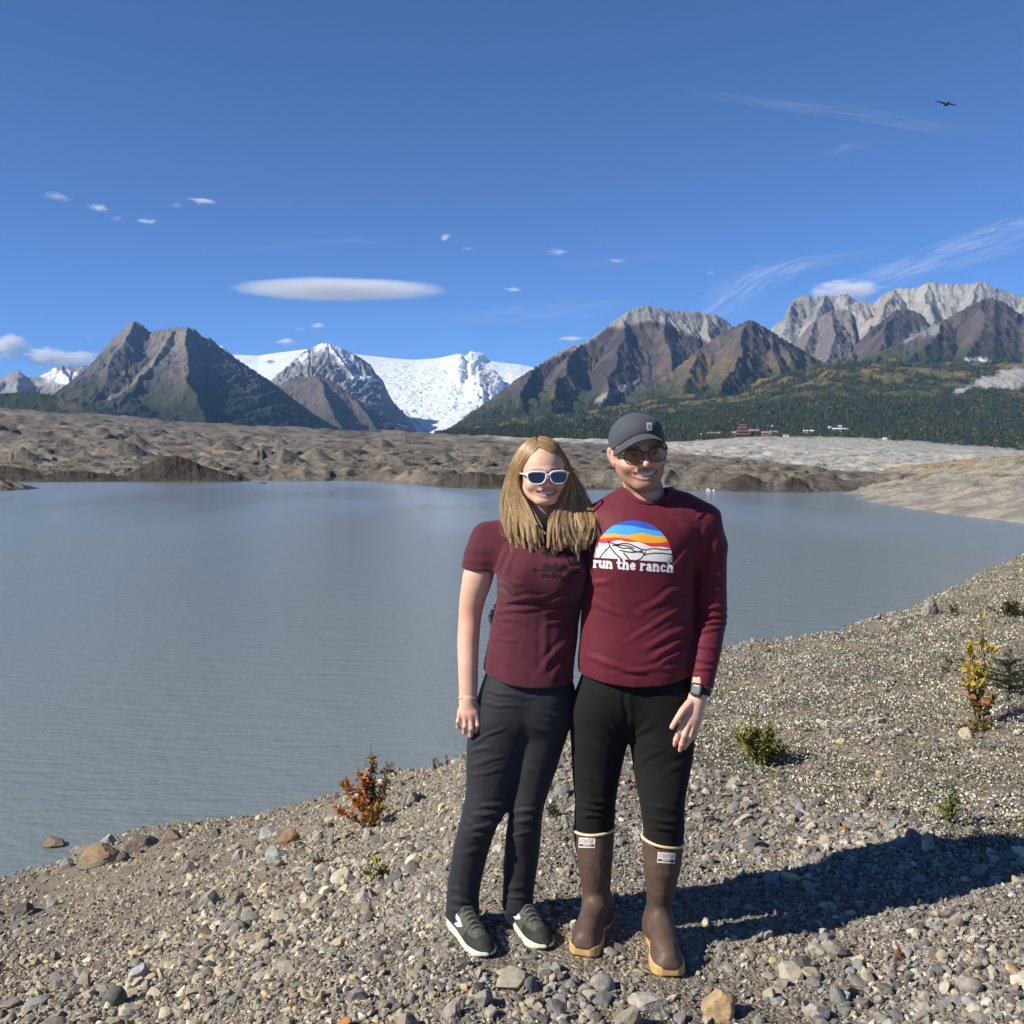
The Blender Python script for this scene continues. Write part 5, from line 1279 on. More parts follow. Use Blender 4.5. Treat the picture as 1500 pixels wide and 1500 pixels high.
    c = cmix((.17, .10, .047), (.62, .43, .215), tone)
    c = c[:, None, :] * (1 + .0 * tt)[None, :, None]
    c = cmix(c * np.array([.80, .76, .70]), c * np.array([1.18, 1.2, 1.2]), np.broadcast_to(sstep(.15, .8, tt)[None, :], (N, M_)))
    return V.reshape(-1, 3), Qh, np.repeat(c.reshape(-1, 3), 3, 0)
hv1, hq1, hc1 = hair_strands(10500, 4)
V_, Q_ = join([(hv0, hq0), (hv1, hq1)])
solid_part('hair', lw(V_), Q_, M_hair, woman, np.concatenate([hc0, hc1]))
# --- running shoes
def foot_frame(heel, toe):
    h = np.array(heel, float); t = np.array(toe, float); f = t - h; f[2] = 0; L = np.linalg.norm(f); f /= L
    s = np.array([f[1], -f[0], 0]); return h, f, s, L
def slab(profile, L, z0, z1, H, f, s, rz=.006):
    """extruded outline: profile = (t along 0..1, left half width, right half width), z range functions of t"""
    pr = np.array(profile, float)
    def fn(p):
        d = p - H; u = d @ f / L; v = d @ s; z = p[..., 2] - H[2]
        wl = np.interp(u, pr[:, 0], pr[:, 1]); wr = np.interp(u, pr[:, 0], pr[:, 2])
        m = (wr - wl) / 2; hw = (wl + wr) / 2
        e = np.abs(v - m) - hw
        e = np.maximum(e, np.maximum(-u, u - 1) * L)
        zz = np.maximum(z0(u) - z, z - z1(u))
        q1 = np.maximum(e + rz, 0); q2 = np.maximum(zz + rz, 0)
        return np.sqrt(q1 ** 2 + q2 ** 2) + np.minimum(np.maximum(e + rz, zz + rz), 0) - rz
    c = H + f * L / 2; m = L * .75
    return fn, c - m, c + m
SOLE = [(0, .006, .006), (.03, .020, .020), (.08, .029, .029), (.2, .033, .033), (.4, .031, .033), (.6, .038, .040), (.75, .044, .044), (.86, .041, .039), (.94, .029, .026), (.985, .014, .012), (1, .004, .004)]
M_shoe_up = mat_std('dark_olive_mesh', rough=.75, bump=.5, bscale=500, bdist=.001, var=.25, vscale=60, attr=True)
M_shoe_sole = mat_std('pale_mint_foam', (.56, .62, .50), rough=.7, bump=.2, bscale=120, bdist=.002, var=.08, vscale=30)
M_shoe_dk = mat_std('black_outsole', (.02, .021, .02), rough=.8)
M_lace = mat_std('olive_lace', (.12, .13, .105), rough=.8); M_sock = mat_std('white_sock', (.72, .70, .68), rough=.9)
def run_shoe(heel, toe, root, lfn, ank, outer):
    H, f, s, L = foot_frame(heel, toe); H = H.copy(); H[2] = float(ground_z(H[0] + f[0] * L / 2, H[1] + f[1] * L / 2)) - .004
    z1 = lambda u: .030 + .010 * sstep(.3, .0, u) + .004 * sstep(.75, 1, u)
    z0 = lambda u: .000 + .016 * sstep(.78, 1.0, u) + .008 * sstep(.12, 0, u)
    lo = H - np.array([.33, .33, .03]); hi = H + np.array([.33, .33, .20])
    fm = Field(np.minimum(H, H + f * L) - .07, np.maximum(H, H + f * L) + np.array([.07, .07, .17]), .0024)
    fm.add(slab([(a, b * 1.09, c_ * 1.09) for a, b, c_ in SOLE], L, z0, z1, H, f, s, .007))
    V, Q = fm.mesh(1)
    g = lambda u, v, z: H + f * (u * L) + s * v + np.array([0, 0, z])
    fu = Field(np.minimum(H, H + f * L) - .07, np.maximum(H, H + f * L) + np.array([.07, .07, .17]), .0024)
    fu.add(chain([g(.13, 0, .055), g(.30, 0, .060), g(.5, .002, .050), g(.72, .001, .036), g(.86, -.002, .030)], [.034, .037, .037, .038, .034]), 0)
    fu.add(chain([g(.10, 0, .085), g(.34, 0, .088)], [.030, .032]), .02)
    fu.add(chain([g(.32, 0, .092), g(.55, .0, .070)], [.022, .022]), .02)
    fu.add(slab([(a, b * .96, c_ * .96) for a, b, c_ in SOLE], L, lambda u: .02 + 0 * u, lambda u: .045 - .008 * u, H, f, s, .01), .012)
    fu.cut(lambda p: np.maximum((H[2] + .022) - p[..., 2], p[..., 2] - (H[2] + .094 + .05 * np.maximum(((p - H) @ f) / L - .15, 0) + .10 * np.maximum(.05 - ((p - H) @ f) / L, 0))))
    fu.add(xf(ell((0, 0, 0), (.026, .026, .045)), np.eye(3), g(.21, 0, .108)), .004, 's')
    Vu, Qu = fu.mesh(2)
    uu = ((Vu - H) @ f) / L; vv = (Vu - H) @ s; zz = Vu[:, 2] - H[2]
    cu = np.repeat(np.array([[.070, .072, .058]]), len(Vu), 0) * (1 + .5 * vnoise3(Vu * np.array([260, 260, 120]), 3))[:, None]
    cu = cmix(cu, (.022, .023, .021), np.maximum.reduce([sstep(.80, .84, uu - .12 * zz), sstep(.014, .010, np.abs(uu - .66 + 1.2 * (zz - .06))) * (np.abs(vv) > .012), sstep(.14, .10, uu), sstep(.06, .055, zz) * (uu > .62)]))
    cu = cmix(cu, (.030, .031, .028), sstep(.022, .017, np.abs(vv)) * (uu > .28) * (uu < .72))
    shoe = solid_part('shoe', lfn(Vu), Qu, M_shoe_up, root, cu)
    sole = solid_part('sole', lfn(V), Q, M_shoe_sole, shoe)
    # outsole sheet
    fo = Field(np.minimum(H, H + f * L) - .07, np.maximum(H, H + f * L) + np.array([.07, .07, .05]), .0026)
    fo.add(slab([(a, b * 1.0, c_ * 1.0) for a, b, c_ in SOLE], L, lambda u: z0(u) - .004, lambda u: z0(u) + .003, H, f, s, .002)); fo.add(slab([(a, b * 1.05, c_ * 1.05) for a, b, c_ in SOLE if a > .9], L, lambda u: z0(u) - .004 + 9 * (u < .93), lambda u: z0(u) + .016, H, f, s, .002))
    Vo, Qo = fo.mesh(1); solid_part('outsole', lfn(Vo), Qo, M_shoe_dk, shoe)
    # laces lying on the tongue: rays straight down onto the upper
    from mathutils.bvhtree import BVHTree
    bvh = BVHTree.FromPolygons([tuple(v) for v in Vu], [tuple(q) for q in Qu])
    def drop(u, v):
        p = g(u, v, .25); hit = bvh.ray_cast(Vector(p), Vector((0, 0, -1)))[0]
        return (np.array(hit) if hit is not None else g(u, v, .06)) + np.array([0, 0, .0015])
    ls = []
    for k, u in enumerate((.37, .43, .49, .55, .61, .67)):
        for sg in (1, -1): ls.append(tube([drop(u + .026 * t_, sg * (.021 - .042 * t_)) for t_ in np.linspace(0, 1, 9)], .0028, 6))
    for sg in (1, -1): ls.append(tube([drop(.40 + .05 * math.sin(t_ * 3.1), sg * .034 * t_) + np.array([0, 0, .006 * math.sin(t_ * 3.1)]) for t_ in np.linspace(0, 1, 12)], .002, 6))
    v, q = join(ls); solid_part('laces', lfn(v), q, M_lace, shoe)
    # pale side mark: a forward leaning V stripe on the outer side
    def side(u, z, sg):
        p = g(u, sg * .12, z); hit = bvh.ray_cast(Vector(p), Vector(-s * sg))[0]
        return (np.array(hit) if hit is not None else g(u, sg * .04, z)) + s * sg * .0012
    vs, qs, off = [], [], 0
    for sg in (outer,):
        for (u0, z0_, u1, z1_, w) in ((.26, .090, .55, .066, .0075), (.55, .066, .36, .050, .0070)):
            for e in range(10):
                pass
            t_ = np.linspace(0, 1, 14); top = [side(u0 + (u1 - u0) * a_, z0_ + (z1_ - z0_) * a_ + w * math.sin(math.pi * min(max(a_, .15), .9)), sg) for a_ in t_]; bot = [side(u0 + (u1 - u0) * a_, z0_ + (z1_ - z0_) * a_ - w * math.sin(math.pi * min(max(a_, .15), .9)), sg) for a_ in t_]
            vs += top + bot; qs += [(off + i, off + i + 1, off + 14 + i + 1, off + 14 + i) for i in range(13)]; off += 28
    solid_part('side_stripe', lfn(np.array(vs)), np.array(qs), M_sock, shoe)
    # sock cuff and heel tab
    v, q = tube([g(.21, 0, .062), g(.20, 0, .09), g(.195, 0, .118), g(.195, 0, .124)], [.033, .0345, .0375, .0365], 20); solid_part('sock', lfn(v), q, M_sock, shoe)
    v, q = tube([g(.015, 0, .078), g(-.03, 0, .104), g(-.015, 0, .112), g(.03, 0, .088)], .004, 8); solid_part('heel_tab', lfn(v), q, M_shoe_dk, shoe)
run_shoe(pp(662, 1366, 3.50), pp(717, 1420, 3.215), woman, lw, None, 1)
run_shoe(pp(747, 1352, 3.56), pp(802, 1405, 3.27), woman, lw, None, 1)
# ================================================================ MAN
Ym = 3.38
LOWZ[0] = 1.0
M_SKIN = (.66, .395, .295)
M_root = np.array(pp(920, 1390, 3.38)); M_root[2] = float(ground_z(M_root[0], M_root[1]))
man = empty('person', M_root, 'standing man with grey cap, glasses, maroon long sleeved shirt and brown rubber boots', 'person')
lm = lambda V: V - M_root
# --- long sleeved shirt
ms_rows = [(718, 908, 984, Ym + .02, .06, .065), (730, 892, 1006, Ym + .02, .075, .085), (746, 876, 1030, Ym + .012, .098, .10), (766, 866, 1038, Ym + .005, .115, .108), (795, 860, 1026, Ym, .126, .112), (820, 858, 1018, Ym, .128, .11), (860, 855, 1015, Ym, .122, .108), (900, 851, 1016, Ym, .120, .108), (940, 849, 1016, Ym - .003, .126, .112), (965, 847, 1015, Ym - .004, .130, .118), (985, 847, 1013, Ym - .002, .132, .128), (1002, 847, 1015, Ym, .132, .132)]
m_sl = [pp(1000, 742, Ym + .015), pp(1029, 766, Ym + .01), pp(1038, 800, Ym), pp(1040, 850, Ym - .005), pp(1041, 905, Ym - .005), pp(1035, 950, Ym - .045), pp(1027, 1006, Ym - .085)]
m_slr = [.045, .064, .060, .054, .0535, .049, .039]
# right arm goes behind the woman's back to her far side
m_ra = [pp(905, 742, Ym + .02), pp(880, 764, Ym + .03), pp(868, 800, Ym + .12), pp(848, 865, Ym + .24), pp(790, 900, Ym + .235), pp(748, 902, Ym + .165)]
m_rar = [.045, .062, .058, .052, .048, .038]
def mshirt(h, lo_y=1015):
    fld = Field((pp(715, 700, Ym)[0] - .04, Ym - .24, pp(700, lo_y, Ym)[2] - .02), (pp(1080, 700, Ym)[0], Ym + .34, pp(700, 690, Ym)[2]), h)
    fld.add(loft(ms_rows, 2.35))
    fld.add(chain(m_sl[:3], m_slr[:3]), .05)
    f2 = chain(m_sl[2:], m_slr[2:]); fld.add(f2, .012)
    fld.add(chain(m_ra, m_rar), .035)
    return fld
fld = mshirt(.0036)
m_d = np.array(m_sl[-1]) - np.array(m_sl[-2]); m_d /= np.linalg.norm(m_d)
m_d2 = np.array(m_ra[-1]) - np.array(m_ra[-2]); m_d2 /= np.linalg.norm(m_d2)
def mcut(p):
    x = p[..., 0]; xc = pp(930, 990, Ym)[0]
    v = (pp(930, 994, Ym)[2] + .45 * np.maximum(np.abs(x - xc) - .03, 0) ** 1.5 * 1.0) - p[..., 2]
    arm = x > pp(1017, 900, Ym)[0]
    v = np.where(arm, (p - m_sl[-1]) @ m_d, v)
    v = np.maximum(v, np.where(x < pp(760, 900, Ym + .2)[0], (p - m_ra[-1]) @ m_d2, -1))
    return v
fld.cut(mcut)
m_nc = pp(948, 724, Ym + .016)
fld.cut(neck_cut(m_nc, .079, .080, m_nc[2] - .07))
V, Q = fld.mesh(2)
MF = [(1012, 800, 985, 835, 4, 5), (1014, 812, 1000, 850, 4, 4), (1014, 850, 935, 900, 4, 3.5), (1014, 880, 920, 940, 4, 3), (1014, 915, 945, 950, 4, 4), (1014, 932, 950, 966, 4, 4.5), (1013, 948, 965, 972, 3.5, 4), (860, 880, 930, 905, 5, 2.5), (856, 860, 890, 850, 4, 3), (900, 880, 960, 915, 4, 2.5), (860, 960, 930, 984, 4, 3.5), (880, 972, 960, 988, 4, 3), (900, 985, 990, 978, 3.5, 3), (1020, 885, 1064, 893, 3, 4.5), (1018, 900, 1066, 903, 3, 5), (1022, 914, 1066, 912, 3, 5), (1022, 928, 1062, 920, 3, 4), (1020, 945, 1056, 950, 3, 3.5), (1018, 962, 1052, 968, 3, 3.5), (1018, 980, 1048, 980, 3, 3.5), (1035, 770, 1020, 830, 4, 3), (1050, 780, 1040, 860, 4, 3), (1022, 760, 1034, 748, 3, 4), (985, 740, 1020, 790, 6, 2.5), (870, 760, 880, 800, 5, 3), (1025, 830, 1060, 845, 4, 3), (1022, 860, 1060, 868, 4, 3)]
V = folds(V, Q, MF, 1.2, (11, 11, 7), 25)
M_mshirt = mat_cloth('maroon_jersey', (.108, .0105, .022), rough=.62, sheen=.1, weave=1100, bump=.08, var=.06)
m_shirt = solid_part('shirt', lm(V), Q, M_mshirt, man)
M_SH = (V, Q)
vc, qc = tube(collar_ring(V, Q, m_nc, .083, .084), .0072, 10, True); solid_part('collar', lm(vc), qc, M_mshirt, m_shirt)
# --- trousers
m_la = [(985, 858, 930, Ym +0.000, .09, .10), (1010, 848, 928, Ym +0.000, .104, .122), (1035, 838, 926, Ym +0.000, .108, .126), (1060, 835, 923, Ym +0.006, .104, .115), (1085, 836, 919, Ym +0.013, .100, .108), (1120, 838, 911, Ym +0.024, .092, .098), (1150, 840, 905, Ym +0.023, .084, .088), (1175, 842, 902, Ym +0.029, .078, .082), (1195, 841, 901, Ym +0.040, .076, .08), (1222, 842, 899, Ym +0.050, .068, .072)]
m_lb = [(985, 926, 1006, Ym +0.000, .09, .10), (1010, 924, 1013, Ym +0.000, .104, .122), (1035, 924, 1017, Ym +0.000, .108, .126), (1060, 922, 1017, Ym -0.007, .104, .115), (1085, 922, 1017, Ym -0.017, .100, .108), (1110, 926, 1014, Ym -0.026, .094, .10), (1140, 930, 1009, Ym -0.047, .088, .092), (1165, 935, 1004, Ym -0.066, .082, .086), (1190, 939, 1002, Ym -0.075, .078, .082), (1215, 942, 1002, Ym -0.067, .076, .08), (1246, 944, 999, Ym -0.065, .068, .072)]
def mpants(h):
    fld = Field((pp(820, 1100, Ym)[0], Ym - .2, pp(700, 1255, Ym)[2] - .02), (pp(1035, 1000, Ym)[0], Ym + .22, pp(700, 970, Ym)[2]), h)
    fld.add(loft(m_la, 2.15)); fld.add(loft(m_lb, 2.15), .012)
    fld.add(loft([(974, 862, 1002, Ym, .095, .10), (1000, 853, 1011, Ym, .110, .124), (1030, 844, 1014, Ym, .106, .13), (1058, 860, 1000, Ym, .085, .115), (1074, 895, 950, Ym, .05, .09)], 2.3), .03)
    return fld
fld = mpants(.0034); Vp, Qp = fld.mesh(2)
MP_F = [(842, 1170, 900, 1176, 3, 4), (843, 1182, 900, 1186, 3, 4.5), (843, 1195, 900, 1196, 3, 4), (936, 1175, 1000, 1190, 3, 3.5), (938, 1195, 1000, 1204, 3, 4), (942, 1212, 1000, 1216, 3, 4), (919, 1085, 890, 1060, 4, 3), (922, 1085, 955, 1060, 4, 3), (916, 1070, 918, 1000, 4, -2.5), (905, 1110, 870, 1090, 4, 3), (930, 1120, 970, 1098, 4, 3), (1010, 1110, 975, 1130, 4, 3), (840, 1060, 880, 1080, 4, 2.5), (850, 1005, 905, 1025, 4, 2), (900, 1150, 860, 1130, 4, 2.5)]
Vp = folds(Vp, Qp, MP_F, .8, (12, 12, 7), 35)
M_mpants = mat_cloth('black_fleece', (.0085, .008, .008), rough=.9, sheen=.04, weave=800, bump=.15, var=.2)
solid_part('trousers', lm(Vp), Qp, M_mpants, man)
# --- head and hands
MH_c = np.array(pp(935, 662.5, Ym - .02)); MH_M, _ = place_head(MH_c, 4, 3, -6.5); MH_s = 1.05
Vh_, Qh_ = make_head(MH_M, MH_c, MH_s, pp(950, 745, Ym + .03), .062, w=1.05, jaw=1.10, nose=1.04, smile=1.2, ear=.96)
qh = to_l(Vh_, MH_M, MH_c, MH_s)
ch_ = head_color(qh, M_SKIN, 1.15, 9)
Yg = Ym - .105
kn = h3([(1001.5, 1054, Yg - .010), (1009, 1059, Yg - .018), (1016, 1061, Yg - .016), (1022.5, 1058, Yg - .006)])
md = [h3([(995, 1071, Yg - .018), (990.5, 1083, Yg - .012)]), h3([(1002.5, 1077, Yg - .028), (998.5, 1090, Yg - .018)]), h3([(1010.5, 1078, Yg - .024), (1006, 1089, Yg - .010)]), h3([(1018.5, 1072, Yg - .010), (1014.5, 1080, Yg + .002)])]
tp = h3([(987.5, 1092, Yg - .004), (996, 1099, Yg - .004), (1002.5, 1096, Yg + .004), (1011, 1086, Yg + .012)])
th = h3([(1010, 1030, Yg - .010), (1000, 1041, Yg - .026), (992, 1053, Yg - .030), (984.5, 1065, Yg - .026)])
hv_, hq_ = hand_mesh(pp(1022, 1023, Yg + .012), .028, [pp(1016, 1042, Yg)], .034, kn, md, tp, th, fr=.0088, arm=([pp(1029, 985, Ym - .075), pp(1024, 1014, Yg + .012), pp(1021, 1024, Yg + .010)], [.034, .0285, .029]))
# right hand round her waist: fingertips show beside her shirt
Yr = Ym + .12
kr = h3([(731, 897, Yr), (730, 903, Yr), (730, 909, Yr), (731, 914, Yr)])
tr = h3([(720, 897, Yr - .075), (717.5, 903, Yr - .080), (718, 909, Yr - .078), (720, 914, Yr - .070)])
mr = [h3([(722, 896, Yr - .035)]), h3([(720.5, 902, Yr - .038)]), h3([(720.5, 908, Yr - .036)]), h3([(722, 914, Yr - .030)])]
hr, hrq = hand_mesh(pp(747, 903, Yr + .05), .026, [pp(728, 904, Yr + .03)], .03, kr, mr, tr, h3([(738, 896, Yr + .02), (731, 890, Yr + .0), (726, 888, Yr - .02)]), fr=.0082, h=.0022, arm=([pp(775, 901, Ym + .23), pp(747, 903, Yr + .05)], [.034, .029]))
core = mshirt(.008); core.F += .028; cv1, cq1 = core.mesh(1)
core = mpants(.008); core.F += .012; cv2, cq2 = core.mesh(1)
fl3 = Field((pp(820, 1200, Ym)[0], Ym - .16, .05), (pp(1010, 1200, Ym)[0], Ym + .16, .50), .008)
fl3.add(chain([pp(871, 1190, Ym + .03), pp(874, 1330, Ym + .06)], [.045, .034])); fl3.add(chain([pp(971, 1210, Ym - .06), pp(966, 1330, Ym - .02)], [.045, .034]))
cv3, cq3 = fl3.mesh(1)
bv, bq = join([(Vh_, Qh_), (hv_, hq_), (hr, hrq), (cv1, cq1), (cv2, cq2), (cv3, cq3)])
cols = np.concatenate([ch_, shade_skin(hv_, np.array(M_SKIN) * .98, 8, [(k_, .014) for k_ in kn] + [(t_, .014) for t_ in tp]), shade_skin(hr, M_SKIN), shade_skin(cv1, M_SKIN), shade_skin(cv2, M_SKIN), shade_skin(cv3, M_SKIN)])
solid_part('body', lm(bv), bq, M_skin, man, cols)
eyes_teeth(MH_M, MH_c, MH_s, man, lm, (.06, .04, .025), .0385)
# --- dark short hair showing under the cap
hv0, hq0, hc0 = hair_cap(MH_M, MH_c, MH_s, man, lm, .003, -.075, lambda q: np.where(q[..., 2] > .005, -.055 + 0 * q[..., 2], np.where(q[..., 2] > -.03, -.012, .03)), (.035, .022, .013))
solid_part('hair', lm(hv0), hq0, mat_std('dark_hair', rough=.6, attr=True, bump=.8, bscale=300, bdist=.003), man, hc0)
# --- cap
M_cap = mat_cloth('slate_cap_cloth', (.060, .068, .078), rough=.8, sheen=.05, weave=700, bump=.15, var=.08)
fld = Field(MH_c - .16, MH_c + .18, .0026)
def hx(pr, k, op='u'):
    f, lo, hi = pr; cc = np.array([[(lo, hi)[i][0], (lo, hi)[j][1], (lo, hi)[l][2]] for i in (0, 1) for j in (0, 1) for l in (0, 1)]) * MH_s @ MH_M.T + MH_c
    fld.add(((lambda p: f(((p - MH_c) @ MH_M) / MH_s) * MH_s), cc.min(0), cc.max(0)), k * MH_s, op)
hx(ell((0, .014, .038), (.0870, .107, .085)), 0); hx(ell((0, -.048, .068), (.058, .048, .042)), .035)
rim = lambda q: np.where(q[..., 1] < .0, .060 - .043 * np.minimum(np.abs(q[..., 0]) / .082, 1.1) ** 2, .017 - .10 * np.maximum(q[..., 1], 0))
fld.cut(lambda p: (lambda q: rim(q) - q[..., 2])(((p - MH_c) @ MH_M) / MH_s))
hx(ell((0, .014, .030), (.0815, .1005, .079)), .002, 's')
vk, qk = fld.mesh(2)
qk_l = ((vk - MH_c) @ MH_M) / MH_s
# stitched seams: shallow grooves
sea = np.exp(-((np.abs(qk_l[:, 0]) - .040 - .12 * (qk_l[:, 1] + .05)) / .0016) ** 2) * (qk_l[:, 1] < .03) + np.exp(-((qk_l[:, 1] - .02) / .0016) ** 2)
vk = vk - vnormals(vk, qk) * (.0014 * sea)[:, None]
cap = solid_part('cap', lm(vk), qk, M_cap, man, label='slate grey running cap with a curved brim')
# brim
nt_, ne = 60, 14
th_ = np.linspace(-1.25, 1.25, nt_); e_ = np.linspace(0, 1, ne); TH, E = np.meshgrid(th_, e_, indexing='ij')
ext = .068 * np.maximum(np.cos(TH * math.pi / 2 / 1.25), 0) ** .7 + .001
bx = (.0865 + .5 * ext * E * .30) * np.sin(TH) * 1.0; by = .006 - .098 * np.cos(TH) - ext * E
bz = .0625 - .0475 * (np.sin(TH) / .95) ** 2 - .0145 * E * np.cos(TH) ** .5 - .006 * E * np.sin(TH) ** 2
top_ = np.stack([bx, by, bz], -1).reshape(-1, 3); bot_ = top_ - np.array([0, 0, .0035])
n0 = len(top_); gq = grid_faces(nt_, ne)
ii = np.arange(nt_) * ne; ed = np.concatenate([np.arange(ne), np.arange(1, nt_) * ne + ne - 1, (nt_ - 1) * ne + np.arange(ne - 2, -1, -1), np.arange(nt_ - 2, 0, -1) * ne])
eq = np.stack([ed, np.roll(ed, -1), np.roll(ed, -1) + n0, ed + n0], 1)
vb = (np.concatenate([top_, bot_]) * MH_s) @ MH_M.T + MH_c
solid_part('brim', lm(vb), np.concatenate([gq[:, ::-1], gq + n0, eq]), M_cap, cap)
# small patch on the cap front
from mathutils.bvhtree import BVHTree
def surface_print(V, Q, px0, px1, py0, py1, nx, ny, Yfar, func, off=.0015, dirn=(0, 1, 0)):
    """a thin printed layer lying on the cloth: grid points dropped on the surface, coloured by func(u, v) -> (rgb, keep)"""
    bvh = BVHTree.FromPolygons([tuple(v) for v in V], [tuple(q) for q in Q])
    us = np.linspace(px0, px1, nx); vs = np.linspace(py0, py1, ny); VV, UU_ = np.meshgrid(vs, us, indexing='ij')
    rgb, keep = func(UU_, VV)
    pts = np.zeros((ny, nx, 3)); ok = np.zeros((ny, nx), bool)
    tgt = P(UU_, VV, np.full_like(UU_, Yfar))
    need = keep.copy()
    for dy_ in (-1, 0, 1):
        for dx_ in (-1, 0, 1): need |= np.roll(np.roll(keep, dy_, 0), dx_, 1)
    camp = np.array([0, 0, CAMZ])
    for i in range(ny):
        for j in range(nx):
            if not need[i, j]: continue
            dr_ = tgt[i, j] - camp; dr_ /= np.linalg.norm(dr_); h_ = bvh.ray_cast(Vector(camp + dr_ * 2.2), Vector(dr_))
            if h_[0] is not None and h_[1].y < .25: pts[i, j] = np.array(h_[0]) + np.array(h_[1]) * off; ok[i, j] = True
    gq = grid_faces(ny, nx); k = (keep & ok).reshape(-1); okf = ok.reshape(-1)
    sel = k[gq].sum(1) >= 2; sel &= okf[gq].all(1); gq = gq[sel]
    u, inv = np.unique(gq, return_inverse=True)
    return pts.reshape(-1, 3)[u], inv.reshape(-1, 4), rgb.reshape(-1, 3)[u]
def seg_d(x, y, x0, y0, x1, y1):
    e = np.array([x1 - x0, y1 - y0]); t = np.clip(((x - x0) * e[0] + (y - y0) * e[1]) / max(e @ e, 1e-9), 0, 1)
    return np.hypot(x - x0 - t * e[0], y - y0 - t * e[1])
def poly_d(x, y, pts):
    d = np.full(x.shape, 1e9)
    for a, b in zip(pts[:-1], pts[1:]): d = np.minimum(d, seg_d(x, y, *a, *b))
    return d
def smooth_pl(pts, n=2):
    pts = [np.array(p, float) for p in pts]
    for _ in range(n):
        q = [pts[0]]
        for a, b in zip(pts[:-1], pts[1:]): q += [a * .75 + b * .25, a * .25 + b * .75]
        pts = q + [pts[-1]]
    return pts
M_print = mat_std('screen_print', rough=.7, spec=.2, attr=True)
def cap_patch(U, W):
    k = (np.abs(U - 951) < 3.7) & (np.abs(W - 625 + .0) < 5.4)
    c = np.zeros(U.shape + (3,)) + np.array((.46, .46, .45))
    d = np.minimum(np.abs((U - 951) - .62 * (W - 625)), np.abs((U - 951) + .62 * (W - 625)))
    c[(d < .75) & (np.abs(W - 625) < 3.2)] = (.05, .055, .06)
    return c, k
v, q, c_ = surface_print(vk, qk, 945, 957, 618, 632, 30, 34, Ym, cap_patch, .0012)
if len(q): solid_part('badge', lm(v), q[:, ::-1], M_print, cap, c_, label='small pale rectangular patch with a dark crossed mark')
# --- glasses
def mat_tint():
    m = bpy.data.materials.new('tinted_lens'); m.use_nodes = True; n = m.node_tree; L = n.links
    n.nodes.remove(n.nodes['Principled BSDF'])
    t = node(n, 'ShaderNodeBsdfTransparent'); t.inputs[0].default_value = (.52, .49, .46, 1)
    g = node(n, 'ShaderNodeBsdfGlossy'); g.inputs['Roughness'].default_value = .02; g.inputs[0].default_value = (1, 1, 1, 1)
    fr = node(n, 'ShaderNodeFresnel'); fr.inputs[0].default_value = 1.5; mx = node(n, 'ShaderNodeMixShader')
    L.new(fr.outputs[0], mx.inputs[0]); L.new(t.outputs[0], mx.inputs[1]); L.new(g.outputs[0], mx.inputs[2]); L.new(mx.outputs[0], n.nodes['Material Output'].inputs['Surface']); return m
glasses('glasses', MH_M, MH_c, MH_s, man, lm, .0365, -.006, .056, .043, .0019, mat_std('dark_brown_frame', (.030, .018, .012), rough=.3, spec=.5), mat_tint(), yf=-.114, pw=2.7, taper=.08, label='dark framed glasses with tinted lenses')
# --- watch on the left wrist
wc = np.array(pp(1026.5, 1012, Yg + .012)); ax_ = np.array(pp(1029, 985, Ym - .075)) - np.array(pp(1021, 1026, Yg + .01)); ax_ /= np.linalg.norm(ax_)
e1 = np.cross(ax_, [0, 1, 0]); e1 /= np.linalg.norm(e1); e2 = np.cross(ax_, e1)
if e2[1] > 0: e2 = -e2
vs_, nr = [], 40
for dz, rr_ in ((-.0115, .0298), (-.0115, .033), (.0115, .034), (.0115, .031)):
    for a in np.linspace(0, 2 * math.pi, nr, endpoint=False): vs_.append(wc + ax_ * dz + (e1 * math.cos(a) + e2 * math.sin(a)) * rr_)
i = np.arange(nr); i2 = (i + 1) % nr
qs_ = np.concatenate([np.stack([r * nr + i, r * nr + i2, ((r + 1) % 4) * nr + i2, ((r + 1) % 4) * nr + i], 1) for r in range(4)])
M_wat = mat_std('black_rubber', (.012, .012, .012), rough=.5)
watch = solid_part('watch', lm(np.array(vs_)), qs_, M_wat, man, label='black digital wristwatch')
nd = (e2 * .80 - e1 * .60 * np.sign((e1 @ np.array([1, 0, 0])))); nd /= np.linalg.norm(nd); td = np.cross(ax_, nd)
def box_on(cn, a, b, n_, ha, hb, h0, h1, bev=.003):
    o_ = []
    for hh, k in ((h0, 1), (h1 - bev * .5, 1), (h1, .86)):
        for sa, sb in ((-1, -.7), (-.7, -1), (.7, -1), (1, -.7), (1, .7), (.7, 1), (-.7, 1), (-1, .7)): o_.append(cn + a * sa * ha * k + b * sb * hb * k + n_ * hh)
    o_.append(cn + n_ * h1); n8 = 8
    q_ = [np.stack([r * 8 + np.arange(8), r * 8 + (np.arange(8) + 1) % 8, (r + 1) * 8 + (np.arange(8) + 1) % 8, (r + 1) * 8 + np.arange(8)], 1) for r in range(2)]
    t_ = np.stack([16 + np.arange(8), 16 + (np.arange(8) + 1) % 8, np.full(8, 24)], 1)
    return np.array(o_), [np.concatenate(q_), t_]
v, q = box_on(wc, ax_, td, nd, .021, .019, .026, .041); mesh_np('watch_case', lm(v), q, M_wat, None, False, watch)
v, q = box_on(wc, ax_, td, nd, .013, .014, .0405, .0418, .0008); mesh_np('watch_face', lm(v), q, mat_std('grey_display', (.16, .17, .16), rough=.15, spec=.6), None, False, watch)
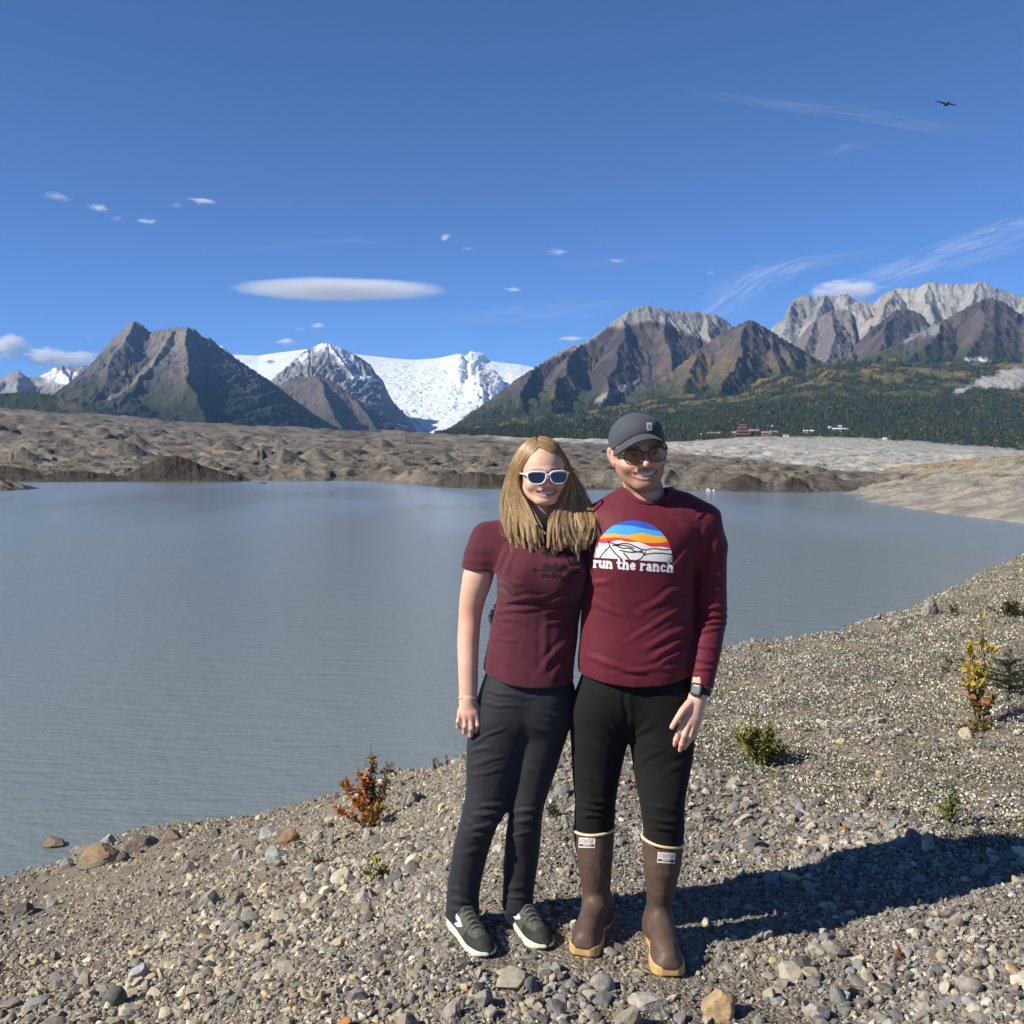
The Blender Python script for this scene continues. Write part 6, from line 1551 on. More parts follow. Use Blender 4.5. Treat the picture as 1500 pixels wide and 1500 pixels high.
# --- rubber boots
M_boot = mat_std('brown_rubber', (.086, .055, .041), rough=.55, spec=.3, bump=.3, bscale=9, bdist=.006, var=.38, vscale=11)
M_bsole = mat_std('amber_rubber', (.52, .335, .135), rough=.55, spec=.35, bump=.2, bscale=60, bdist=.002, var=.14, vscale=22)
BSOLE = [(0, .010, .010), (.03, .026, .026), (.1, .036, .036), (.22, .037, .037), (.38, .033, .034), (.5, .036, .039), (.68, .049, .050), (.82, .053, .051), (.92, .049, .046), (.97, .040, .037), (1, .026, .023)]
def boot(heel, toe, rows, trim_py, root, lfn, lab):
    H, f, s, L = foot_frame(heel, toe); H = H.copy(); H[2] = float(ground_z(H[0] + f[0] * L / 2, H[1] + f[1] * L / 2)) - .006
    g = lambda u, v, z: H + f * (u * L) + s * v + np.array([0, 0, z])
    lo = np.minimum(H, H + f * L) - .09; hi = np.maximum(H, H + f * L) + np.array([.09, .09, .55])
    fu = Field(lo, hi, .0032)
    fu.add(loft(rows, 2.1), 0)
    fu.add(chain([g(.24, 0, .075), g(.36, 0, .085), g(.56, .001, .073), g(.74, .001, .058), g(.87, -.001, .048)], [.044, .044, .043, .044, .038]), .035)
    fu.add(slab([(a, b * .95, c_ * .95) for a, b, c_ in BSOLE], L, lambda u: .015 + 0 * u, lambda u: .062 - .012 * u, H, f, s, .018), .018)
    fu.add(ell(g(.13, 0, .07), (.038, .038, .05)), .03)
    fu.cut(lambda p: (H[2] + .03) - p[..., 2])
    V, Q = fu.mesh(2)
    V = folds(V, Q, [], 1.4, (16, 16, 22), 45)
    px, py = proj(V)
    b = solid_part('boot', lfn(V), Q, M_boot, root, label=lab)
    fs = Field(lo, np.maximum(H, H + f * L) + np.array([.09, .09, .09]), .0028)
    z1 = lambda u: .040 + .020 * sstep(.25, .05, u) + .010 * np.exp(-((u - .42) / .12) ** 2)
    z0 = lambda u: 0 + .013 * np.exp(-((u - .40) / .08) ** 4) + .006 * sstep(.85, 1, u)
    fs.add(slab([(a, b_ * 1.06, c_ * 1.06) for a, b_, c_ in BSOLE], L, z0, z1, H, f, s, .006))
    v, q = fs.mesh(1); solid_part('sole', lfn(v), q, M_bsole, b)
    # pale rolled top edge
    r0 = rows[0]; a_ = P(r0[1], r0[0], r0[3]); b_ = P(r0[2], r0[0], r0[3]); hw = (b_[0] - a_[0]) / 2
    tl = (trim_py[1] - trim_py[0])
    rg_ = [(a_ + b_) / 2 + np.array([hw * math.sin(t_) * 1.01, -r0[4] * math.cos(t_) * 1.01, -tl / 444.0 * .5 * math.sin(t_)]) for t_ in np.linspace(0, 2 * math.pi, 56, endpoint=False)]
    v, q = tube(rg_, .0052, 8, True); solid_part('top_edge', lfn(v), q, mat_std('cream_rubber', (.66, .52, .28), rough=.5), b)
    return b, V, Q
bA = [(1212, 840.5, 900, Ym +0.045, .072), (1225, 841, 899.5, Ym +0.045, .072), (1250, 844, 898, Ym +0.045, .071), (1280, 848.5, 895.5, Ym +0.049, .068), (1305, 853, 893.5, Ym +0.057, .062), (1328, 854, 894, Ym +0.067, .060), (1348, 853, 897, Ym +0.069, .062), (1368, 851, 900, Ym +0.071, .064)]
bB = [(1229, 941, 1001, Ym -0.065, .072), (1245, 942, 1000, Ym -0.065, .072), (1270, 943.5, 996, Ym -0.061, .070), (1300, 946.5, 989, Ym -0.049, .064), (1322, 947.5, 984, Ym -0.035, .060), (1345, 945.5, 982, Ym -0.025, .060), (1362, 943, 984, Ym -0.021, .062)]
def logo(cx, cy, w, h, tilt):
    def fn(U, W):
        ca, sa = math.cos(R(tilt)), math.sin(R(tilt)); u = ((U - cx) * ca + (W - cy) * sa) / w * 2; v = -(-(U - cx) * sa + (W - cy) * ca) / h * 2
        k = (np.abs(u) < 1) & (np.abs(v) < 1)
        c = np.zeros(U.shape + (3,)) + np.array((.72, .70, .67))
        GL = {'X': [[(0, 0), (1, 1)], [(0, 1), (1, 0)]], 'T': [[(0, 1), (1, 1)], [(.5, 1), (.5, 0)]], 'R': [[(0, 0), (0, 1), (.8, 1), (.9, .75), (.8, .5), (0, .5)], [(.45, .5), (1, 0)]], 'A': [[(0, 0), (.5, 1), (1, 0)], [(.2, .35), (.8, .35)]], 'U': [[(0, 1), (0, .2), (.3, 0), (.7, 0), (1, .2), (1, 1)]], 'F': [[(0, 0), (0, 1), (.9, 1)], [(0, .5), (.7, .5)]]}
        for i, ch in enumerate('XTRATUF'):
            x0 = -.86 + i * .25; gw = .17; y0 = .0; gh = .66
            for st in GL[ch]:
                d = poly_d(u * w / 2, v * h / 2, [((x0 + gw * a) * w / 2, (y0 + gh * b) * h / 2) for a, b in st])
                c[d < .42] = (.42, .05, .05) if i in (0, 1, 2, 3) and i < 4 else (.06, .05, .05)
        c[(v < -.25) & (v > -.72) & (np.abs(u) < .92)] = (.07, .065, .06)
        c[(np.abs(v + .42) < .10) & (np.abs(u) < .45)] = (.55, .54, .52)
        c[(np.abs(u) > .965) | (np.abs(v) > .93)] = (.30, .28, .27)
        return c, k
    return fn
b_, V, Q = boot(pp(885, 1370, 3.51), pp(852, 1408, 3.225), bA, (1215, 1210), man, lm, None)
v, q, c_ = surface_print(V, Q, 845, 876, 1225, 1245, 150, 100, Ym, logo(860, 1234.5, 24, 15, 2), .0012); solid_part('maker_label', lm(v), q[:, ::-1], M_print, b_, c_)
b_, V, Q = boot(pp(960, 1384, 3.40), pp(981, 1428, 3.115), bB, (1225, 1234), man, lm, None)
v, q, c_ = surface_print(V, Q, 960, 993, 1246, 1268, 150, 100, Ym, logo(976, 1256.5, 26, 16, 4), .0012); solid_part('maker_label', lm(v), q[:, ::-1], M_print, b_, c_)
# --- chest print on his shirt
GLY = {'r': ([[(0, 0), (0, 1)], [(0, .55), (.2, .92), (.48, .9)]], .55, [(-.16, 0, .2, 0), (-.16, 1, 0, 1)]), 'u': ([[(0, 1), (0, .3), (.15, .06), (.4, .06), (.62, .35)], [(.65, 1), (.65, 0)]], .82, [(-.16, 1, 0, 1), (.48, 1, .65, 1), (.65, 0, .82, 0)]),
       'n': ([[(0, 0), (0, 1)], [(0, .6), (.2, .95), (.48, .95), (.65, .7), (.65, 0)]], .82, [(-.16, 0, .18, 0), (.48, 0, .84, 0), (-.16, 1, 0, 1)]), 't': ([[(.12, 1.4), (.12, .22), (.28, .03), (.48, .1)], [(-.1, .95), (.44, .95)]], .6, []),
       'h': ([[(0, 0), (0, 1.5)], [(0, .6), (.2, .95), (.48, .95), (.65, .7), (.65, 0)]], .82, [(-.16, 0, .18, 0), (.48, 0, .84, 0), (-.16, 1.5, 0, 1.5)]), 'e': ([[(.06, .5), (.66, .5), (.6, .8), (.34, .98), (.1, .8), (.02, .5), (.1, .18), (.36, .02), (.66, .14)]], .82, []),
       'a': ([[(.1, .86), (.34, .98), (.58, .82), (.58, .06), (.74, .02)], [(.58, .56), (.24, .52), (.04, .28), (.2, .03), (.42, .06), (.58, .24)]], .84, []), 'c': ([[(.62, .82), (.4, .98), (.12, .85), (.02, .5), (.12, .16), (.4, .02), (.68, .16)]], .80, [])}
def chest(U, W):
    t = R(3.6); u = ((U - 927.5) * math.cos(t) + (W - 820) * math.sin(t)) / 57.0; v = -(-(U - 927.5) * math.sin(t) + (W - 820) * math.cos(t)) / 57.0
    c = np.zeros(U.shape + (3,)); wht = np.array((.74, .72, .70)); c[:] = wht
    dome = (np.abs(u) ** 2.05 + np.maximum(v, 0) ** 2.05 < 1) & (v > 0)
    b1 = .82 + .05 * np.sin(u * 3.2 + 2.4); b2 = .645 + .035 * np.sin(u * 3.5 + .6) + .02 * np.sin(u * 9); b3 = .50 + .045 * np.sin(u * 4 + 3.2); b4 = .415 + .055 * np.sin(u * 3.4 + 2.2) + .02 * np.sin(u * 11)
    c[v > b4] = (.62, .045, .060); c[v > b3] = (.80, .36, .025); c[v > b2] = (.055, .33, .66); c[v > b1] = (.025, .085, .46)
    for ln in ([(-1, .42), (-.72, .46), (-.5, .35), (-.2, .42), (.05, .34), (.25, .25), (.5, .33), (.8, .30), (1, .34)], [(-.66, .44), (-.62, .3), (-.45, .12), (-.3, .0)], [(-.62, .3), (-.78, .12), (-.85, 0)], [(-.5, .35), (-.3, .27), (-.1, .3), (.05, .2), (.22, .24)], [(-.35, .22), (-.1, .18), (.2, .22), (.3, .14)], [(.3, .22), (.22, .05), (.1, -.01)], [(.28, .15), (.6, .22), (.98, .2)], [(-.55, .33), (-.25, .36), (0, .3)], [(-.25, .16), (-.1, .0)]):
        d = poly_d(u, v, smooth_pl(ln, 1)); c[(d < .0165) & (v < b4 + .05)] = (.02, .018, .02)
    keep = dome.copy()
    # words under the picture
    x0 = -.975; xh = .155; base_ = -.245
    for ch in 'run the ranch':
        if ch == ' ': x0 += xh * .62; continue
        st, adv, ser = GLY[ch]
        for s_ in st:
            d = poly_d(u, v, [(x0 + xh * a, base_ + xh * b) for a, b in (smooth_pl(s_, 2) if len(s_) > 2 else s_)])
            k = d < .0275; keep |= k; c[k] = wht
        for (a0, b0, a1, b1_) in ser:
            d = seg_d(u, v, x0 + xh * a0, base_ + xh * b0, x0 + xh * a1, base_ + xh * b1_); k = d < .019; keep |= k; c[k] = wht
        x0 += xh * (adv + .345)
    return c, keep
V, Q = M_SH
v, q, c_ = surface_print(V, Q, 864, 992, 758, 846, 384, 264, Ym, chest, .0014); solid_part('chest_print', lm(v), q[:, ::-1], M_print, m_shirt, c_, label='half round sunset and mountain print above white lettering')
# --- dark print on her t-shirt
SC = {'L': ([[(.45, 1.5), (.2, 1.55), (.1, .6), (-.1, .05), (.5, 0)]], .6), 'i': ([[(.1, .8), (.05, .1), (.25, .0)], [(.12, 1.15), (.13, 1.2)]], .32), 'v': ([[(0, .8), (.15, .8), (.22, .0), (.5, .8)]], .55), 'e': ([[(.05, .4), (.4, .5), (.35, .8), (.1, .75), (.0, .3), (.2, 0), (.5, .2)]], .5), 'S': ([[(.6, 1.3), (.3, 1.5), (.1, 1.1), (.5, .6), (.3, .05), (-.05, .2)]], .65), 'm': ([[(0, 0), (.05, .8), (.08, .4), (.3, .8), (.32, .1), (.34, .5), (.56, .8), (.58, 0), (.7, .05)]], .75), 'p': ([[(.1, .8), (-.05, -.7)], [(.08, .5), (.3, .85), (.45, .5), (.3, .05), (.06, .2)]], .5), 'l': ([[(.15, 1.5), (.05, .2), (.2, .0)]], .28), 'y': ([[(0, .8), (.1, .2), (.35, .2), (.45, .8)], [(.45, .8), (.3, -.5), (.0, -.6), (.1, -.3)]], .5)}
def herprint(U, W):
    t = R(2.5); u = ((U - 815) * math.cos(t) + (W - 836) * math.sin(t)); v = -(-(U - 815) * math.sin(t) + (W - 836) * math.cos(t))
    keep = np.zeros(U.shape, bool); dark = np.zeros(U.shape + (3,)) + np.array((.020, .010, .013))
    keep |= (np.abs(v) < .55) & (u > -32) & (u < 20)                      # paddle shaft
    keep |= (((u - 24) / 9.5) ** 2 + (v / 4.2) ** 2 < 1)                   # blade
    keep |= (np.abs(u + 33) < .8) & (np.abs(v) < 3.0)
    for i, x in enumerate(np.linspace(-20, 15, 12)):                        # row of pines standing on the paddle
        hgt = 7 + 6 * abs(math.sin(i * 2.3)); keep |= (v > 0) & (v < hgt) & (np.abs(u - x) < 2.4 * (1 - v / hgt) * (1 - .35 * ((v * .55) % 1)))
    keep |= (((u + 1) / 22) ** 2 + ((v - 24) / 5.0) ** 2 < 1) & (v > 19 + .010 * (u + 1) ** 2)   # canoe overhead
    keep |= (seg_d(u, v, 14, 20, 20, 11) < 1.1) | (seg_d(u, v, -16, 21, -14, 17) < .9)
    x0 = -21; xh = 4.6
    for ch in 'Live Simply':
        if ch == ' ': x0 += 2.2; continue
        st, adv = SC[ch]
        for s_ in st: keep |= poly_d(u, v, [(x0 + xh * a + .15 * xh * b, -10 + xh * b) for a, b in smooth_pl(s_, 1)]) < .58
        x0 += xh * (adv + .12)
    return dark, keep
V, Q = W_TEE
v, q, c_ = surface_print(V, Q, 776, 858, 800, 856, 250, 170, Yw, herprint, .0012); solid_part('chest_print', lw(v), q[:, ::-1], M_print, w_tee, c_, label='faded black canoe, pine and paddle print with small script lettering')
# ================================================================ stones
def ground_at(px, py, y0=2.2, y1=45):
    lo = y0
    for y in np.geomspace(y0, y1, 400):
        p = P(px, py, y)
        if p[2] <= ground_z(p[0], p[1]): break
        lo = y
    hi = y
    for _ in range(24):
        m = (lo + hi) / 2; p = P(px, py, m)
        if p[2] <= ground_z(p[0], p[1]): hi = m
        else: lo = m
    p = P(px, py, hi); p[2] = ground_z(p[0], p[1]); return p
def rock_base(V, F, r, cuts, rough=.12):
    V = V * np.array([1, r.uniform(.65, .95), r.uniform(.45, .8)])
    for _ in range(cuts):
        n = r.normal(size=3); n /= np.linalg.norm(n); d = r.uniform(.38, .72)
        h = V @ n - d; V = V - np.maximum(h, 0)[:, None] * n * .96
    if rough: V = V + (vnoise3(V * 3 + r.uniform(0, 50), 3) * rough)[:, None] * V
    return V, F
STONE_COL = np.array([(.24, .225, .20), (.17, .165, .16), (.30, .27, .22), (.21, .20, .195), (.39, .36, .30), (.125, .122, .125), (.33, .285, .21), (.46, .43, .36), (.19, .20, .185), (.17, .145, .12), (.42, .33, .20), (.30, .14, .055), (.25, .25, .26)])
STONE_W = np.array([16, 14, 14, 12, 9, 9, 9, 5.5, 6, 6, 2.2, .5, 6]); STONE_W = STONE_W / STONE_W.sum()
def field_of_stones():
    r = np.random.default_rng(21)
    bases = {}
    for lvl, (Vb, Fb), nvar, cuts in ((0, ICO1, 10, 7), (1, ICO2, 12, 9)):
        bases[lvl] = [rock_base(Vb.copy(), Fb, r, cuts, .16) for _ in range(nvar)]
    U, D, S = [], [], []
    for (d0, d1, N, rmin, rmed, sg) in ((2.3, 4.6, 105000, .0032, .0052, .52), (4.6, 9, 72000, .0058, .0088, .50), (9, 17, 22000, .011, .0165, .5)):
        d = np.sqrt(r.uniform(d0 ** 2, d1 ** 2, N)); u = r.uniform(-.66, .66, N)
        U.append(u); D.append(d); S.append(np.maximum(rmed * np.exp(r.normal(0, sg, N)), rmin))
    u, d, s = map(np.concatenate, (U, D, S)); x = u * d; y = d
    px = 750 + 1500 * u
    patch = sstep(-.15, .45, fbm(x * 1.1 + 3, y * 1.1, 3, 501))
    # coarse stone fields seen in the photo: left slope, behind the boots to the right, lower right corner
    coarse = np.maximum.reduce([np.exp(-((x + 1.25) / .9) ** 2 - ((y - 4.6) / 1.5) ** 2), .95 * np.exp(-((x - 2.0) / 1.1) ** 2 - ((y - 4.75) / .55) ** 2), np.exp(-((x - 1.5) / .8) ** 2 - ((y - 3.1) / .33) ** 2), .8 * np.exp(-((x - .1) / .5) ** 2 - ((y - 2.9) / .22) ** 2), .8 * np.exp(-((x + 1.6) / .7) ** 2 - ((y - 3.2) / .5) ** 2)])
    s = s * (1 + .22 * patch + .80 * coarse * (r.random(len(s)) < .42))
    big = r.random(len(s)) < .012 + .03 * coarse; s = np.where(big, s * r.uniform(1.6, 3.3, len(s)), s)
    s = np.minimum(s, .055)
    matv = mat_mask(x, y)
    sand = sstep(-.1, .4, fbm(x * .8 + 11, y * .6, 3, 503)) * .78 * (1 - .7 * np.minimum(coarse, 1))
    keep = r.random(len(s)) > np.maximum(matv * .72, sand * (s < .022))
    # no stones under the soles
    for (hx, hy, tx, ty) in FEET:
        e = np.array([tx - hx, ty - hy]); t = np.clip(((x - hx) * e[0] + (y - hy) * e[1]) / (e @ e), -.1, 1.1)
        keep &= np.hypot(x - hx - t * e[0], y - hy - t * e[1]) > .055 + s * .9
    x, y, s = x[keep], y[keep], s[keep]; N = len(x)
    z = ground_z(x, y) + s * r.uniform(-.12, .22, N)
    ok = z > LAKE_Z - .1; x, y, s, z = x[ok], y[ok], s[ok], z[ok]; N = len(x)
    tone = r.choice(len(STONE_COL), N, p=STONE_W); c = STONE_COL[tone] * r.uniform(.72, 1.28, (N, 1)) * (1 + .018 * r.normal(size=(N, 3))) * np.array([1.01, 1.0, .95])
    left = sstep(.3, -1.2, x)[:, None]; c = c * (1 + left * (np.array([1.10, 1.06, .98]) - 1))
    yaw = r.uniform(0, 6.28, N); ti = r.normal(0, .38, (N, 2))
    lvl = (s > .017 + .0022 * np.maximum(y - 4, 0)).astype(int)
    Vs, Fs, Cs, off = [], [], [], 0
    for L_ in (0, 1):
        var = r.integers(0, len(bases[L_]), N)
        for k, (Vb, Fb) in enumerate(bases[L_]):
            m = np.where((lvl == L_) & (var == k))[0]
            if not len(m): continue
            ca, sa = np.cos(yaw[m]), np.sin(yaw[m])
            v = Vb[None] * s[m][:, None, None]
            v = v * r.uniform(.75, 1.3, (len(m), 1, 3))
            v[..., 2] = v[..., 2] + v[..., 0] * ti[m, 0][:, None] + v[..., 1] * ti[m, 1][:, None]
            vx = v[..., 0] * ca[:, None] - v[..., 1] * sa[:, None] + x[m][:, None]; vy = v[..., 0] * sa[:, None] + v[..., 1] * ca[:, None] + y[m][:, None]
            vz = v[..., 2] + z[m][:, None]
            Vs.append(np.stack([vx, vy, vz], -1).reshape(-1, 3)); Fs.append((Fb[None] + (off + np.arange(len(m)) * len(Vb))[:, None, None]).reshape(-1, 3)); off += len(m) * len(Vb)
            Cs.append(np.repeat(c[m], len(Vb), 0))
    V, F, C = np.concatenate(Vs), np.concatenate(Fs), np.concatenate(Cs)
    o = mesh_np('gravel', V, F, mat_std('stone', rough=.88, spec=.2, attr=True, var=.22, vscale=70, bump=.4, bscale=160, bdist=.003), C, smooth=False)
    o['kind'] = 'stuff'; o['label'] = 'loose grey and tan glacial gravel covering the shore'; o['category'] = 'gravel'
FEET = [(-.19, 3.52, -.07, 3.24), (0, 3.57, .11, 3.31), (.34, 3.50, .22, 3.22), (.48, 3.49, .49, 3.15)]
def mat_mask(x, y):
    """where the low silvery ground cover grows"""
    px = 750 + 1500 * x / y; edge = np.interp(px, [1000, 1050, 1120, 1200, 1300, 1400, 1500, 1800], [5.2, 5.5, 5.3, 4.9, 4.75, 4.1, 4.0, 3.6])
    n = fbm(x * .9, y * .9, 4, 521)
    return sstep(-.25, .45, (y - edge) * 1.3 + n * .8) * sstep(960, 1070, px + 60 * n) * sstep(-.62, .1, fbm(x * .7 + 5, y * .45, 3, 523) + .25 + .25 * fbm(x * 3, y * 3, 2, 529))
field_of_stones()
def silver_cover():
    r = np.random.default_rng(31); N = 300000
    d = np.exp(r.uniform(math.log(3.9), math.log(17), N)); u = r.uniform(.12, .72, N) ; x, y = u * d, d
    keep = r.random(N) < mat_mask(x, y) ** 1.3 * (.15 + .85 * sstep(-.25, .35, fbm(x * 4.5, y * 3, 3, 533))); x, y = x[keep], y[keep]; N = len(x)
    z = ground_z(x, y)
    L = r.uniform(.009, .020, N) * (y / 6) ** .35; w = L * r.uniform(.28, .45, N)
    z = z + r.uniform(.002, .03, N)
    yaw = r.uniform(0, 6.28, N); pit = r.uniform(.1, 1.25, N); rol = r.normal(0, .6, N)
    ax = np.stack([np.cos(yaw) * np.cos(pit), np.sin(yaw) * np.cos(pit), np.sin(pit)], 1)
    sd = np.stack([-np.sin(yaw), np.cos(yaw), 0 * yaw], 1); up = np.cross(ax, sd); sd = sd * np.cos(rol)[:, None] + up * np.sin(rol)[:, None]
    p = np.stack([x, y, z], 1)
    v = np.stack([p, p + ax * (L * .5)[:, None] + sd * w[:, None], p + ax * L[:, None], p + ax * (L * .5)[:, None] - sd * w[:, None]], 1)
    q = np.arange(N * 4).reshape(N, 4)
    t = r.random(N); n = sstep(-.4, .5, fbm(x * 1.5, y * 1.5, 3, 525))
    c = cmix((.62, .61, .52), (.36, .36, .27), r.random(N)); c = np.where((t < .20)[:, None], cmix((.09, .11, .05), (.17, .18, .08), r.random(N)), c)
    c = np.where(((t > .2) & (t < .55))[:, None], cmix((.17, .15, .11), (.26, .23, .17), r.random(N)), c)
    c = np.where((t > .975)[:, None], np.array((.16, .06, .04)), c)
    c = c * (.8 + .35 * n)[:, None]
    o = mesh_np('ground_cover', v.reshape(-1, 3), q, mat_std('silver_leaf', rough=.8, spec=.15, attr=True), np.repeat(c, 4, 0), smooth=False)
    o['kind'] = 'stuff'; o['label'] = 'low silvery leaved mat plants covering the gravel on the right'; o['category'] = 'ground cover'
silver_cover()

def boulder(px, py, w, h, col, label, seed, lean=0, yaw=0, smooth=False, in_water=False, cuts=9, col2=None, flat=1.0):
    r = np.random.default_rng(seed)
    if in_water:
        y = (CAMZ - LAKE_Z) * 1500 / (py - 665); c = P(px, py, y); c[2] = LAKE_Z
    else: c = ground_at(px, py)
    sc = c[1] / 1500.0
    V, F = ICO4 if smooth else ICO4
    V = V * np.array([1, r.uniform(.75, 1.0), 1])
    if not smooth:
        for _ in range(cuts):
            n = r.normal(size=3); n[2] = abs(n[2]) * .8; n /= np.linalg.norm(n); dd = r.uniform(.50, .80); hh = V @ n - dd; V = V - np.maximum(hh, 0)[:, None] * n * .97
        V = V * (1 + .05 * vnoise3(V * 3 + seed, 3) + .035 * vnoise3(V * 8 + seed, 5) + .015 * vnoise3(V * 20, 6))[:, None]
    else: V = V * (1 + .10 * vnoise3(V * 1.5 + seed, 3) + .012 * vnoise3(V * 9 + seed, 4))[:, None]
    V = V / np.abs(V).max(0)
    W = V * np.array([w / 2 * sc, (w * .45 if not flat == 1.0 else (w + h) * .25) * sc, h * .62 * sc])
    W = W @ rotm(0, lean, yaw).T
    W[:, 2] += h * .30 * sc
    n = .5 + .5 * vnoise3(V * 4 + seed, 8); cc = cmix(np.array(col) * .8, np.array(col) * 1.2, np.clip(n + .25 * vnoise3(V * 16, 9), 0, 1))
    if col2 is not None: cc = cmix(cc, col2, sstep(.1, .5, V[:, 2] + .4 * vnoise3(V * 3 + 7, 11)))
    o = mesh_np('boulder' if max(w * sc, h * sc) > .16 else 'stone', W, F, M_boulder, cc, smooth=smooth)
    o.location = c; return tag(o, label, 'rock', 'stones lying on the shore')
M_boulder = mat_std('boulder_rock', rough=.85, spec=.2, attr=True, var=.25, vscale=30, bump=.5, bscale=60, bdist=.006)
boulder(78, 1249, 38, 15, (.20, .155, .11), 'flat brown rock standing alone in the lake water', 1, in_water=True)
boulder(160, 1238, 24, 22, (.30, .30, .28), 'pale grey peaked rock highest on the left waterline', 2)
boulder(146, 1266, 62, 34, (.20, .165, .125), 'big block with a rusty brown top at the waterline', 3, col2=(.27, .19, .11))
boulder(207, 1244, 54, 28, (.17, .145, .115), 'dark brown boulder between the rusty block and a smooth brown boulder', 4)
boulder(250, 1231, 36, 18, (.21, .165, .125), 'smooth light brown boulder touching the lake', 5)
boulder(182, 1262, 28, 18, (.13, .125, .12), 'dark grey rock at the foot of the dark brown boulder', 6)
boulder(120, 1248, 34, 14, (.25, .23, .20), 'flat grey slab leaning on the rusty topped block', 7)
boulder(100, 1270, 26, 14, (.20, .20, .19), 'grey rock at the left end of the waterline boulders', 8)
boulder(318, 1226, 18, 14, (.10, .095, .09), 'small dark rock alone on the waterline', 9)
boulder(391, 1228, 36, 25, (.30, .30, .29), 'whitish grey boulder near the orange bush', 10)
boulder(424, 1236, 36, 26, (.24, .145, .085), 'rust brown rock right of the whitish grey boulder', 11)
boulder(402, 1260, 42, 22, (.25, .265, .24), 'tilted grey green slab below the rust brown rock', 12, lean=-25)
boulder(352, 1258, 24, 16, (.28, .29, .29), 'pale blue grey stone left of the tilted slab', 13)
boulder(265, 1258, 18, 14, (.42, .37, .27), 'cream coloured angular stone on bare soil', 14)
boulder(277, 1276, 26, 20, (.22, .20, .185), 'grey wedge stone with a dark shaded right side', 15)
boulder(36, 1338, 38, 22, (.115, .11, .105), 'dark grey rock half buried near the left edge', 16)
boulder(76, 1326, 20, 13, (.25, .24, .23), 'light grey cobble beside the half buried dark rock', 17)
boulder(306, 1324, 34, 22, (.23, .235, .21), 'flat grey green stone in the coarse gravel', 18, lean=-22)
boulder(272, 1316, 24, 16, (.17, .155, .14), 'brownish grey stone left of the flat grey green stone', 19)
boulder(168, 1474, 36, 32, (.105, .115, .10), 'dark olive rounded stone at the lower left', 20, smooth=True)
boulder(205, 1438, 30, 34, (.33, .33, .36), 'lavender grey upright slab at the lower left', 21, lean=35)
boulder(601, 1276, 24, 19, (.23, .225, .215), 'grey cube like rock left of the dark trousers', 22)
boulder(541, 1228, 22, 20, (.28, .26, .22), 'tan grey stone at the foot of the orange bush', 23)
boulder(604, 1176, 22, 20, (.22, .22, .21), 'grey rounded stone right of the orange bush', 24)
boulder(585, 1298, 18, 12, (.27, .26, .25), 'small grey stone between seedling and trousers', 25)
boulder(882, 1452, 38, 30, (.25, .23, .21), 'rounded grey stone just in front of the boots', 26, smooth=True)
boulder(950, 1474, 66, 22, (.37, .34, .29), 'long pale slab in front of the right boot', 27, lean=8)
boulder(818, 1434, 24, 18, (.16, .155, .15), 'dark grey stone in front of the shoes', 28)
boulder(835, 1446, 20, 14, (.20, .19, .18), 'grey stone beside the rounded grey stone', 29)
boulder(1056, 1488, 52, 42, (.33, .235, .13), 'orange tan wedge shaped rock at the bottom edge', 30, lean=25)
boulder(1197, 1488, 40, 24, (.33, .29, .26), 'pinkish grey stone on the bottom edge', 31)
boulder(1140, 1470, 26, 14, (.24, .24, .23), 'grey stone between the orange wedge and the pinkish stone', 32)
boulder(1421, 1450, 38, 20, (.29, .265, .23), 'smooth oval tan stone at the lower right', 33, smooth=True)
boulder(1176, 1418, 34, 24, (.115, .095, .08), 'dark brown embedded rock right of the boots', 34, lean=30)
boulder(1034, 1354, 13, 14, (.46, .41, .30), 'small cream stone between the two leg shadows', 35)
boulder(1345, 1292, 26, 14, (.21, .235, .25), 'bluish stone lying inside the long shadow', 36)
boulder(1245, 1288, 14, 10, (.20, .225, .23), 'small blue grey stone in the shadow edge', 37)
boulder(1336, 1232, 32, 24, (.22, .20, .18), 'long grey stone at the edge of the silvery plants', 38, lean=-35)
boulder(1366, 1232, 22, 14, (.17, .15, .14), 'brown grey flat stone beside the long grey stone', 39)
boulder(1436, 1206, 30, 18, (.17, .165, .16), 'dark grey rock among silvery plants at right', 40)
boulder(1368, 1156, 18, 13, (.10, .10, .12), 'slate coloured stone in the silvery plants', 41)
boulder(1359, 900, 26, 27, (.25, .225, .195), 'upright grey boulder on the crest above the lake', 42)
boulder(1314, 915, 30, 10, (.21, .175, .14), 'flat brown slab on the crest edge', 43)
boulder(1338, 905, 20, 10, (.20, .185, .165), 'low brown rock between slab and upright boulder', 44)
boulder(1436, 822, 14, 6, (.12, .11, .10), 'small dark rock on the far right crest', 45)
boulder(1208, 1046, 22, 10, (.19, .17, .155), 'flat brownish stone on bare ground behind the green bush', 46)
boulder(1262, 1172, 20, 12, (.22, .19, .165), 'brown stone below the silvery plants', 47)

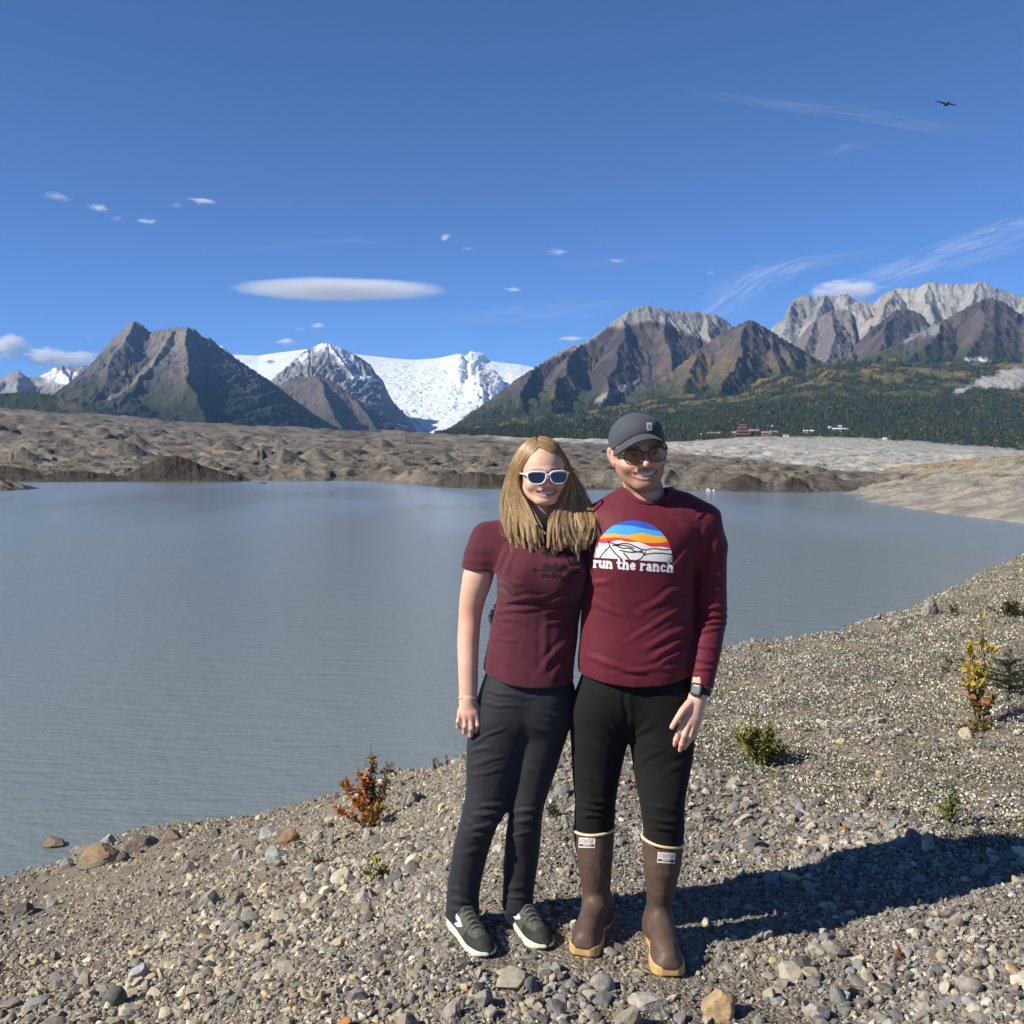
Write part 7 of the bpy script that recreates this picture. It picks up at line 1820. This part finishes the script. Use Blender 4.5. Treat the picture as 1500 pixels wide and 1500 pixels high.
# ================================================================ plants
def plant(name, px, py, hpx, wpx, nst, leaves, L, cols, label, seed, width=.35, lean=0, stemcol=(.09, .05, .035), up=.55, bushy=1.0, curve=.25, cat='shrub', group=None, colfn=None, low=.12):
    """stems fan out of one root; small folded leaves sit all along them"""
    r = np.random.default_rng(seed); c = ground_at(px, py); sc = c[1] / 1500.0; H = hpx * sc; W = wpx * sc
    st, lv, lf, lc = [], [], [], []
    for i in range(nst):
        f = r.uniform(.5, 1) if i else 1.0; a = r.uniform(0, 6.28); sp = r.uniform(.25, 1.25) * W * .55 if i else .1 * W
        tipp = np.array([math.cos(a) * sp + lean * sc, math.sin(a) * sp * .7, H * f * (1 - .30 * min(sp / (W * .5 + 1e-6), 1.2) ** 2)])
        t = np.linspace(0, 1, 14)[:, None]; midp = np.array([tipp[0] * .5, tipp[1] * .5, tipp[2] * .48]) + r.normal(0, .03, 3) * H
        pts = (1 - t) ** 2 * np.array([r.normal(0, .012), r.normal(0, .012), -.01]) + 2 * t * (1 - t) * midp + t * t * tipp
        st.append(tube(pts, np.linspace(.0042, .0012, 14) * (H / .5) ** .4, 5))
        br = [(pts, 1.0)]
        for b in range(int(4 * bushy)):
            k = r.integers(3, 12); d_ = r.normal(size=3); d_[2] = abs(d_[2]) + .5; d_ /= np.linalg.norm(d_); l = H * r.uniform(.10, .26) * (1 - k / 18)
            bp = pts[k] + np.linspace(0, 1, 6)[:, None] * d_ * l; st.append(tube(bp, np.linspace(.002, .0009, 6), 4)); br.append((bp, .5))
        for (bp, share) in br:
            for j in range(int(leaves * share)):
                tt = r.uniform(low if share == 1 else 0, 1) * (len(bp) - 1); k = int(min(tt, len(bp) - 2)); p = bp[k] + (bp[k + 1] - bp[k]) * (tt - k)
                ax = r.normal(size=3); ax[2] += up; ax /= np.linalg.norm(ax); sd = np.cross(ax, r.normal(size=3)); sd /= np.linalg.norm(sd); nn = np.cross(ax, sd)
                l = L * r.uniform(.6, 1.25); w = l * width
                o = len(lv) * 1
                lv += [p, p + ax * l * .35 + sd * w * .5 + nn * w * .18, p + ax * l * .75 + sd * w * .38 + nn * w * .1, p + ax * l, p + ax * l * .75 - sd * w * .38 + nn * w * .1, p + ax * l * .35 - sd * w * .5 + nn * w * .18, p + ax * l * .5]
                lf += [(o, o + 1, o + 6), (o + 1, o + 2, o + 6), (o + 2, o + 3, o + 6), (o + 3, o + 4, o + 6), (o + 4, o + 5, o + 6), (o + 5, o, o + 6)]
                q = np.array(cols[r.integers(len(cols))] if colfn is None else colfn(p[0] / (W * .5), p[2] / H, r)); lc += [q * r.uniform(.75, 1.25)] * 7
    root = empty(name, c, label, cat, group)
    v, q = join(st); mesh_np('stems', v, q, mat_std('stem_bark', stemcol, rough=.85), None, True, root)
    mesh_np('foliage', np.array(lv), np.array(lf), M_leaf, np.array(lc), False, root)
    return root
def mat_leaf():
    m, n, b, L = new_mat('leaf'); b.inputs['Roughness'].default_value = .55; b.inputs['Specular IOR Level'].default_value = .25
    a = node(n, 'ShaderNodeAttribute', attribute_name='Col'); L.new(a.outputs[0], b.inputs['Base Color'])
    t = node(n, 'ShaderNodeBsdfTranslucent'); L.new(a.outputs[0], t.inputs[0]); mx = node(n, 'ShaderNodeMixShader'); mx.inputs[0].default_value = .25
    L.new(b.outputs[0], mx.inputs[1]); L.new(t.outputs[0], mx.inputs[2]); L.new(mx.outputs[0], n.nodes['Material Output'].inputs['Surface']); return m
M_leaf = mat_leaf()
def orange_bush(x, z, r):
    if x < -.12 and r.random() < .85: return [(.62, .25, .06), (.56, .14, .07), (.62, .34, .09), (.45, .18, .06)][r.integers(4)]
    if z < .35 and r.random() < .55: return [(.42, .30, .04), (.45, .20, .04)][r.integers(2)]
    return [(.13, .115, .045), (.19, .13, .05), (.25, .14, .06), (.10, .105, .045), (.30, .16, .05)][r.integers(5)]
plant('shrub', 545, 1212, 124, 104, 15, 44, .042, None, 'red and orange autumn shrub on the slope beside the water', 61, .30, 5, bushy=1.2, colfn=orange_bush)
plant('shrub', 1112, 1122, 82, 84, 20, 40, .038, [(.21, .22, .045), (.27, .25, .05), (.15, .17, .04), (.32, .26, .06), (.12, .14, .035)], 'dense yellow green shrub on the edge of the silvery plants', 62, .28, bushy=1.1)
plant('sapling', 1431, 1062, 182, 78, 7, 20, .037, None, 'tall thin yellow leaved sapling at the right', 63, .62, 6, low=.22, bushy=.8, cat='sapling', colfn=lambda x, z, r: [(.55, .36, .03), (.50, .30, .03), (.38, .33, .05), (.24, .25, .05)][r.integers(4)] if z > .3 else [(.15, .18, .04), (.36, .15, .05), (.28, .25, .05), (.22, .08, .04)][r.integers(4)])
plant('seedling', 551, 1290, 46, 34, 4, 7, .045, [(.16, .20, .04), (.22, .25, .05), (.30, .26, .05)], 'small green seedling in the gravel left of the dark trousers', 64, .5, -6, bushy=.5, cat='seedling', up=.2)
plant('sprig', 470, 1266, 24, 30, 6, 10, .020, [(.16, .07, .065), (.20, .10, .075), (.11, .055, .05)], 'low purplish sprig beside grey stones on the slope', 65, .35, bushy=.6, cat='plant')
plant('sprig', 636, 1128, 22, 20, 4, 10, .024, [(.20, .055, .05), (.14, .06, .045), (.10, .08, .04)], 'tiny dark red sprig on the crest beside the trousers', 66, .35, bushy=.5, cat='plant')
plant('sprig', 655, 1124, 18, 26, 4, 9, .024, [(.20, .06, .05), (.15, .07, .05)], 'second dark red sprig, nearer the trousers', 67, .35, bushy=.5, cat='plant')
plant('seedling', 1392, 1208, 66, 34, 5, 16, .030, [(.19, .22, .06), (.25, .24, .06), (.13, .16, .04)], 'pale green seedling left of the dark grey rock', 68, .4, bushy=.6, cat='seedling')
plant('shrub', 1482, 904, 26, 66, 14, 26, .036, [(.10, .10, .045), (.13, .125, .05), (.075, .08, .035)], 'low olive shrub on the crest at the right edge', 69, .3, bushy=.8)
plant('shrub', 1400, 902, 20, 26, 6, 16, .034, [(.12, .11, .05), (.15, .13, .06)], 'small dull olive shrub behind the yellow sapling', 70, .3, bushy=.6)
plant('shrub', 1432, 1072, 22, 60, 9, 14, .032, [(.12, .14, .04), (.18, .17, .05), (.22, .10, .05)], 'low green undergrowth around the foot of the yellow sapling', 71, .4, bushy=.7)
plant('seedling', 1386, 985, 30, 26, 4, 10, .036, [(.17, .17, .07), (.22, .20, .08)], 'thin pale sprout left of the yellow sapling', 72, .3, bushy=.5, cat='seedling')
plant('seedling', 815, 1196, 22, 40, 6, 14, .020, [(.05, .055, .04), (.07, .07, .05)], 'dark little tuft in the gravel between the two people', 73, .3, bushy=.6, cat='plant')
# young spruce at the right edge
def spruce(px, py, hpx, wpx, label, seed):
    r = np.random.default_rng(seed); c = ground_at(px, py); sc = c[1] / 1500.0; H = hpx * sc; W = wpx * sc
    st, lv, lf, lc = [tube([(0, 0, -.02), (0, 0, H)], [.007, .002], 6)], [], [], []
    for k in range(60):
        f = r.uniform(.05, .95); a = r.uniform(0, 6.28); l = W * .5 * (1 - f) * r.uniform(.75, 1.15) + .03
        p0 = np.array([0, 0, H * f]); d = np.array([math.cos(a), math.sin(a), .25]); pts = p0 + np.linspace(0, 1, 7)[:, None] * d * l + np.array([0, 0, -.05 * l]) * (np.linspace(0, 1, 7)[:, None] ** 2)
        st.append(tube(pts, .0016, 4))
        for j in range(int(70 * l / (W * .5)) + 12):
            t = r.random() * 6; i = int(min(t, 5)); p = pts[i] + (pts[i + 1] - pts[i]) * (t - i); ax = r.normal(size=3) + d * .8; ax /= np.linalg.norm(ax); sd = np.cross(ax, r.normal(size=3)); sd /= np.linalg.norm(sd)
            o = len(lv); ll = r.uniform(.014, .026); lv += [p + sd * .0026, p - sd * .0026, p + ax * ll]; lf.append((o, o + 1, o + 2)); lc += [np.array((.03, .042, .018)) * r.uniform(.7, 1.4)] * 3
    root = empty('spruce_sapling', c, label, 'young spruce')
    v, q = join(st); mesh_np('trunk', v, q, mat_std('spruce_bark', (.08, .055, .04), rough=.9), None, True, root)
    mesh_np('crown', np.array(lv), np.array(lf), M_leaf, np.array(lc), False, root)
spruce(1478, 1016, 66, 100, 'dark young spruce right of the yellow sapling', 81)
# ================================================================ mine buildings below the forest
def slope_depth(px, py):
    i = int(np.argmin(np.abs(pa - px))); _, q = proj(VA[:, i]); ok = np.where(q <= py)[0]
    return float(VA[ok[0], i, 1]) if len(ok) else float(VA[3, i, 1])
def house(px, py, w, h, wall, roof, label, name='mine_building', tiers=1, depth=.8, step=0, yaw=0):
    D = slope_depth(px, py) - 6; c = P(px, py, D); s = D / 1500.0
    root = empty(name, c, label, 'building', 'buildings below the forest')
    root.rotation_euler = (0, 0, R(yaw))
    for k in range(tiers):
        ww = w * s * (1 - .20 * k); hh = h * s / tiers; x0 = step * k * s; y0 = k * hh * .9; z0 = k * hh * .92 - (hh * .5 if k == 0 else 0); dd = ww * depth if tiers == 1 else hh * 1.6
        zt = k * hh * .92 + hh * .62
        bm = [(-ww / 2 + x0, y0, z0), (ww / 2 + x0, y0, z0), (ww / 2 + x0, y0 + dd, z0), (-ww / 2 + x0, y0 + dd, z0), (-ww / 2 + x0, y0, zt), (ww / 2 + x0, y0, zt), (ww / 2 + x0, y0 + dd, zt), (-ww / 2 + x0, y0 + dd, zt)]
        mesh_np('wall', bm, np.array([(0, 1, 5, 4), (1, 2, 6, 5), (2, 3, 7, 6), (3, 0, 4, 7), (0, 3, 2, 1)]), wall, None, False, root)
        e = .06 * ww; rh = hh * .38; t = .05 * hh
        lo_ = [(-ww / 2 - e + x0, y0 - e, zt), (ww / 2 + e + x0, y0 - e, zt), (ww / 2 + e + x0, y0 + dd + e, zt), (-ww / 2 - e + x0, y0 + dd + e, zt), (-ww / 2 - e + x0, y0 + dd / 2, zt + rh), (ww / 2 + e + x0, y0 + dd / 2, zt + rh)]
        mesh_np('roof', np.array(lo_) + np.array([0, 0, t]), [np.array([(0, 1, 5, 4), (2, 3, 4, 5), (3, 2, 1, 0)]), np.array([(1, 2, 5), (3, 0, 4)])], roof, None, False, root)
    return root
M_hred = mat_std('red_barn_boards', (.15, .052, .048), rough=.8); M_hpink = mat_std('faded_red_boards', (.24, .12, .10), rough=.8); M_hgrey = mat_std('grey_boards', (.24, .22, .21), rough=.8); M_hwht = mat_std('white_boards', (.72, .71, .69), rough=.8)
M_rgrey = mat_std('grey_roofing', (.25, .225, .22), rough=.7); M_rpink = mat_std('rusty_roofing', (.30, .19, .17), rough=.7); M_rwht = mat_std('pale_roofing', (.70, .69, .68), rough=.6); M_rdk = mat_std('dark_roofing', (.16, .09, .09), rough=.7)
house(1088, 640, 20, 20, M_hred, M_rdk, 'tall stepped dark red mill building climbing the hillside', 'mill_building', 4, step=1.1)
house(1106, 637, 13, 8, M_hred, M_rpink, 'dark red shed on the right flank of the stepped mill', yaw=10)
house(1077, 639, 10, 7, M_hred, M_rgrey, 'dark red annex on the left flank of the stepped mill', yaw=-10)
house(1045, 639, 15, 6, M_hpink, M_rpink, 'pinkish long house left of the mill')
house(1062, 639, 16, 4, M_hgrey, M_rgrey, 'low grey shed between the pinkish house and the mill')
house(1052, 637, 6, 4, M_hgrey, M_rwht, 'tiny pale roofed shed behind the pinkish house')
house(1122, 639, 10, 7, M_hpink, M_rpink, 'square faded red house right of the mill')
house(1134, 638, 10, 7, M_hgrey, M_rgrey, 'grey two storey house beside the square red house')
house(1152, 640, 8, 4, M_hwht, M_rgrey, 'small white cabin right of the grey house')
house(1025, 638, 6, 3, M_hwht, M_rwht, 'small white cabin alone left of all the mine buildings')
house(1130, 626, 5, 3, M_hwht, M_rwht, 'tiny white cabin alone up in the trees')
house(1185, 635, 14, 5, M_hwht, M_rwht, 'white long house at the forest edge', depth=.5)
house(1195, 634, 4, 3, M_hwht, M_rgrey, 'tiny white shed beside the white long house')
house(1232, 632, 20, 5, M_hwht, M_rwht, 'wide white lodge, largest white building in the trees', 'lodge', depth=.5)
house(1231, 626, 5, 3, M_hwht, M_rwht, 'tiny white cabin above the wide white lodge')
house(1216, 627, 4, 2.5, M_hwht, M_rwht, 'tiny white hut left of the wide white lodge')
house(1297, 644, 5, 3, M_hwht, M_rwht, 'small white cabin right of the lodge at the forest foot')
house(1218, 638, 4, 2.5, M_hwht, M_rgrey, 'tiny white hut below the wide white lodge')
# ================================================================ ice bits on the far shore
def floe(px, py, w, h, col, label, seed, name='ice_block'):
    r = np.random.default_rng(seed); y = (CAMZ - LAKE_Z) * 1500 / (py - 665); c = P(px, py, y); c[2] = LAKE_Z; s = y / 1500
    V, F = rock_base(ICO3[0].copy(), ICO3[1], r, 7, .2); W = V / np.abs(V).max(0) * np.array([w / 2, w / 2, h * .9]) * s
    o = mesh_np(name, W, F, mat_std('ice', (.75, .78, .80), rough=.4) if name == 'ice_block' else M_boulder, np.repeat(np.array([col], float), len(W), 0), smooth=False); o.location = c
    return tag(o, label, 'ice' if name == 'ice_block' else 'rock')
floe(1037, 719, 7, 5, (.75, .78, .8), 'white ice block floating against the far shore right of the cap', 1)
floe(1046, 719, 4, 2.5, (.75, .78, .8), 'smaller white ice block right beside the larger one', 2)
floe(384, 708, 12, 2, (.07, .065, .06), 'dark flat rock awash at the far shore on the left', 3, 'rock')
# ================================================================ bird
def bird():
    c = P(1387, 152, 42); s = 42 / 1500
    b = Field((-.48, -.3, -.16), (.48, .3, .2), .007)
    b.add(ell((0, -.02, -.02), (.055, .15, .055)), 0); b.add(ell((0, -.17, .0), (.034, .045, .034)), .03); b.add(cone((0, -.20, 0), (0, -.235, -.008), .012, .004), .01)
    b.add(ell((0, .17, -.01), (.05, .09, .009)), .03)
    for sg, pts in ((-1, [(-.03, 0, .0), (-.17, -.03, .045), (-.38, .04, .115)]), (1, [(.03, 0, -.005), (.18, -.03, -.01), (.36, .05, -.045)])):
        for i in range(2):
            a, e = np.array(pts[i]), np.array(pts[i + 1])
            for k, (o_, rr) in enumerate(((0, .014), (.035, .011), (.07, .009), (.10, .007))): b.add(cone(a + np.array([0, o_ * (1 if i == 0 else .9), 0]), e + np.array([0, o_ * (.9 if i == 0 else .45), 0]), rr, rr * (1 if i == 0 else .6)), .022)
    V, Q = b.mesh(1)
    V = V * (29 * s / .76)
    root = empty('bird', c, 'dark bird flying with spread wings in the upper right sky', 'bird')
    mesh_np('body', V, Q, mat_std('dark_feathers', (.022, .02, .024), rough=.7), None, True, root)
bird()
